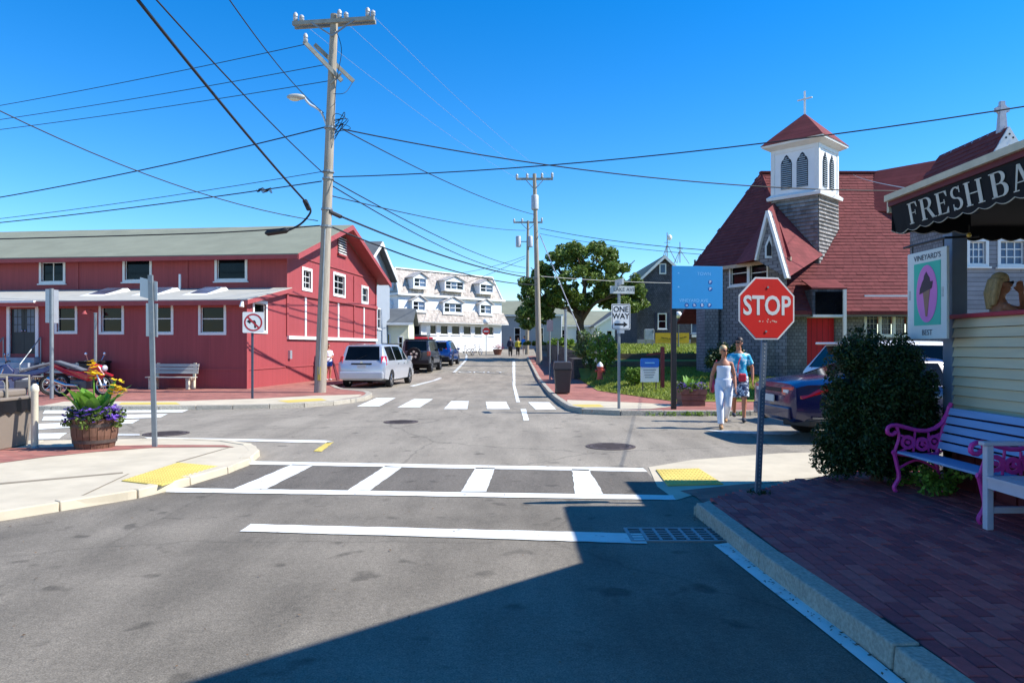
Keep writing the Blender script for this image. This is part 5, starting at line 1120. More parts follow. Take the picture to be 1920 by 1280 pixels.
MB().slab(oct_(STR, -.008), (0, .004, 0)).build('border', SW, st_); MB().slab(oct_(STR*.945, -.0105), (0, .002, 0)).build('plate', SRED, st_)
lettering('STOP', .28, SW, st_, (cx_+.0, -.0115, cz_+.02), (1, 0, 0), (0, 0, 1), extrude=.0008, offset=.006, xs=.82, space=1.02)
b = MB(); random.seed(9)
for k in range(14): xx = cx_-.12+.25*random.random(); zz = cz_-.15+.03*random.random(); w = random.uniform(.006, .02); plate(b, [(xx, zz), (xx+w, zz+.004), (xx+w*.8, zz+.016), (xx+.002, zz+.012)], -.0112, .0006)
b.build('scratched_sticker', mat('sticker_scrap', (220, 190, 170), .6), st_)
for dz_ in (-.24, .22): MB().lathe([(.012, -.006), (.012, 0)], 8, (cx_+lean*dz_, -.011, cz_+dz_), 'y').build('bolt', GALV, st_)
b = MB()
for k in range(60):
    a = random.uniform(0, 6.28); r_ = random.uniform(.03, .12); p = V(r_*math.cos(a), r_*math.sin(a), 0); b.poly([p, p+V(.012, 0, 0), p+V(random.uniform(-.03, .03), random.uniform(-.03, .03), random.uniform(.02, .06))])
stuff(b.build('grass_tuft', LEAF_D)).location = (base[0], base[1], .125); tag(bpy.data.objects['grass_tuft'], 'small weed tuft at the foot of the stop sign post', 'weeds')
# ONE WAY with street name blade
x, y, _ = G(1161, 766, .11); ow_ = thing('one_way_sign', 'white ONE WAY sign with street name blade on a post at the far right corner', 'sign', (x, y, .112), R(11)); pm = F/y
ht = (766-530)/pm; hat_post(ht, .07, 'post', ow_)
w_, h_ = 37/pm, 48/pm; zc_ = (766-594)/pm; xc_ = 3/pm
MB().slab([(a, -.016, c) for a, c in rrect(w_, h_, .03, xc_, zc_)], (0, .004, 0)).build('plate', SW, ow_)
fr_ = rrect(w_*.93, h_*.94, .025, xc_, zc_); fi = rrect(w_*.88, h_*.9, .02, xc_, zc_); b = MB()
for k in range(len(fr_)): j = (k+1) % len(fr_); b.poly([(fr_[k][0], -.0175, fr_[k][1]), (fr_[j][0], -.0175, fr_[j][1]), (fi[j][0], -.0175, fi[j][1]), (fi[k][0], -.0175, fi[k][1])])
b.build('border', BLACK, ow_)
lettering('ONE', .19, BLACK, ow_, (xc_, -.0175, zc_+.18), (1, 0, 0), (0, 0, 1), extrude=.0008, offset=.004); lettering('WAY', .19, BLACK, ow_, (xc_, -.0175, zc_+.01), (1, 0, 0), (0, 0, 1), extrude=.0008, offset=.004)
b = MB(); b.slab([(xc_+q, -.0185, zc_-.19+r_) for q, r_ in ((-.17, -.025), (.07, -.025), (.07, -.07), (.18, 0), (.07, .07), (.07, .025), (-.17, .025))], (0, .001, 0)); b.build('arrow', BLACK, ow_)
MB().box(-.06, .13, -.013, -.008, zc_-h_/2-.09, zc_-h_/2-.01).build('small_plate', ALU, ow_)
bz_ = (766-543)/pm; MB().box(-.24, .4, -.004, .0, bz_-.1, bz_+.09).build('name_blade', mat('blade_pale', (190, 196, 190), .5), ow_)
lettering('LAKE AVE', .13, BLACK, ow_, (.13, -.005, bz_), (1, 0, 0), (0, 0, 1), extrude=.0008); MB().box(-.02, .03, -.26, .26, bz_+.11, bz_+.26).build('cross_blade', mat('blade_pale', (190, 196, 190), .5), ow_)
# blue parking sign
x, y, _ = G(1263, 767, .11); bs = thing('blue_parking_sign', 'large blue wayfinding sign with parking symbols on a black post', 'sign', (x, y, .112), R(8)); pm = F/y
MB().box(-.06, .06, -.05, .05, 0, (767-500)/pm).build('post', BLACK, bs, bevel=.01)
X0, X1, Z0, Z1 = -5/pm, 94/pm, (767-579)/pm, (767-499)/pm
MB().box(X0, X1, -.085, -.05, Z0, Z1).build('panel', mat('sign_blue', (36, 146, 204), .5, var=.03), bs, bevel=.005)
FAD = mat('faded_sign_print', (128, 192, 230), .5); SWB = mat('sign_white_print', (214, 226, 236), .5); NVY = mat('sign_navy', (24, 84, 150), .5)
for zz, txt, xx in ((.86, 'TOWN', .82), (.20, 'VINEYARD AVE', .55)): lettering(txt, .11, FAD, bs, (X0+xx, -.086, Z0+zz), (1, 0, 0), (0, 0, 1), extrude=.0006)
for xx, zz, txt in ((.98, .66, 'P'), (.98, .49, 'P'), (.37, .09, 'o'), (.57, .09, 'h'), (.77, .09, 'B'), (.96, .09, 'P')):
    MB().lathe([(.055, -.0012), (.055, 0)], 16, (X0+xx, -.0855, Z0+zz), 'y').build('roundel', NVY, bs); lettering(txt, .1, SWB, bs, (X0+xx, -.0875, Z0+zz), (1, 0, 0), (0, 0, 1), extrude=.0006, offset=.002)
for zz, pts in ((.86, ((-.03, 0), (.03, 0), (.0, .03))), (.52, ((-.03, 0), (.03, 0), (0, .04)))): b = MB(); plate(b, [(X0+.16+a, Z0+zz+c) for a, c in pts], -.0862, .0008); b.build('arrow', FAD, bs)
# no left turn sign
x, y, _ = G(473, 747, .11); nl = thing('no_left_turn_sign', 'white no left turn sign on a dark post before the red building', 'sign', (x, y, .112), R(10)); pm = F/y
hat_post((747-585)/pm, .07, 'post', nl, mat('dark_post', (70, 78, 92), .6, .3))
zc_ = (747-604.5)/pm; MB().slab([(a, -.017, c) for a, c in rrect(38/pm, 39/pm, .03, .03, zc_)], (0, .004, 0)).build('plate', SW, nl)
r_ = 16.5/pm; MB().lathe([(r_, -.002), (r_, 0), (r_*.82, 0), (r_*.82, -.002)], 32, (.03, -.0175, zc_), 'y', True).build('ring', mat('prohibition_red', (170, 36, 48), .5), nl)
b = MB(); b.slab([(.03+a, -.0178, zc_+c) for a, c in ((.08, -.17), (.08, .0), (.05, .06), (-.08, .06), (-.08, .11), (-.19, .03), (-.08, -.05), (-.08, 0), (.02, 0), (.03, -.17))], (0, .001, 0)); b.build('arrow', BLACK, nl)
b = MB(); d = r_*.62; b.slab([(.03-d-.02, -.019, zc_+d-.02), (.03-d+.02, -.019, zc_+d+.02), (.03+d+.02, -.019, zc_-d+.02), (.03+d-.02, -.019, zc_-d-.02)], (0, .001, 0)); b.build('slash', mat('prohibition_red', (170, 36, 48), .5), nl)
# the two signs seen from behind on the left
x, y, _ = G(289, 838, .085); s1 = thing('rear_facing_sign', 'tall aluminium sign plates seen from behind on a near left post', 'sign', (x, y, .09)); pm = F/y
lean = -8/320
b = MB(); b.slab([(-.035, 0, 0), (.035, 0, 0), (.035, .04, 0), (-.035, .04, 0)], (lean*(838-516)/pm, 0, (838-516)/pm)); b.build('post', GALV, s1)
rt = math.radians(12)
def tilted(w, h, zc, xc, yo, tilt, name):
    b = MB(); c, s_ = math.cos(rt), math.sin(rt); P = [(-w/2, -h/2), (w/2, -h/2), (w/2, h/2), (-w/2, h/2)]; Q = []
    for a, z in P: z2 = z-tilt*a; Q.append((xc+a*c, yo+a*s_*-1, zc+z2))
    b.slab(Q, (.002, .005, 0)); return b.build(name, ALU, s1)
tilted(.31, .30, (838-542)/pm, -.115, .055, .25, 'upper_plate'); tilted(.21, .52, (838-600)/pm, -.07, .065, .06, 'lower_plate')
for z in (838-530, 838-560, 838-585, 838-625): MB().lathe([(.013, -.01), (.013, 0)], 8, (lean*z/pm, -.001, z/pm), 'y').build('bolt', GALV, s1)
x, y, _ = G(97, 747, .11); s2 = thing('edge_on_sign', 'narrow sign plate seen edge-on on a post by the left crossing', 'sign', (x, y, .112)); pm = F/y
b = MB(); b.tube([(0, 0, 0), (0, 0, (747-541)/pm)], .055, 10); b.build('post', GALV, s2, 40)
MB().box(-.17, -.05, -.03, .4, (747-605)/pm, (747-542)/pm).build('plate', ALU, s2)
def plain_post(u, v0, v1, z, label, r=.04, m=GALV, plate_=None):
    x, y, _ = G(u, v1, z); t = thing('sign_post', label, 'post', (x, y, z)); pm = F/y
    MB().tube([(0, 0, 0), (0, 0, (v1-v0)/pm)], r, 8).build('post', m, t, 40); MB().lathe([(r+.01, 0), (r+.01, .03), (0, .04)], 8, (0, 0, (v1-v0)/pm)).build('cap', m, t)
    if plate_: a0, a1, c0, c1, mm = plate_; MB().box((a0-u)/pm, (a1-u)/pm, -.06, -.05, (v1-c1)/pm, (v1-c0)/pm).build('plate', mm, t)
    return t
plain_post(179, 588, 730, .11, 'short bare post in front of the red building by the motorcycle', .05)
plain_post(1060.5, 582, 738, .11, 'bare grey post standing directly before the dark litter bin', .045)
plain_post(1031, 600, 712, .11, 'slim post with faded pinkish plate beyond the litter bin', .04, GALV, (1025, 1037, 600, 621, mat('faded_plate', (160, 140, 140), .6)))
plain_post(1046, 640, 700, .11, 'low thin post in the bushes beyond the litter bin', .04)
x, y = Xu(803, 52), 52; t = thing('sign_post', 'parking sign on thin post in front of the white mansard building', 'sign', (x, y, zg(y))); pm = F/y
MB().tube([(0, 0, 0), (0, 0, (650-603)/pm+.9)], .04, 8).build('post', GALV, t, 40); MB().box(-.12, .16, -.05, -.04, .9+(650-622)/pm, .9+(650-604)/pm).build('plate', SW, t)
# far stop sign
y = 66; x = Xu(911.5, y); t = thing('far_stop_sign', 'small distant red stop sign before the white building', 'stop sign', (x, y, zg(y))); pm = F/y
MB().tube([(0, 0, 0), (0, 0, 2.6)], .04, 8).build('post', GALV, t, 40); zc_ = Zv(621, y)-zg(y)
MB().slab([(.36*math.cos(R(22.5+45*k)), -.06, zc_+.36*math.sin(R(22.5+45*k))) for k in range(8)], (0, .01, 0)).build('plate', SRED, t); MB().box(-.22, .22, -.066, -.061, zc_-.07, zc_+.07).build('lettering', SW, t)
MB().ball((0, 0, Zv(603, y)-zg(y)), .3, 12, 8).build('globe', mat('globe_white', (232, 232, 228), .3), t, 60)
# lawn notice
y = 23.5; x = Xu(1218, y); t = thing('lawn_notice', 'small blue and white notice board standing on the lawn', 'notice board', (x, y, zl(y))); pm = F/y
MB().box(-17/pm, 17/pm, -.02, .02, Zv(716, y)-zl(y), Zv(686, y)-zl(y)).build('white_panel', SW, t); MB().slab([(a, -.025, c) for a, c in rrect(35/pm, 17/pm, .06, 0, Zv(680, y)-zl(y))], (0, .05, 0)).build('blue_header', mat('notice_blue', (24, 100, 190), .5), t)
for k in range(4): MB().box(-12/pm+.02*k, 12/pm-.03*k, -.0225, -.0205, Zv(694+4.5*k, y)-zl(y), Zv(693+4.5*k, y)-zl(y)).build('text_line', INK, t)
MB().box(-.16, .16, -.0275, -.0255, Zv(681, y)-zl(y), Zv(679, y)-zl(y)).build('text_line', FAD, t)
for s_ in (-.22, .22): MB().box(s_-.02, s_+.02, .02, .05, -.05, .6).build('leg', TIMBER, t)
y = 24.; t = thing('rail_post', 'dark wooden post with a hook on the lawn right of the blue notice', 'post', (Xu(1242, y), y, zl(y)))
MB().box(-.06, .06, -.06, .06, -.05, Zv(650, y)-zl(y)).build('post', REDDARK, t); MB().beam((-.05, 0, 1.2), (-.5, .2, 1.15), .05, .06).build('arm', REDDARK, t)
# ------------------------------------------------------------------ vehicles (local axes: nose +x, ground z=0)
def wheel(t, x, y, r, w, rim_m, side, spokes=5):
    o = bpy.data.objects.new('wheel', None); 
    tb = MB(); pr = [(r*.66, -w/2), (r*.95, -w/2), (r, -w/2*.7), (r, w/2*.7), (r*.95, w/2), (r*.66, w/2)]
    tb.lathe(pr, 24, (x, y, r), 'y', True); ty = tb.build('wheel', RUBBER, t, 40)
    b = MB(); yo = y+side*w*.42; b.lathe([(r*.67, -w*.4), (r*.67, w*.4)], 24, (x, y, r), 'y')
    for k in range(spokes):
        a = 2*math.pi*k/spokes; d = V(math.cos(a), 0, math.sin(a)); e = V(-math.sin(a), 0, math.cos(a)); c = V(x, yo, r)
        b.hexa([c-e*r*.1+V(0, -.015, 0), c+e*r*.1+V(0, -.015, 0), c+e*r*.1+V(0, .015, 0), c-e*r*.1+V(0, .015, 0), c+d*r*.66-e*r*.13+V(0, -.015, 0), c+d*r*.66+e*r*.13+V(0, -.015, 0), c+d*r*.66+e*r*.13+V(0, .015, 0), c+d*r*.66-e*r*.13+V(0, .015, 0)])
    b.lathe([(r*.17, -.03), (r*.15, .03)], 12, (x, yo, r), 'y'); b.build('rim', rim_m, ty, 40)
    MB().lathe([(r*.6, 0), (0, .005)], 20, (x, y+side*w*.1, r), 'y').build('brake_disc', mat('brake_dark', (40, 40, 42), .7), ty)
def car(name, label, cat, loc, rz, S, paint, axles, wr, group=None, rim=None, lower=None, trimw=.035, glassm=None, ww=.22):
    """S: stations (x, z_low, z_belt, z_top, half widths low/belt/top, flags) flags on interval to the next: 's' side glass, 't' glass on top"""
    t = thing(name, label, cat, loc, rz, group); glassm = glassm or CARGLASS
    sec = []
    for st in S:
        x, zl_, zb, zt, wl_, wb_, wt = st[:7]
        half = [(wl_*.82, zl_), (wl_*.97, zl_+.07), (wl_*1.0, zl_+(zb-zl_)*.35), (wb_*1.01, zl_+(zb-zl_)*.72), (wb_, zb), (wt, zt-.05*(1 if zt-zb > .2 else .3)), (wt*.9, zt), (wt*.45, zt+.018)]
        sec.append([V(x, -a, z) for a, z in half]+[V(x, a, z) for a, z in half[::-1]])
    b = MB(); wins = []; n = 16
    for i in range(len(S)-1):
        fl = S[i][7] if len(S[i]) > 7 else ''
        for k in range(n):
            j = (k+1) % n; q = [sec[i][k], sec[i+1][k], sec[i+1][j], sec[i][j]]
            if 's' in fl and k in (4, 10): wins.append(('side_window', q))
            elif 't' in fl and 6 <= k <= 8:
                if k == 6: wins.append(('windscreen', [sec[i][6], sec[i+1][6], sec[i+1][9], sec[i][9]]))
            else: b.poly(q)
    b.poly(sec[0][::-1]); b.poly(sec[-1])
    for nm, q in wins:
        c = sum(q, V(0, 0, 0))/4; nr = (q[1]-q[0]).cross(q[3]-q[0]).normalized()
        outward = nr if nr.dot(c-V(c.x*.9, 0, .8)) > 0 else -nr
        ins = []
        for k in range(4):
            p, pn, pp = q[k], q[(k+1) % 4], q[(k-1) % 4]; d1, d2 = (pn-p), (pp-p); l1, l2 = d1.length, d2.length; tw = trimw
            ins.append(p+d1*min(.3, tw/max(l1, .01))+d2*min(.3, tw/max(l2, .01)))
        for k in range(4): b.poly([q[k], q[(k+1) % 4], ins[(k+1) % 4], ins[k]])
        g = MB(); g.poly([p-outward*.008 for p in ins]); g.poly([p-outward*.02 for p in ins]); g.build(nm, glassm, t, recalc=False)
    o = b.build('body', paint, None, 38)
    for ax in axles:
        c = MB(); c.lathe([(wr*1.17, -2), (wr*1.17, 2)], 28, (ax, 0, wr*1.02), 'y'); co = c.build('cut', BLACK); md = o.modifiers.new('b', 'BOOLEAN'); md.operation = 'DIFFERENCE'; md.object = co; md.solver = 'EXACT'
    me = bake(o)
    for x in [q for q in bpy.data.objects if q.name.startswith('cut')]: bpy.data.objects.remove(x)
    me.polygons.foreach_set('use_smooth', [True]*len(me.polygons)); me.set_sharp_from_angle(angle=R(38)); link('body', me, t)
    hw = max(s[4] for s in S)
    MB().box(min(axles)-wr, max(axles)+wr, -hw*.8, hw*.8, .22, .55).build('underbody', mat('underbody_black', (14, 14, 15), .9), t)
    for ax in axles:
        for s_ in (-1, 1):
            wheel(t, ax, s_*(hw-ww*.55), wr, ww, rim or CHROME, s_)
    return t
def block(t, name, m, x0, x1, y0, y1, z0, z1, bv=.02, mirror=False):
    MB().box(x0, x1, y0, y1, z0, z1).build(name, m, t, bevel=bv)
    if mirror: MB().box(x0, x1, -y1, -y0, z0, z1).build(name, m, t, bevel=bv)
SILVER = mat('silver_paint', (196, 198, 204), .28, .35, var=.02, coat=.8); DGREY = mat('grey_paint', (70, 76, 86), .3, .3, var=.02, coat=.6); BLUE = mat('blue_paint', (14, 60, 132), .25, .3, var=.02, coat=1.); NAVYP = mat('deep_blue_paint', (4, 16, 66), .24, .0, var=.02, coat=.6); WHP = mat('white_car_paint', (214, 216, 218), .3, 0, var=.02, coat=.8); REDP = mat('red_vehicle_paint', (186, 26, 36), .3, 0, var=.03, coat=.6)
TAIL = mat('tail_lamp_red', (188, 16, 28), .15, var=.1, coat=1.); LAMPW = mat('clear_lamp', (206, 206, 210), .12, var=.05, coat=1.); PLAST = mat('black_plastic', (26, 27, 29), .6); PLATEM = mat('licence_plate', (206, 206, 200), .5, var=.1, scale=40)
# silver minivan
VAN = [(-2.56, .42, .88, .95, .86, .88, .80), (-2.5, .32, 1.02, 1.08, .96, .96, .84, 't'), (-2.22, .28, 1.06, 1.70, .98, .97, .74, ''), (-2.05, .26, 1.06, 1.73, .99, .98, .74, 's'), (-1.0, .24, 1.06, 1.76, 1.0, .99, .75, 's'), (.25, .24, 1.05, 1.74, 1.0, .99, .75, 's'), (.95, .24, 1.05, 1.62, 1.0, .98, .73, 'ts'), (1.75, .25, 1.02, 1.06, .98, .95, .84), (2.35, .28, .86, .92, .94, .88, .72), (2.56, .38, .66, .70, .82, .76, .6)]
vr = Vector((-6.0, 28.35)); vd = Vector((.1, .995)); vc = vr+vd*2.56
van = car('minivan', 'silver minivan parked beside the red building, seen from behind', 'minivan', (vc.x, vc.y, .0), math.atan2(vd.y, vd.x), VAN, SILVER, (-1.62, 1.46), .335)
for s_ in (-1, 1): MB().hexa([V(-2.56, s_*.8, .92), V(-2.42, s_*.985, .92), V(-2.3, s_*.985, .92), V(-2.4, s_*.78, .92), V(-2.5, s_*.78, 1.28), V(-2.32, s_*.93, 1.28), V(-2.22, s_*.93, 1.28), V(-2.3, s_*.76, 1.28)]).build('tail_lamp', TAIL, van, bevel=.015)
block(van, 'rear_bumper', SILVER, -2.66, -2.42, -.9, .9, .36, .66, .05); block(van, 'licence_plate', PLATEM, -2.59, -2.545, -.17, .17, .8, .93, .003); block(van, 'plate_recess', PLAST, -2.585, -2.53, -.42, .42, .94, 1.0, .01); block(van, 'wing_mirror', SILVER, .95, 1.12, .98, 1.16, 1.06, 1.24, .03, True); block(van, 'headlight', LAMPW, 2.2, 2.45, .55, .8, .68, .82, .03, True)
block(van, 'door_handle', CHROME, -.75, -.55, .985, 1.02, .93, .96, .008, True); block(van, 'door_handle', CHROME, .2, .4, .985, 1.02, .93, .96, .008, True); block(van, 'roof_rail', PLAST, -2.0, .6, .66, .7, 1.76, 1.8, .01, True)
MB().lathe([(.05, -.006), (.05, .006)], 12, (-2.56, 0, 1.03), 'x').build('badge', CHROME, van)
MB().beam((-2.47, .3, 1.12), (-2.40, -.15, 1.30), .015, .015).build('wiper', PLAST, van)
# grey off-road wagon
JEEP = [(-2.1, .5, 1.12, 1.15, .80, .80, .76), (-2.06, .48, 1.16, 1.2, .82, .82, .74, 't'), (-1.98, .46, 1.18, 1.82, .83, .82, .70, ''), (-1.9, .46, 1.18, 1.84, .83, .82, .7, 's'), (-.9, .46, 1.18, 1.85, .83, .82, .7, 's'), (.05, .46, 1.18, 1.85, .83, .82, .7, 's'), (.62, .46, 1.18, 1.80, .83, .82, .69, 'ts'), (.95, .46, 1.16, 1.2, .83, .8, .72), (2.0, .5, 1.08, 1.12, .74, .7, .62), (2.1, .55, .95, 1.0, .7, .66, .55)]
jr = Vector((-5.45, 40.2)); jd = Vector((.075, .997)); jc = jr+jd*2.1
jp = car('off_road_wagon', 'grey boxy off-road wagon with spare wheel on the tailgate behind the minivan', 'car', (jc.x, jc.y, zg(jc.y)), math.atan2(jd.y, jd.x), JEEP, DGREY, (-1.35, 1.45), .41, rim=DGREY, ww=.27)
for ax in (-1.35, 1.45): block(jp, 'wheel_flare', PLAST, ax-.52, ax+.52, .8, .97, .82, .92, .04, True)
block(jp, 'rear_bumper', PLAST, -2.3, -2.08, -.8, .8, .5, .72, .03); block(jp, 'tail_lamp', TAIL, -2.14, -2.05, .66, .84, .95, 1.2, .015, True); block(jp, 'headlight', LAMPW, 2.08, 2.14, .4, .62, .78, .96, .05, True); block(jp, 'roof_panel', PLAST, -1.95, .6, -.69, .69, 1.845, 1.9, .03); block(jp, 'wing_mirror', PLAST, .7, .85, .84, 1.04, 1.2, 1.38, .02, True)
b = MB(); r = .4; b.lathe([(r*.6, -.13), (r*.96, -.13), (r, -.09), (r, .09), (r*.96, .13), (r*.6, .13)], 24, (-2.26, .05, 1.02), 'x', True); sp = b.build('spare_wheel', RUBBER, jp, 40)
b = MB(); b.lathe([(r*.62, -.02), (r*.58, .02)], 20, (-2.28, .05, 1.02), 'x'); sr = b.build('rim', PLAST, sp, 40)
b = MB()
for k in range(5):
    a = 2*math.pi*k/5+.3; b.lathe([(.07, -.02), (.06, .012)], 8, (-2.31, .05+.16*math.cos(a), 1.02+.16*math.sin(a)), 'x')
b.build('spokes', CHROME, sp)
# blue crossover
SUV = [(-2.2, .45, .95, 1.0, .82, .82, .76), (-2.14, .38, 1.05, 1.1, .9, .9, .8, 't'), (-1.75, .34, 1.06, 1.60, .92, .9, .66, ''), (-1.65, .33, 1.06, 1.63, .92, .91, .67, 's'), (-.75, .32, 1.05, 1.67, .93, .92, .68, 's'), (.2, .32, 1.03, 1.66, .93, .92, .68, 's'), (.6, .32, 1.02, 1.58, .93, .91, .66, 'ts'), (1.35, .33, .98, 1.03, .91, .88, .78), (2.0, .36, .86, .9, .86, .8, .66), (2.2, .45, .68, .72, .76, .7, .55)]
sr_ = Vector((-5.0, 47.2)); sdv = Vector((.085, .996)); scn = sr_+sdv*2.2
sv = car('blue_crossover', 'bright blue crossover parked ahead of the grey off-road wagon', 'car', (scn.x, scn.y, zg(scn.y)), math.atan2(sdv.y, sdv.x), SUV, BLUE, (-1.3, 1.35), .35)
for s_ in (-1, 1): MB().hexa([V(-2.2, s_*.6, .98), V(-2.05, s_*.92, .98), V(-1.95, s_*.92, .98), V(-2.1, s_*.58, .98), V(-2.12, s_*.6, 1.16), V(-1.98, s_*.89, 1.16), V(-1.88, s_*.89, 1.16), V(-2.0, s_*.58, 1.16)]).build('tail_lamp', TAIL, sv, bevel=.012)
block(sv, 'rear_bumper', PLAST, -2.27, -2.05, -.85, .85, .38, .62, .05); block(sv, 'licence_plate', PLATEM, -2.225, -2.19, -.17, .17, .78, .9, .003); block(sv, 'wing_mirror', BLUE, .6, .74, .92, 1.08, 1.04, 1.18, .03, True); block(sv, 'headlight', LAMPW, 1.95, 2.12, .55, .78, .68, .8, .03, True); block(sv, 'roof_rail', PLAST, -1.5, .3, .6, .64, 1.67, 1.71, .01, True)
# deep blue saloon at the right
SED = [(-2.42, .42, .80, .86, .72, .72, .60), (-2.38, .36, .95, 1.00, .84, .82, .70), (-2.2, .31, 1.0, 1.06, .90, .87, .74), (-1.85, .28, 1.01, 1.10, .92, .90, .74), (-1.55, .27, 1.0, 1.13, .925, .91, .72, 't'), (-.75, .26, .97, 1.41, .93, .92, .60, 's'), (-.35, .26, .96, 1.45, .93, .92, .60, 's'), (.35, .26, .95, 1.44, .93, .92, .60, 's'), (.75, .26, .94, 1.36, .93, .91, .6, 'ts'), (1.5, .27, .90, .97, .92, .88, .76), (2.1, .3, .78, .84, .86, .8, .64), (2.42, .4, .62, .66, .72, .66, .5)]
an = R(5); sc_ = Vector((4.70, 12.86))+Vector((math.cos(an), math.sin(an)))*2.42
sn = car('blue_saloon', 'deep blue saloon car parked behind the round evergreen bush', 'car', (sc_.x, sc_.y, 0), an, SED, NAVYP, (-1.38, 1.42), .33, lower=None)
for s_ in (-1, 1):
    MB().slab([V(-2.40, s_*.48, .86), V(-2.40, s_*.48, .91), V(-2.385, s_*.62, .91), V(-2.385, s_*.62, .85)], (-.045, 0, 0)).build('reverse_lamp', LAMPW, sn, bevel=.006)
    MB().slab([V(-2.40, s_*.40, .82), V(-2.40, s_*.40, .955), V(-2.36, s_*.72, .97), V(-2.36, s_*.72, .77)], (-.035, 0, 0)).build('tail_lamp', TAIL, sn, bevel=.01)
    p = [V(-2.40, s_*.70, .76), V(-2.28, s_*.86, .77), V(-1.72, s_*.925, .93), V(-1.78, s_*.918, .985), V(-2.22, s_*.875, .985), V(-2.38, s_*.72, .97)]
    c = sum(p, V(0, 0, 0))/6; b = MB(); q = [v+V(-.012, s_*.02, 0) for v in p]; n0 = len(b.v); b.poly(q)
    for k in range(6): b.poly([p[k], p[(k+1) % 6], q[(k+1) % 6], q[k]])
    b.build('tail_lamp', TAIL, sn)
b = MB(); b.slab([V(-2.46, -.72, .40), V(-2.46, .72, .40), V(-2.46, .72, .62), V(-2.46, -.72, .62)], (.06, 0, 0)); b.build('rear_bumper', NAVYP, sn, bevel=.03)
MB().box(-2.44, -2.38, -.40, .40, .86, .93).build('trunk_strip', PLAST, sn)
for s_ in (-1, 1): MB().hexa([V(-2.46, s_*.5, .30), V(-2.2, s_*.93, .30), V(-1.75, s_*.945, .30), V(-1.8, s_*.8, .30), V(-2.46, s_*.5, .42), V(-2.2, s_*.935, .42), V(-1.75, s_*.95, .42), V(-1.8, s_*.8, .42)]).build('lower_valance', PLAST, sn, bevel=.02)
for s_ in (-1, 1): MB().beam((-2.15, s_*.935, .45), (1.9, s_*.945, .36), .012, .03).build('chrome_strip', CHROME, sn)
block(sn, 'licence_plate', PLATEM, -2.47, -2.45, -.17, .17, .68, .8, .003); block(sn, 'wing_mirror', NAVYP, .68, .84, .92, 1.1, .96, 1.1, .03, True); block(sn, 'headlight', LAMPW, 2.1, 2.35, .5, .74, .6, .72, .03, True)
# white car behind it
wc_ = Vector((6.75, 15.55))+Vector((math.cos(an), math.sin(an)))*2.2
S2 = [tuple([s[0], s[1], s[2]*1.03, s[3]*1.06]+list(s[4:])) for s in SUV]
wv = car('white_wagon', 'white wagon parked beyond the blue saloon before the church door', 'car', (wc_.x, wc_.y, 0), an, S2, WHP, (-1.3, 1.35), .35)
for s_ in (-1, 1): MB().hexa([V(-2.2, s_*.5, 1.0), V(-2.02, s_*.92, 1.0), V(-1.8, s_*.92, 1.0), V(-2.1, s_*.48, 1.0), V(-2.14, s_*.5, 1.2), V(-1.98, s_*.9, 1.2), V(-1.76, s_*.9, 1.2), V(-2.0, s_*.48, 1.2)]).build('tail_lamp', TAIL, wv, bevel=.012)
block(wv, 'rear_spoiler', WHP, -1.98, -1.6, -.66, .66, 1.70, 1.75, .02); block(wv, 'rear_bumper', WHP, -2.27, -2.05, -.85, .85, .38, .66, .05); block(wv, 'licence_plate', PLATEM, -2.225, -2.19, -.17, .17, .82, .94, .003); block(wv, 'headlight', LAMPW, 1.95, 2.12, .55, .78, .68, .8, .03, True)
# red truck far behind the cream house
ty_ = 63; tr = thing('red_truck', 'red truck half hidden left of the white building', 'truck', (Xu(757, ty_), ty_, zg(ty_)), R(200))
block(tr, 'cab', REDP, .5, 1.9, -1.0, 1.0, .6, 1.9, .1); block(tr, 'box', REDP, -2.4, .45, -1.05, 1.05, .7, 1.75, .05); block(tr, 'windscreen', CARGLASS, 1.3, 1.92, -.8, .8, 1.3, 1.75, .02); block(tr, 'stripe', WHP, -2.3, .4, -1.07, 1.07, 1.35, 1.43, .0); block(tr, 'side_window', CARGLASS, .7, 1.3, -1.02, 1.02, 1.3, 1.75, .02); block(tr, 'ladder_rack', BLACK, -2.2, .3, -.9, .9, 1.78, 1.95, .02)
for ax in (-1.5, 1.2):
    for s_ in (-1, 1): wheel(tr, ax, s_*.9, .42, .25, CHROME, s_)
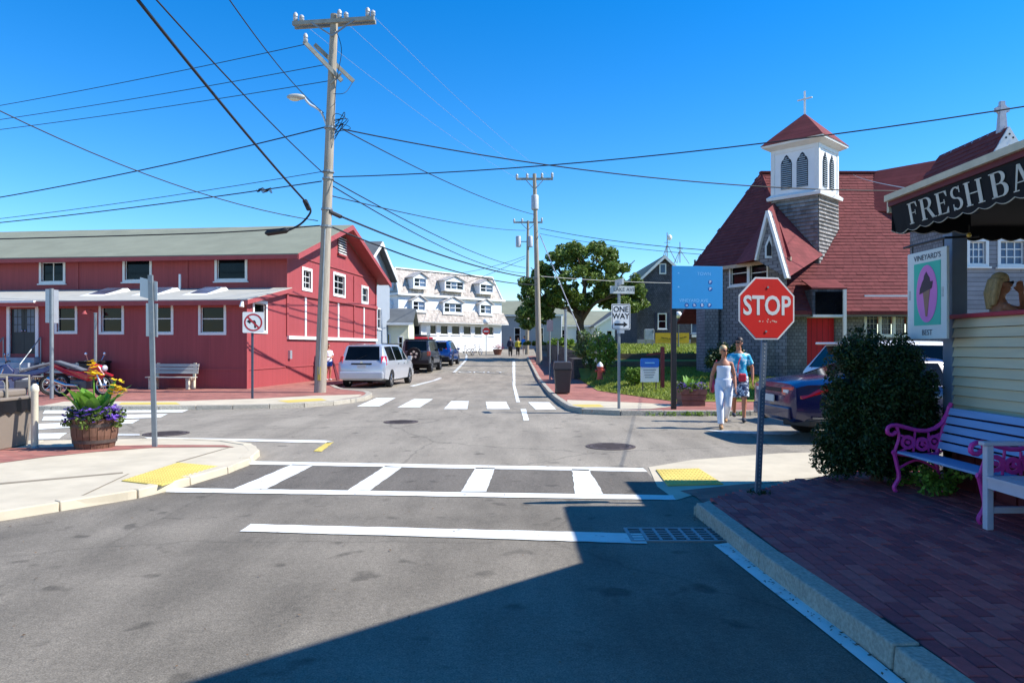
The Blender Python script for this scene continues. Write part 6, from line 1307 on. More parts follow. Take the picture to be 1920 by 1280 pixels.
# ------------------------------------------------------------------ two wheelers
def cycle(label, loc, rz, col, motor=True, sc=1., name=None):
    t = thing(name or ('motorcycle' if motor else 'bicycle'), label, 'motorcycle' if motor else 'bicycle', loc, rz, scale=sc); r = .31
    for ax in (-.62, .68):
        b = MB(); k = .055 if motor else .022; b.lathe([(r-k*1.6, -k*.6), (r-k*.4, -k), (r, -k*.5), (r, k*.5), (r-k*.4, k), (r-k*1.6, k*.6)], 22, (ax, 0, r), 'y', True); w_ = b.build('wheel', RUBBER, t, 50)
        b = MB(); b.lathe([(.05, -.06), (.05, .06)], 10, (ax, 0, r), 'y'); b.lathe([(r-k*1.6, -.02), (r-k*1.6, .02), (r-k*2, .02), (r-k*2, -.02)], 22, (ax, 0, r), 'y', True)
        for q in range(8): a = q*math.pi/4; b.tube([(ax, 0, r), (ax+(r-k*1.7)*math.cos(a), 0, r+(r-k*1.7)*math.sin(a))], .008, 4)
        b.build('rim', CHROME, w_)
    if motor:
        MB().tube([(.68, .09, r), (.5, .09, .78)], .028, 8).tube([(.68, -.09, r), (.5, -.09, .78)], .028, 8).build('fork', CHROME, t)
        MB().tube(smooth_path([(.38, -.36, .98), (.42, -.2, 1.0), (.46, 0, .94), (.42, .2, 1.0), (.38, .36, .98)], 16), .016, 6).build('handlebar', BLACK, t)
        MB().slab([(.78, -.09, .58), (.62, -.13, .86), (.4, -.14, .92), (.25, -.14, .72), (.3, -.12, .5), (.55, -.1, .45)], (0, .22, 0)).build('front_fairing', col, t, bevel=.04)
        MB().slab([(-.95, -.07, .86), (-.5, -.12, .66), (.3, -.13, .42), (.34, -.13, .6), (.1, -.13, .68), (-.4, -.12, .78), (-.9, -.08, .98)], (0, .2, 0)).build('body_panel', col, t, bevel=.03)
        MB().slab([(-.8, -.1, .93), (-.35, -.13, .8), (.12, -.12, .68), (.16, -.11, .74), (-.2, -.13, .86), (-.75, -.1, 1.0)], (0, .23, 0)).build('seat', mat('seat_grey', (104, 106, 110), .7), t, bevel=.03)
        MB().tube([(.05, -.17, .3), (-.3, -.18, .32), (-.85, -.2, .5)], [.03, .055, .06], 10).build('exhaust', CHROME, t, 40)
        MB().box(-.25, .25, -.13, .13, .2, .46).build('engine', mat('engine_grey', (90, 92, 96), .5, .6), t, bevel=.04); MB().ball((.72, 0, .78), (.07, .09, .09)).build('headlight', LAMPW, t, 60)
        MB().slab([(.45, -.05, .62), (.7, -.06, .69), (.95, -.05, .6), (.93, -.05, .56), (.7, -.06, .63)], (0, .11, 0)).build('front_mudguard', col, t)
        for s_ in (-1, 1): MB().tube([(.42, s_*.26, 1.0), (.44, s_*.34, 1.14)], .01, 5).ball((.44, s_*.36, 1.18), (.02, .06, .04)).build('mirror', CHROME, t)
        MB().beam((-.05, .1, .28), (-.05, .3, .0), .025, .025).build('stand', BLACK, t)
    else:
        MB().tube([(-.62, 0, r), (-.1, 0, .3), (.46, 0, .78), (-.18, 0, .74), (-.62, 0, r)], .018, 6).tube([(-.1, 0, .3), (-.22, 0, .86)], .018, 6).tube([(.68, 0, r), (.46, 0, .92)], .018, 6).build('frame', col, t)
        MB().tube([(.5, -.25, .98), (.46, 0, .95), (.5, .25, .98)], .014, 6).build('handlebar', BLACK, t); MB().ball((-.23, 0, .9), (.13, .07, .035)).build('saddle', BLACK, t); MB().lathe([(.09, -.01), (.09, .01)], 12, (-.1, -.04, .3), 'y').build('crank', CHROME, t)
    return t
x, y, _ = G(152, 743, .11); cycle('red and white motorcycle parked in front of the red building', (x, y, .112), R(-8), REDP, sc=1.12)
x, y, _ = G(22, 745, .11); cycle('dark motorcycle at the left edge behind the litter bin', (x, y+.6, .112), R(-150), mat('blue_black', (36, 44, 84), .35, coat=.5), sc=1.1)
for k, (u, y, a, lb) in enumerate(((820, 64, 10, 'leftmost dark bicycle leaning by the white building'), (868, 65.5, 170, 'middle bicycle leaning by the white building'), (893, 66.5, 20, 'rightmost bicycle leaning by the white building, next to the far stop sign'))):
    cycle(lb, (Xu(u, y), y, zg(y)), R(a+40), BLACK, False, 1.05)
# ------------------------------------------------------------------ vegetation
rng = np.random.default_rng(12)
def leaf_quads(cent, outn, size, jitter=.6, aspect=.55, droop=0.):
    n = len(cent); d = rng.normal(size=(n, 3)); nn = outn*(1-jitter)+d/np.linalg.norm(d, axis=1)[:, None]*jitter; nn /= np.linalg.norm(nn, axis=1)[:, None]+1e-9
    a = rng.normal(size=(n, 3)); a[:, 2] -= droop; t = a-nn*(a*nn).sum(1)[:, None]; t /= np.linalg.norm(t, axis=1)[:, None]+1e-9; b = np.cross(nn, t)
    s = (size*rng.uniform(.6, 1.3, n))[:, None]; v = np.stack([cent-t*s, cent+b*s*aspect, cent+t*s, cent-b*s*aspect], 1); return v.reshape(-1, 3)
def clump_cloud(cs, rs, per, flat=1.):
    out, nn = [], []
    for c, r in zip(cs, rs):
        m = int(per*(r/np.mean(rs))**2); d = rng.normal(size=(m, 3)); d /= np.linalg.norm(d, axis=1)[:, None]; k = rng.uniform(.35, 1., m)**.6
        p = d*k[:, None]*r; p[:, 2] *= flat; out.append(np.array(c)+p); nn.append(d+np.array([0, 0, .4]))
    o = np.concatenate(out); w = np.concatenate(nn); return o, w/np.linalg.norm(w, axis=1)[:, None]
# big tree
ty_ = 57.; tx = Xu(1088, ty_); tz = 1.75
tree = thing('broadleaf_tree', 'large broadleaf tree with dark gappy crown behind the middle utility pole', 'tree', (tx, ty_, tz))
b = MB(); trunk = [(0, 0, -.3), (.1, 0, .8), (0, .1, 1.7), (.15, 0, 2.6)]; b.tube(smooth_path(trunk, 12), [.42, .38, .36, .35, .33, .32, .32, .31, .3, .3, .29, .28, .27], 10)
limbs = [((.1, 0, 2.2), (-1.4, .4, 4.0), (-3.2, .3, 5.4)), ((.15, 0, 2.4), (.3, -.6, 4.6), (-.3, -.4, 7.2)), ((.15, 0, 2.4), (1.6, .3, 4.2), (3.4, .2, 5.6)), ((.1, 0, 2.0), (1.2, -.9, 3.4), (3.4, -1.2, 4.0)), ((.1, 0, 1.9), (-1.2, -.8, 2.9), (-3.6, -1., 3.2)), ((.15, 0, 2.5), (.5, 1, 5), (1.6, 1, 7.0)), ((.1, 0, 2.3), (-.9, 1.2, 4.6), (-1.8, 1.4, 6.8))]
for L in limbs: b.tube(smooth_path(L, 10), [.2-.016*k for k in range(11)], 7)
for L in limbs:
    for k in range(3):
        p = Vector(L[1]).lerp(Vector(L[2]), .2+.35*k); q = p+V(random.uniform(-1.3, 1.3), random.uniform(-1, 1), random.uniform(.3, 1.5)); b.tube([p, p.lerp(q, .5)+V(0, 0, .1), q], [.07, .05, .03], 5)
b.build('trunk', BARK, tree, 50)
cs, rs = [], []
ell = [((0, 0, 5.6), (4.0, 3.4, 2.6)), ((-3.0, 0, 4.0), (2.4, 2.2, 2.0)), ((2.9, 0, 4.6), (2.0, 2.0, 1.8)), ((.2, 0, 7.2), (2.6, 2.4, 1.2)), ((-3.9, -.5, 2.6), (1.5, 1.6, 1.4)), ((3.6, -.5, 3.6), (1.5, 1.6, .9))]
for c, e in ell:
    for _ in range(int(24*e[0]*e[2]/4)+8):
        d = rng.normal(size=3); d /= np.linalg.norm(d); k = rng.uniform(.6, 1.); cs.append(np.array(c)+d*np.array(e)*k); rs.append(rng.uniform(.35, .72))
P_, N_l = clump_cloud(cs, rs, 135, .75)
fast_mesh('crown', leaf_quads(P_, N_l, .15, .65), 4, LEAF_T, tree)
# round evergreen bush by the porch
bx_, by_ = 4.15, 8.1
bush = thing('evergreen_bush', 'large dark round evergreen bush between stop sign and porch', 'bush', (bx_, by_, .11))
MB().tube([(0, 0, -.02), (.03, 0, .25), (-.02, .02, .7)], [.07, .06, .03], 8).tube([(.02, 0, .05), (.25, -.1, .5)], [.04, .02], 6).tube([(0, 0, .05), (-.25, .05, .5)], [.04, .02], 6).build('stem', BARK, bush)
b = MB(); random.seed(5)
b.ball((0, 0, .8), (.38, .36, .5), 24, 18); core = b.build('inner_foliage', LEAF_D, bush, 60)
for v in core.data.vertices: v.co += Vector((random.uniform(-.05, .05), random.uniform(-.05, .05), random.uniform(-.05, .05)))
cs, rs = [], []
lobes = [((0, 0, .8), (.5, .48, .62)), ((-.2, -.05, 1.15), (.34, .36, .42)), ((.26, 0, 1.1), (.34, .36, .42)), ((-.3, -.1, .6), (.36, .36, .42)), ((.3, -.05, .62), (.34, .34, .42)), ((-.12, .05, 1.42), (.22, .24, .26)), ((.22, 0, 1.36), (.2, .22, .22)), ((-.42, 0, .38), (.24, .3, .26)), ((.0, -.3, .8), (.34, .24, .5)), ((-.05, -.25, .45), (.4, .26, .3))]
for c0, e0l in lobes:
    for _ in range(int(150*e0l[0]*e0l[2]/.3)+10):
        d = rng.normal(size=3); d /= np.linalg.norm(d); c = np.array(c0)+d*np.array(e0l)*rng.uniform(.8, 1.02)
        if c[2] < .13: continue
        cs.append(c); rs.append(rng.uniform(.06, .14))
P_, N_l = clump_cloud(cs, rs, 95, 1.3)
fast_mesh('foliage', leaf_quads(P_, N_l, .024, .65, .45), 4, LEAF_D, bush)
# yellowish weeds and soil under the bench and the bush
cs = [np.array([rng.uniform(4.2, 4.75), rng.uniform(7.3, 8.6), rng.uniform(.14, .4)]) for _ in range(40)]
P_, N_l = clump_cloud(cs, [.09]*40, 60); o = fast_mesh('weeds', leaf_quads(P_, N_l, .028, .6), 4, LEAF_L); stuff(tag(o, 'low yellow green weeds behind the slatted bench at the porch foot', 'weeds'))
# shrubs on the lawn
def shrub(name, label, u, vb, vt, y, halfw, m, per, size, flowers=None, nc=46):
    z0 = zl(y); h = Zv(vt, y)-z0; t = thing(name, label, 'shrub', (Xu(u, y), y, z0)); cs, rs = [], []
    for k in range(5): a = k*1.26; MB().tube([(0, 0, -.05), (.2*math.cos(a), .2*math.sin(a), h*.5), (halfw*.6*math.cos(a), halfw*.6*math.sin(a), h*.85)], [.03, .025, .01], 5).build('stem', BARK, t)
    for _ in range(nc):
        d = rng.normal(size=3); d /= np.linalg.norm(d); c = np.array([0, 0, h*.55])+d*np.array([halfw*.85, halfw*.8, h*.43])*rng.uniform(.5, 1.); cs.append(c); rs.append(rng.uniform(.14, .3)*min(1, h/1.2))
    P, N = clump_cloud(cs, rs, per, 1.2); fast_mesh('foliage', leaf_quads(P, N, size, .6), 4, m, t)
    if flowers is not None: P, N = clump_cloud(cs[::2], [.16]*len(cs[::2]), 16); fast_mesh('blossoms', leaf_quads(P, N, .06, .5, .8), 4, flowers, t)
    return t
shrub('leafy_shrub', 'bright green upright shrub with pale flowers on the lawn', 1133, 700, 622, 30, .62, LEAF_L, 90, .055, WHF)
shrub('flowering_shrub', 'pale flowering hydrangea shrub left of the bright green shrub', 1108, 690, 620, 33, .75, LEAF_H, 80, .06, WHF)
shrub('low_bush', 'small yellowish bush beside the blue lawn notice', 1188, 720, 690, 25, .42, LEAF_L, 70, .04)
shrub('corner_bush', 'dark bush at the left foot of the church wall', 1368, 715, 648, 26.4, 1.0, LEAF_D, 90, .06, None, 60)
shrub('hedge_bush', 'green bush by the far pavement under the big tree', 1052, 660, 635, 52, 1.1, LEAF_L, 60, .08)
shrub('wall_bush', 'dark bush at the foot of the middle utility pole', 1003, 664, 640, 56, 1.5, LEAF_T, 60, .1)
shrub('terrace_bush', 'low dark bush on the terrace behind the litter bin', 1085, 668, 648, 45, 1.0, LEAF_H, 60, .08)
# hydrant
y = 27.; t = thing('fire_hydrant', 'small red fire hydrant with white cap on the lawn', 'fire hydrant', (Xu(1125, y), y, zl(y))); HYD = mat('hydrant_red', (176, 74, 58), .5, var=.1)
MB().lathe([(.13, 0), (.13, .05), (.1, .06), (.1, .42), (.13, .44), (.13, .48)], 14).build('barrel', HYD, t, 40); MB().lathe([(.12, .48), (.11, .56), (.05, .62), (.03, .66), (0, .66)], 14).build('bonnet', WHITE, t, 50)
for d in ((1, 0), (-1, 0), (0, -1)): MB().tube([(d[0]*.09, d[1]*.09, .33), (d[0]*.18, d[1]*.18, .33)], .055, 10).build('nozzle', HYD, t, 40)
# ------------------------------------------------------------------ planters
def blade(L, w, bend, az, pitch, m, parent, base, fold=.25):
    b = MB(); n = 7; pts = []; p = Vector((0, 0, 0)); ang = pitch
    d = Vector((math.cos(az), math.sin(az), 0)); side = Vector((-d.y, d.x, 0)); prev = None
    for i in range(n+1):
        s_ = i/n; ww_ = w*math.sin(math.pi*min(1, s_*.92+.08))**.8*(1 if i < n else .05); up = d*-math.sin(ang)+V(0, 0, math.cos(ang)); l, c, r = p-side*ww_+up*ww_*fold, p.copy(), p+side*ww_+up*ww_*fold
        if prev: b.poly([prev[0], prev[1], c, l]); b.poly([prev[1], prev[2], r, c])
        prev = (l, c, r); p = p+(d*math.cos(ang)+V(0, 0, math.sin(ang)))*L/n; ang -= bend/n
    o = b.build('leaf', m, parent, 60); o.location = base; return o
def blossoms(parent, name, m, n, fn, size):
    c = np.array([fn() for _ in range(n)]); k = 5; out = []
    for p in c:
        a0 = rng.uniform(0, 6.28); tl = rng.normal(size=3)*.35; s = size*rng.uniform(.7, 1.2)
        for q in range(k):
            a = a0+q*2*math.pi/k; e1 = np.array([math.cos(a), math.sin(a), .25]); e2 = np.array([-math.sin(a), math.cos(a), 0]); e1 = e1+tl*e1[0]; out += [p, p+e1*s*.6-e2*s*.42, p+e1*s, p+e1*s*.6+e2*s*.42]
    return stuff(fast_mesh(name, np.array(out), 4, m, parent))
x, y, _ = G(178, 838, .09); bar_ = thing('barrel_planter', 'half barrel planter with purple and yellow flowers on the near left corner', 'planter', (x, y, .09))
Rb, Rt, Hb = .27, .335, .46; ns = 20
prof = [(Rb, 0), (Rb+.05, .2), (Rt, Hb)]
for k in range(ns):
    a0, a1 = 2*math.pi*k/ns+.012, 2*math.pi*(k+1)/ns-.012; b = MB(); j = random.uniform(-.004, .004)
    for (r0, z0), (r1, z1) in zip(prof, prof[1:]):
        q = [(r0+j, a0, z0), (r0+j, a1, z0), (r1+j, a1, z1), (r1+j, a0, z1)]; qi = [(r-.03, a, z) for r, a, z in q]; f = lambda L: [(r*math.cos(a), r*math.sin(a), z) for r, a, z in L]; A, B = f(q), f(qi); b.hexa([A[0], A[1], B[1], B[0], A[3], A[2], B[2], B[3]])
    b.build('stave', BARREL, bar_)
for z, r in ((.11, .30), (.36, .327)): MB().lathe([(r+.006, z-.025), (r+.012, z+.025), (r-.01, z+.025), (r-.01, z-.025)], 32, (0, 0, 0), 'z', True).build('hoop', IRON, bar_, 40)
MB().lathe([(.31, .40), (0, .43)], 20).build('soil', SOIL, bar_)
for k in range(26): a = random.uniform(0, 6.28); rr = random.uniform(.03, .18); blade(random.uniform(.4, .72), random.uniform(.07, .115), random.uniform(.2, 1.), a, random.uniform(1.0, 1.45), LEAF_B, bar_, (rr*math.cos(a), rr*math.sin(a), .42))
for (dx, dz) in ((-.02, 1.18), (.36, .9)):
    MB().tube([(dx*.3, 0, .42), (dx*.8, 0, .42+(dz-.42)*.6), (dx, 0, dz-.08)], .012, 6).build('flower_stalk', LEAF_B, bar_)
    blossoms(bar_, 'yellow_blossoms', YELF, 20, lambda: np.array([dx, 0, dz])+rng.normal(size=3)*np.array([.05, .045, .07]), .07)
def rim():
    a = rng.uniform(0, 6.28); r = rng.uniform(.22, .42); return np.array([r*math.cos(a), r*math.sin(a), .47+rng.uniform(-.1, .1)-.25*max(0, r-.33)])
cs = [rim() for _ in range(60)]; P_, N_l = clump_cloud(cs, [.07]*60, 26); stuff(fast_mesh('trailing_foliage', leaf_quads(P_, N_l, .03, .6), 4, LEAF_T, bar_)); blossoms(bar_, 'purple_blossoms', PURP, 200, lambda: rim()+np.array([0, 0, .06]), .055)
def box_planter(label, loc, w, d, h, wood, rz=0., nl=12, tall=.6, yel=0):
    t = thing('box_planter', label, 'planter', loc, rz)
    for k in range(3):
        z0, z1 = h*k/3, h*(k+1)/3-.01; e = .02*k
        MB().box(-w/2-e, w/2+e, -d/2-e, -d/2-e+.03, z0, z1).build('plank', wood, t); MB().box(-w/2-e, w/2+e, d/2+e-.03, d/2+e, z0, z1).build('plank', wood, t); MB().box(-w/2-e, -w/2-e+.03, -d/2-e+.03, d/2+e-.03, z0, z1).build('plank', wood, t); MB().box(w/2+e-.03, w/2+e, -d/2-e+.03, d/2+e-.03, z0, z1).build('plank', wood, t)
    MB().box(-w/2, w/2, -d/2, d/2, h-.1, h-.05).build('soil', SOIL, t)
    for k in range(nl): a = random.uniform(0, 6.28); blade(random.uniform(.6, 1.)*tall, .06, random.uniform(.2, .9), a, random.uniform(1., 1.4), LEAF_B, t, (random.uniform(-.12, .12), random.uniform(-.08, .08), h-.06))
    fn = lambda: np.array([rng.uniform(-w*.62, w*.62), rng.uniform(-d*.62, d*.62), h+rng.uniform(-.08, .14)])
    cs = [fn() for _ in range(40)]; P, N = clump_cloud(cs, [.07]*40, 22); stuff(fast_mesh('trailing_foliage', leaf_quads(P, N, .03, .6), 4, LEAF_T, t)); blossoms(t, 'purple_blossoms', PURP, 90, fn, .05)
    if yel: blossoms(t, 'yellow_blossoms', YELF, yel, lambda: np.array([rng.uniform(-.2, .3), rng.uniform(-.1, .1), h+rng.uniform(.15, .45)]), .07)
    return t
x, y, _ = G(1297, 760, .11); box_planter('wooden box planter with purple flowers beside the blue sign post', (x, y+.1, .112), .6, .6, .45, mat('planter_brown', (122, 88, 74), .85, var=.2), 0., 12, .5)
x, y, _ = G(-2, 762, .0); box_planter('weathered box planter with yellow flowers behind the grey litter bin', (x-.15, 14.8, .09), .75, .5, .62, TIMBER, 0, 8, .4, 60)
y = 67.5; t = thing('flower_pot', 'distant red flower pot near the far stop sign', 'planter', (Xu(933, y), y, zg(y))); MB().lathe([(.3, 0), (.45, .5), (.48, .55), (.4, .55)], 12).build('pot', mat('pot_brown', (120, 80, 66), .8), t, 40); blossoms(t, 'red_blossoms', REDF, 80, lambda: rng.normal(size=3)*np.array([.28, .28, .12])+np.array([0, 0, .7]), .13)
# ------------------------------------------------------------------ bins and benches
x0_, y0_, _ = G(57, 845, .09); lb = thing('litter_bin', 'grey brown litter bin with black liner at the left edge', 'litter bin', (x0_-.86, y0_+.35, .09)); BINM = mat('bin_taupe', (128, 116, 104), .6, var=.06, scale=4)
MB().hexa([(-.36, -.34, 0), (.36, -.34, 0), (.36, .34, 0), (-.36, .34, 0), (-.42, -.38, .64), (.42, -.38, .64), (.42, .38, .64), (-.42, .38, .64)]).build('body', BINM, lb, bevel=.02)
b = MB(); n = 40
for k in range(n):
    a0, a1 = k/n, (k+1)/n
    def pr(s_):
        q = s_*4; i = int(q) % 4; f = q-int(q); c = [(-.44, -.4), (.44, -.4), (.44, .4), (-.44, .4)]; p, r_ = c[i], c[(i+1) % 4]; return p[0]+(r_[0]-p[0])*f, p[1]+(r_[1]-p[1])*f
    p, q = pr(a0), pr(a1 % 1.); h0, h1 = .55+.03*math.sin(k*2.3), .55+.03*math.sin((k+1)*2.3); b.poly([(p[0], p[1], .74), (q[0], q[1], .74), (q[0]*1.02, q[1]*1.02, h1), (p[0]*1.02, p[1]*1.02, h0)])
b.build('liner', mat('bin_liner', (22, 20, 24), .3), lb, 50); MB().box(-.46, .46, -.42, .42, .74, .79).build('lid', BINM, lb, bevel=.015); MB().box(-.36, .36, -.32, .32, .79, .9).build('hood', BINM, lb, bevel=.03)
for yy_ in (-.2, .3): MB().tube([(.4, yy_, .78), (.4, yy_, 1.1), (-.4, yy_, 1.12)], .02, 8).build('bag_frame', mat('frame_taupe', (150, 140, 124), .5), lb)
x, y, _ = G(65, 839, .09); t = thing('white_post', 'short cream post beside the grey litter bin', 'post', (x, y, .09)); MB().lathe([(.05, 0), (.05, .86), (.062, .88), (.055, .95), (.02, .99), (0, .99)], 14).build('post', mat('cream_post', (214, 206, 182), .6), t, 40); MB().lathe([(.07, 0), (.06, .03)], 14).build('foot', GALV, t)
x, y, _ = G(1056, 739, .11); t = thing('dark_litter_bin', 'dark brown litter bin with hinged lid at the far right kerb', 'litter bin', (x, y+.3, .112)); DB = mat('bin_brown', (58, 50, 48), .5, var=.08)
MB().hexa([(-.22, -.26, .03), (.22, -.26, .03), (.22, .26, .03), (-.22, .26, .03), (-.28, -.31, .8), (.28, -.31, .8), (.28, .31, .8), (-.28, .31, .8)]).build('body', DB, t, bevel=.03); MB().hexa([(-.3, -.33, .8), (.3, -.33, .8), (.3, .33, .8), (-.3, .33, .8), (-.27, -.3, 1.04), (.27, -.3, 1.04), (.27, .33, 1.06), (-.27, .33, 1.06)]).build('lid', DB, t, bevel=.02); MB().box(-.2, .2, -.345, -.325, .78, .82).build('handle', BLACK, t)
for s_ in (-.2, .2): MB().lathe([(.09, -.03), (.09, .03)], 14, (s_, .28, .09), 'x').build('wheel', RUBBER, t)
def park_bench(label, loc, rz, w, mw, legm):
    t = thing('park_bench', label, 'bench', loc, rz)
    for k in range(4): MB().box(-w/2, w/2, -.34+k*.115, -.24+k*.115, .42, .455).build('seat_slat', mw, t)
    for k in range(3): z = .56+k*.125; MB().hexa([(-w/2, .12+k*.03, z), (w/2, .12+k*.03, z), (w/2, .15+k*.03, z), (-w/2, .15+k*.03, z), (-w/2, .145+k*.03, z+.105), (w/2, .145+k*.03, z+.105), (w/2, .175+k*.03, z+.105), (-w/2, .175+k*.03, z+.105)]).build('back_slat', mw, t)
    for s_ in (-w/2+.16, w/2-.16):
        MB().box(s_-.06, s_+.06, -.3, -.18, 0, .415).build('leg', legm, t, bevel=.02); MB().box(s_-.06, s_+.06, .05, .18, 0, .415).build('leg', legm, t, bevel=.02); MB().beam((s_, .16, .3), (s_, .23, .95), .09, .05, (0, 1, 0)).build('back_support', legm, t); MB().box(s_-.06, s_+.06, -.3, .1, .34, .418).build('bearer', legm, t)
    return t
CONCB = mat('bench_concrete', (206, 196, 170), .85, var=.12)
bp = wl.at(wl.px(341, 690)[0], 0, .55); park_bench('weathered wooden bench with concrete legs against the red wall', (bp.x, bp.y, .112), math.atan2(-gl.y, -gl.x), 1.75, BENCHW, CONCB)
bp = wl.at(wl.px(125, 690)[0], 0, .55); park_bench('weathered wooden bench behind the red motorcycle', (bp.x, bp.y, .112), math.atan2(-gl.y, -gl.x), 1.7, BENCHW, CONCB)
bp = wl.at(wl.px(195, 690)[0], 0, .5); t = thing('black_bin', 'black square bin against the red wall right of the motorcycle', 'litter bin', (bp.x, bp.y, .112)); MB().box(-.42, .42, -.3, .3, 0, .95).build('body', BLACK, t, bevel=.03); MB().box(-.45, .45, -.33, .33, .95, 1.02).build('lid', MATBLACK, t, bevel=.02)
p = wg.at(wg.px(595, 700)[0], .11, .35); t = thing('folded_sandwich_board', 'dark maroon folded board leaning by the red gable wall', 'board', (p.x, p.y, .112)); MB().slab([(-.05, -.28, 0), (-.05, .28, 0), (.28, .06, 1.05), (.28, -.06, 1.05)], (.04, 0, .01)).build('front_leaf', REDDARK, t); MB().slab([(.6, -.28, 0), (.6, .28, 0), (.3, .06, 1.05), (.3, -.06, 1.05)], (.04, 0, .01)).build('rear_leaf', REDDARK, t)
# slatted bench with pink iron ends (runs along the porch, faces the street)
PINKI = mat('pink_iron_paint', (214, 60, 150), .45, var=.1, scale=9); SLATB = mat('pale_blue_slat', (132, 164, 206), .6, var=.08, scale=3, stretch=(8, .6, 8), dirt=.15)
pb = thing('pink_iron_bench', 'slatted bench with ornate pink iron ends in front of the porch', 'bench', (4.02, 6.8, .128))
yb0, yb1 = -.66, .66
for k in range(4): MB().box(.02+k*.105, .115+k*.105, yb0, yb1, .405-.012*k, .43-.012*k).build('seat_slat', SLATB, pb, bevel=.005)
for k in range(5): z = .46+k*.088; xx = .44+k*.028; MB().hexa([(xx, yb0, z), (xx+.025, yb0, z), (xx+.025, yb1, z), (xx, yb1, z), (xx+.022, yb0, z+.07), (xx+.047, yb0, z+.07), (xx+.047, yb1, z+.07), (xx+.022, yb1, z+.07)]).build('back_slat', SLATB, pb, bevel=.004)
for ye in (yb0-.02, yb1+.02):
    b = MB(); f = lambda pts, r: b.tube(smooth_path([(x_, ye, z_) for x_, z_ in pts], 20), r, 7)
    f([(.02, 0), (.0, .05), (.05, .15), (.03, .28), (.0, .4), (-.02, .42)], .022); f([(.5, 0), (.53, .05), (.46, .2), (.45, .4), (.58, .9)], .022); f([(-.02, .41), (.2, .38), (.45, .4)], .02); f([(.05, .25), (.25, .33), (.47, .22)], .014)
    f([(.6, .93), (.5, .72), (.34, .64), (.18, .66), (.02, .7), (-.06, .68), (-.07, .62), (-.02, .6), (.02, .63)], .022); f([(.02, .7), (.05, .58), (.02, .47), (.0, .41)], .016)
    b.build('iron_end', PINKI, pb, 50)
    b = MB(); prf = [(.05, .42), (.46, .42), (.5, .6), (.42, .66), (.3, .62), (.16, .64), (.06, .66)]
    for cx_, cz_, r_ in ((.14, .52, .075), (.29, .5, .075), (.42, .53, .07)): b.lathe([(r_, -.012), (r_, .012), (r_*.55, .012), (r_*.55, -.012)], 14, (cx_, ye, cz_), 'y', True); b.lathe([(r_*.3, -.014), (r_*.3, .014)], 8, (cx_, ye, cz_), 'y')
    for q in ((.05, .42, .5, .62), (.05, .6, .5, .42), (.2, .42, .22, .64), (.36, .42, .36, .62)): b.beam((q[0], ye, q[1]), (q[2], ye, q[3]), .014, .022)
    b.build('scroll_panel', PINKI, pb)
# white wooden bench nearer the camera
WB = mat('white_bench_paint', (206, 196, 204), .55, var=.05, dirt=.1); nb = thing('white_wooden_bench', 'white painted wooden bench at the right edge', 'bench', (3.94, 5.3, .128))
for yy_ in (.63, -.63):
    MB().box(0, .06, yy_-.03, yy_+.03, 0, .70).build('leg', WB, nb, bevel=.008); MB().box(.48, .54, yy_-.03, yy_+.03, 0, .92).build('leg', WB, nb, bevel=.008); MB().box(-.03, .5, yy_-.04, yy_+.04, .70, .735).build('armrest', WB, nb, bevel=.01); MB().box(.06, .48, yy_-.02, yy_+.02, .36, .43).build('side_rail', WB, nb); MB().box(.06, .48, yy_-.02, yy_+.02, .14, .19).build('stretcher', WB, nb)
MB().box(.005, .055, -.6, .6, .35, .43).build('front_rail', WB, nb)
for k in range(5): MB().box(-.01+k*.1, .08+k*.1, -.6, .6, .432, .452).build('seat_slat', WB, nb)
for k in range(10): MB().box(.5, .52, -.56+k*.118, -.5+k*.118, .46, .84).build('back_slat', WB, nb)
MB().box(.485, .535, -.6, .6, .84, .92).build('back_rail', WB, nb)

# ------------------------------------------------------------------ litter of leaves and grit, weeds in the kerb joints
n = 150; c = np.zeros((n, 3)); yy_ = rng.uniform(2.9, 7.0, n); c[:, 1] = yy_; c[:, 0] = np.interp(yy_, [2.9, 3.4, 4.8, 6.0, 7.0], [1.97, 1.95, 1.85, 1.80, 1.79])-np.abs(rng.normal(0, .05, n)); c[:, 2] = .012
o = fast_mesh('gutter_debris', leaf_quads(c, np.tile([0, 0, 1.], (n, 1)), .011, .25), 4, leaf('dry_leaf', (110, 84, 56), .4, .1)); stuff(tag(o, 'dry leaf litter and grit in the near right gutter', 'leaf litter'))
n = 160; c = np.stack([rng.uniform(-5, 1.6, n), rng.uniform(3.2, 12, n), np.full(n, .012)], 1)
o = fast_mesh('road_litter', leaf_quads(c, np.tile([0, 0, 1.], (n, 1)), .012, .25), 4, MATS['dry_leaf']); stuff(tag(o, 'scattered dry leaves on the near road', 'leaf litter'))
cs = [np.array([x_, 17.0+rng.normal(0, .03), .05]) for x_ in rng.uniform(3.2, 5.6, 26)]; P_, N_l = clump_cloud(cs, [.06]*26, 24); o = fast_mesh('kerb_weeds', leaf_quads(P_, N_l, .025, .6), 4, LEAF_L); stuff(tag(o, 'small weeds growing along the foot of the far right kerb', 'weeds'))
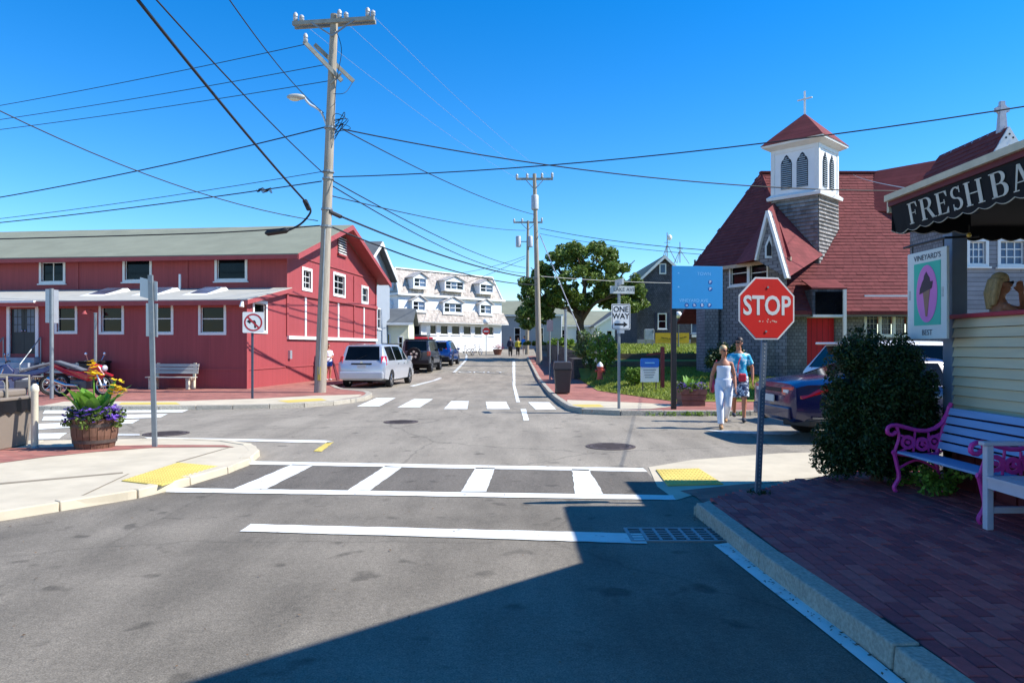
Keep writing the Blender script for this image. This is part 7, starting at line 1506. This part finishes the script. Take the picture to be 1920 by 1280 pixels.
# ------------------------------------------------------------------ people (local axes: facing -y, feet at z=0, built for 1.75 m and scaled)
def remesh(b, name, m, parent, voxel, smooth_n=6, fac=.5):
    o = b.build(name, m, None, recalc=False); md = o.modifiers.new('r', 'REMESH'); md.mode = 'VOXEL'; md.voxel_size = voxel; md.use_smooth_shade = True
    sm = o.modifiers.new('s', 'SMOOTH'); sm.iterations = smooth_n; sm.factor = fac
    me = bake(o)
    me.polygons.foreach_set('use_smooth', [True]*len(me.polygons)); me.materials.clear(); me.materials.append(m); return link(name, me, parent)
def loft(b, rings, n=18):
    base = len(b.v)
    for c, rx, ry in rings:
        for k in range(n): a = 2*math.pi*k/n; b.v.append((c[0]+rx*math.cos(a), c[1]+ry*math.sin(a), c[2]))
    for i in range(len(rings)-1):
        for k in range(n): j = (k+1) % n; b.f.append((base+i*n+k, base+i*n+j, base+(i+1)*n+j, base+(i+1)*n+k)); b.mi.append(0)
    b.f.append(tuple(base+k for k in range(n))[::-1]); b.f.append(tuple(base+(len(rings)-1)*n+k for k in range(n))); b.mi += [0, 0]
BASE = dict(hipL=(-.09, 0, .9), hipR=(.09, 0, .9), kneeL=(-.1, -.02, .49), kneeR=(.1, -.02, .49), ankL=(-.1, .03, .08), ankR=(.1, .03, .08),
            shL=(-.172, 0, 1.385), shR=(.172, 0, 1.385), elL=(-.24, .03, 1.12), elR=(.24, .03, 1.12), wrL=(-.25, -.06, .87), wrR=(.25, -.06, .87))
TORSO = [(.84, .15, .105), (.92, .172, .12), (1.0, .16, .112), (1.1, .138, .1), (1.2, .15, .108), (1.3, .168, .115), (1.37, .165, .102), (1.42, .125, .08), (1.47, .07, .06)]
def person(label, loc, rz, height, pose=None, skin=SKIN, voxel=.014, fem=False, top=None, bottom=None, shoes=None, hair=None, fingers=True, glasses=False, name='person', look=0., group=None, torso_k=1., hand_up=None, cap=None):
    J = dict(BASE); J.update(pose or {}); J = {k: Vector(v) for k, v in J.items()}; sc = height/1.75
    if fem:
        for k in ('shL', 'shR', 'elL', 'elR', 'wrL', 'wrR'): J[k].x *= .88
    t = thing(name, label, 'person', loc, rz, group, scale=sc); lean = J.get('lean', V(0, 0, 0))
    def T(z, rx, ry, g=0.):
        k = (.86 if fem and z > 1.15 else 1.) * torso_k; f = max(0, (z-.9)/.6); return (V(lean.x*f, lean.y*f, z), rx*k+g, ry*(.95 if fem else 1.)*torso_k+g)
    hd = V(lean.x*1.4, lean.y*1.4, 0)
    b = MB(); loft(b, [T(*r) for r in TORSO])
    b.tube([hd*.8+V(0, .01, 1.42), hd+V(0, -.005, 1.56)], [.056, .05], 12)
    hc = hd+V(0, -.015, 1.645); cl, sl_ = math.cos(look), math.sin(look)
    def hp(x, y, z): return hc+V(x*cl-y*sl_, x*sl_+y*cl, z)
    b.ball(tuple(hp(0, .01, .02)), (.074, .092, .098), 16, 12); b.ball(tuple(hp(0, -.03, -.05)), (.052, .056, .062), 12, 10); b.ball(tuple(hp(0, -.098, -.012)), (.012, .016, .022), 8, 6)
    for s_ in (-1, 1): b.ball(tuple(hp(s_*.075, .012, -.005)), (.012, .02, .03), 8, 6)
    for s_ in 'LR':
        h_, k_, a_ = J['hip'+s_], J['knee'+s_], J['ank'+s_]; mid = k_.lerp(a_, .3)+V(0, .015, 0)
        b.tube([h_+V(0, 0, .03), h_.lerp(k_, .5), k_, mid, k_.lerp(a_, .7), a_], [.088, .074, .054, .054, .041, .036], 12); fd = J.get('foot'+s_, V(0, -1, 0)); b.ball(tuple(a_+fd*.06+V(0, 0, -.035)), (.042, .11, .035) if abs(fd.y) > .7 else (.09, .06, .035), 10, 8)
        s0, e0_, w0 = J['sh'+s_]+lean*.85, J['el'+s_]+lean*.5, J['wr'+s_]+lean*.3
        b.tube([s0*.5+V(0, 0, s0.z*.5+.01), s0, s0.lerp(e0_, .5), e0_, e0_.lerp(w0, .35), w0], [.042, .05, .046, .039, .037, .027], 10)
        d = (w0-e0_).normalized(); fw = V(0, -1, 0); sd_ = d.cross(fw)
        if sd_.length < .2: sd_ = d.cross(V(1, 0, 0))
        sd_.normalize(); nn = sd_.cross(d).normalized()           # palm plane spanned by d and nn; sd_ = palm normal
        pc = w0+d*.055; b.obox(pc, d*.05, nn*.036, sd_*.013)
        if fingers:
            for q, (o_, L_) in enumerate(((-.028, .062), (-.009, .078), (.010, .074), (.028, .058))):
                p0 = w0+d*.09+nn*o_; p1 = p0+d*L_*.55+sd_*.008*(1 if s_ == 'L' else -1); p2 = p1+d*L_*.4+sd_*.022*(1 if s_ == 'L' else -1); b.tube([p0, p1, p2], [.0095, .009, .0075], 7)
            b.tube([w0+d*.025+nn*-.026, w0+d*.055+nn*-.055, w0+d*.085+nn*-.062], [.0115, .010, .0085], 7)
        else: b.ball(tuple(w0+d*.1), (.03, .03, .05), 8, 6)
    remesh(b, 'body', skin, t, voxel, 5)
    if fingers:
        for s_ in (-1, 1): MB().ball(tuple(hp(s_*.03, -.082, .012)), (.013, .008, .008), 8, 6).build('eye', mat('eye_dark', (40, 30, 28), .3), t, 60)
        MB().ball(tuple(hp(0, -.086, -.058)), (.024, .008, .006), 8, 6).build('mouth', mat('lip', (168, 92, 86), .5), t, 60)
    if glasses:
        b = MB()
        for s_ in (-1, 1): b.ball(tuple(hp(s_*.034, -.094, .014)), (.028, .008, .02), 10, 6)
        b.beam(hp(-.07, -.085, .022), hp(.07, -.085, .022), .008, .008); b.beam(hp(-.07, -.085, .022), hp(-.078, .01, .012), .006, .008); b.beam(hp(.07, -.085, .022), hp(.078, .01, .012), .006, .008); b.build('sunglasses', BLACK, t)
    if top:
        m, z0, z1, sleeve, g = top; b = MB(); rr = [r for r in TORSO if z0-.02 <= r[0] <= z1+.02]
        loft(b, [T(z0, *next((r[1], r[2]) for r in TORSO if r[0] >= z0-.05), g)]+[T(*r, g) for r in rr if z0 < r[0] < z1]+[T(z1, *min(TORSO, key=lambda r: abs(r[0]-z1))[1:], g)])
        if sleeve:
            for s_ in 'LR':
                s0, e0_, w0 = J['sh'+s_]+lean*.85, J['el'+s_]+lean*.5, J['wr'+s_]+lean*.3; pts = [s0*.5+V(0, 0, s0.z*.5+.015), s0+V(0, 0, -.01)]; rr_ = [.036+g, .046+g]
                if sleeve <= 1: pts.append(s0.lerp(e0_, sleeve)); rr_.append(.048+g)
                else: pts += [e0_, e0_.lerp(w0, .92)]; rr_ += [.043+g, .032+g]
                b.tube(pts, rr_, 12)
        remesh(b, 'top', m, t, voxel, 3)
    if bottom:
        m, frac, g, waist = bottom; b = MB(); loft(b, [T(.83, .13, .1, g), T(.9, .165, .115, g)]+([T(1.0, .16, .112, g)] if waist > 1. else [])+[T(waist, .158, .11, g)])
        for s_ in 'LR':
            h_, k_, a_ = J['hip'+s_], J['knee'+s_], J['ank'+s_]
            if frac <= 1: e = h_.lerp(k_, frac); b.tube([h_+V(0, 0, .03), h_.lerp(e, .5), e], [.09+g, .082+g, .078+g], 12)
            else: b.tube([h_+V(0, 0, .03), h_.lerp(k_, .5), k_, k_.lerp(a_, .4), k_.lerp(a_, frac-1)], [.09+g, .08+g, .062+g, .058+g, .052+g], 12)
        remesh(b, 'trousers' if frac > 1 else 'shorts', m, t, voxel, 3)
    if shoes:
        for s_ in 'LR':
            a_ = J['ank'+s_]; fd = J.get('foot'+s_, V(0, -1, 0)); b = MB(); b.ball(tuple(a_+fd*.065+V(0, 0, -.035)), (.05, .13, .045) if abs(fd.y) > .7 else (.12, .06, .045), 12, 8); b.ball(tuple(a_+V(0, 0, -.015)), (.045, .05, .05), 10, 8); o = remesh(b, 'shoe', shoes, t, max(.014, voxel), 2)
    if hair:
        m, kind = hair; b = MB(); b.ball(tuple(hp(0, .02, .045)), (.083, .098, .092), 16, 12)
        if kind == 'long':
            b.tube([hp(-.05, .05, .05), hp(-.06, .09, -.08), hp(-.055, .1, -.24)], [.05, .055, .03], 10); b.tube([hp(.05, .05, .05), hp(.06, .09, -.08), hp(.055, .1, -.22)], [.05, .055, .03], 10); b.tube([hp(0, .08, .05), hp(0, .115, -.1), hp(0, .12, -.28)], [.06, .065, .035], 10)
        if kind == 'bun': b.ball(tuple(hp(0, .11, .03)), .045, 10, 8); b.tube([hp(.06, .03, .03), hp(.072, .02, -.05)], [.025, .015], 8); b.tube([hp(-.06, .03, .03), hp(-.072, .02, -.05)], [.025, .015], 8)
        # keep the face free
        o = remesh(b, 'hair', m, t, max(.01, voxel*.8), 2); me = o.data; bm = bmesh.new(); bm.from_mesh(me)
        fr_ = hp(0, -1, 0)-hc
        dele = [v for v in bm.verts if (v.co-hc).dot(fr_) > .035 and v.co.z < hc.z+.055]
        bmesh.ops.delete(bm, geom=dele, context='VERTS'); bm.to_mesh(me); bm.free()
    return t
def m_print(name, a, c, scale):
    s = NT(name); co = s.coord('Object'); n = s.noise(co, scale, 3, .6); r = s.ramp(n, 0, [(.42, lin(a)), (.5, lin(c)), (.6, lin((225, 235, 240)))]); s.l(r, 0, s.b, 'Base Color'); s.set(Roughness=.8); return s.m
WHC = mat('white_cotton', (228, 230, 236), .8, var=.05, scale=8, bump=.15, bscale=14); AQUA = m_print('turquoise_print_shirt', (30, 150, 190), (70, 190, 214), 9); NAVYS = m_print('navy_print_shorts', (44, 60, 92), (70, 88, 120), 14)
x, y, _ = G(1357, 803)
person('woman in white strapless top and white trousers walking across the side street', (x, y, .0), R(-12), 1.66, dict(kneeL=(-.09, -.15, .505), ankL=(-.07, -.16, .085), kneeR=(.08, -.03, .49), ankR=(.05, .28, .19), elL=(-.27, .05, 1.13), wrL=(-.3, .02, .88), elR=(.25, .02, 1.12), wrR=(.26, -.1, .88)), SKIN2, .012, True, (WHC, .96, 1.34, 0, .012), (WHC, 1.93, .016, 1.06), mat('tan_sandal', (170, 130, 90), .7), (HAIRB, 'bun'), True, True, look=R(24))
x, y, _ = G(1387, 790)
person('man in turquoise patterned shirt and navy shorts walking behind the woman in white', (x-.02, y, .0), R(-14), 1.84, dict(kneeL=(-.1, -.04, .49), ankL=(-.08, .24, .16), kneeR=(.1, -.14, .5), ankR=(.09, -.14, .085), elL=(-.25, .0, 1.13), wrL=(-.18, -.16, .98), elR=(.27, .03, 1.12), wrR=(.27, -.05, .87)), SKIN2, .013, False, (AQUA, .9, 1.43, .7, .018), (NAVYS, .95, .026, .97), mat('dark_trainer', (44, 48, 58), .7), (HAIRD, 'short'), True, True, look=R(-30))
x, y, _ = G(1386, 790); t = thing('red_bag', 'red bag carried in front of the man in turquoise', 'bag', (x-.0, y-.22, .98)); MB().box(-.08, .08, -.04, .04, -.09, .09).build('pouch', mat('red_bag_cloth', (196, 40, 60), .7), t, bevel=.03); MB().tube(smooth_path([(-.1, 0, .1), (-.08, .03, .3), (.02, .12, .48)], 10), .012, 6).build('strap', mat('red_bag_cloth', (196, 40, 60), .7), t)
x, y, _ = G(1337, 803); t = thing('shoulder_bag', 'pink shoulder bag at the hip of the woman in white', 'bag', (x+.03, y+.14, .86)); MB().ball((0, 0, 0), (.06, .12, .15), 12, 8).build('pouch', mat('pink_bag_leather', (176, 50, 86), .6), t, 60); MB().tube(smooth_path([(0, -.05, .12), (.03, -.03, .35), (.08, .0, .52)], 10), .01, 6).build('strap', mat('pink_bag_leather', (176, 50, 86), .6), t)
# person at the near utility pole
y = 32.5; person('person in white shirt and blue shorts standing behind the near utility pole', (Xu(615.5, y), y, .112), R(40), 1.68, dict(elL=(-.24, -.06, 1.14), wrL=(-.06, -.22, 1.12), elR=(.24, -.04, 1.14), wrR=(.06, -.24, 1.08)), SKIN2, .018, True, (WHC, .9, 1.42, .8, .02), (mat('blue_shorts', (30, 84, 170), .8), .55, .02, .98), WHITE, (HAIRD, 'short'), False)
# far walkers
for u, y, lb, tm, bm_, hk, h in ((957, 63, 'distant walker in dark jacket on the far street', mat('dark_jacket', (40, 44, 66), .8), BLACK, (HAIRD, 'short'), 1.78), (971, 64, 'distant walker in yellow top on the far street', mat('mustard_top', (190, 180, 60), .8), mat('dark_trousers', (44, 40, 40), .8), (HAIRD, 'short'), 1.66), (983, 66, 'distant walker in bright blue top on the far pavement', mat('bright_blue_top', (30, 120, 210), .8), mat('pale_shorts', (170, 160, 150), .8), (HAIRBR, 'short'), 1.7)):
    person(lb, (Xu(u, y), y, zg(y)+(.11 if u > 980 else 0)), R(180), h, dict(kneeL=(-.1, -.08, .5), ankL=(-.1, -.05, .09), kneeR=(.1, .0, .49), ankR=(.1, .16, .12)), SKIN, .03, False, (tm, .88, 1.44, 1.5, .03), (bm_, 1.9 if u < 980 else .8, .02, .96), BLACK, hk, False)
# woman inside the porch
person('woman with long blond hair raising her hand to her face inside the porch', (5.15, 7.5, .75), R(75), 1.66, dict(shR=(.185, -.02, 1.40), elR=(.2, -.3, 1.36), wrR=(.06, -.22, 1.56), elL=(-.22, -.2, 1.22), wrL=(-.06, -.3, 1.36)), SKIN2, .011, True, (mat('maroon_top', (96, 26, 46), .8), .9, 1.33, 0, .012), (mat('dark_skirt', (40, 30, 40), .8), .6, .02, 1.0), BLACK, (HAIRB, 'long'), True, True)
t = thing('phone', 'dark phone held up by the woman in the porch', 'phone', (5.15, 7.5, .75), R(75), scale=.95); MB().box(-.02, .10, -.29, -.275, 1.58, 1.66).build('case', BLACK, t, bevel=.006); MB().box(-.015, .095, -.274, -.2735, 1.585, 1.655).build('screen', GLASS, t)
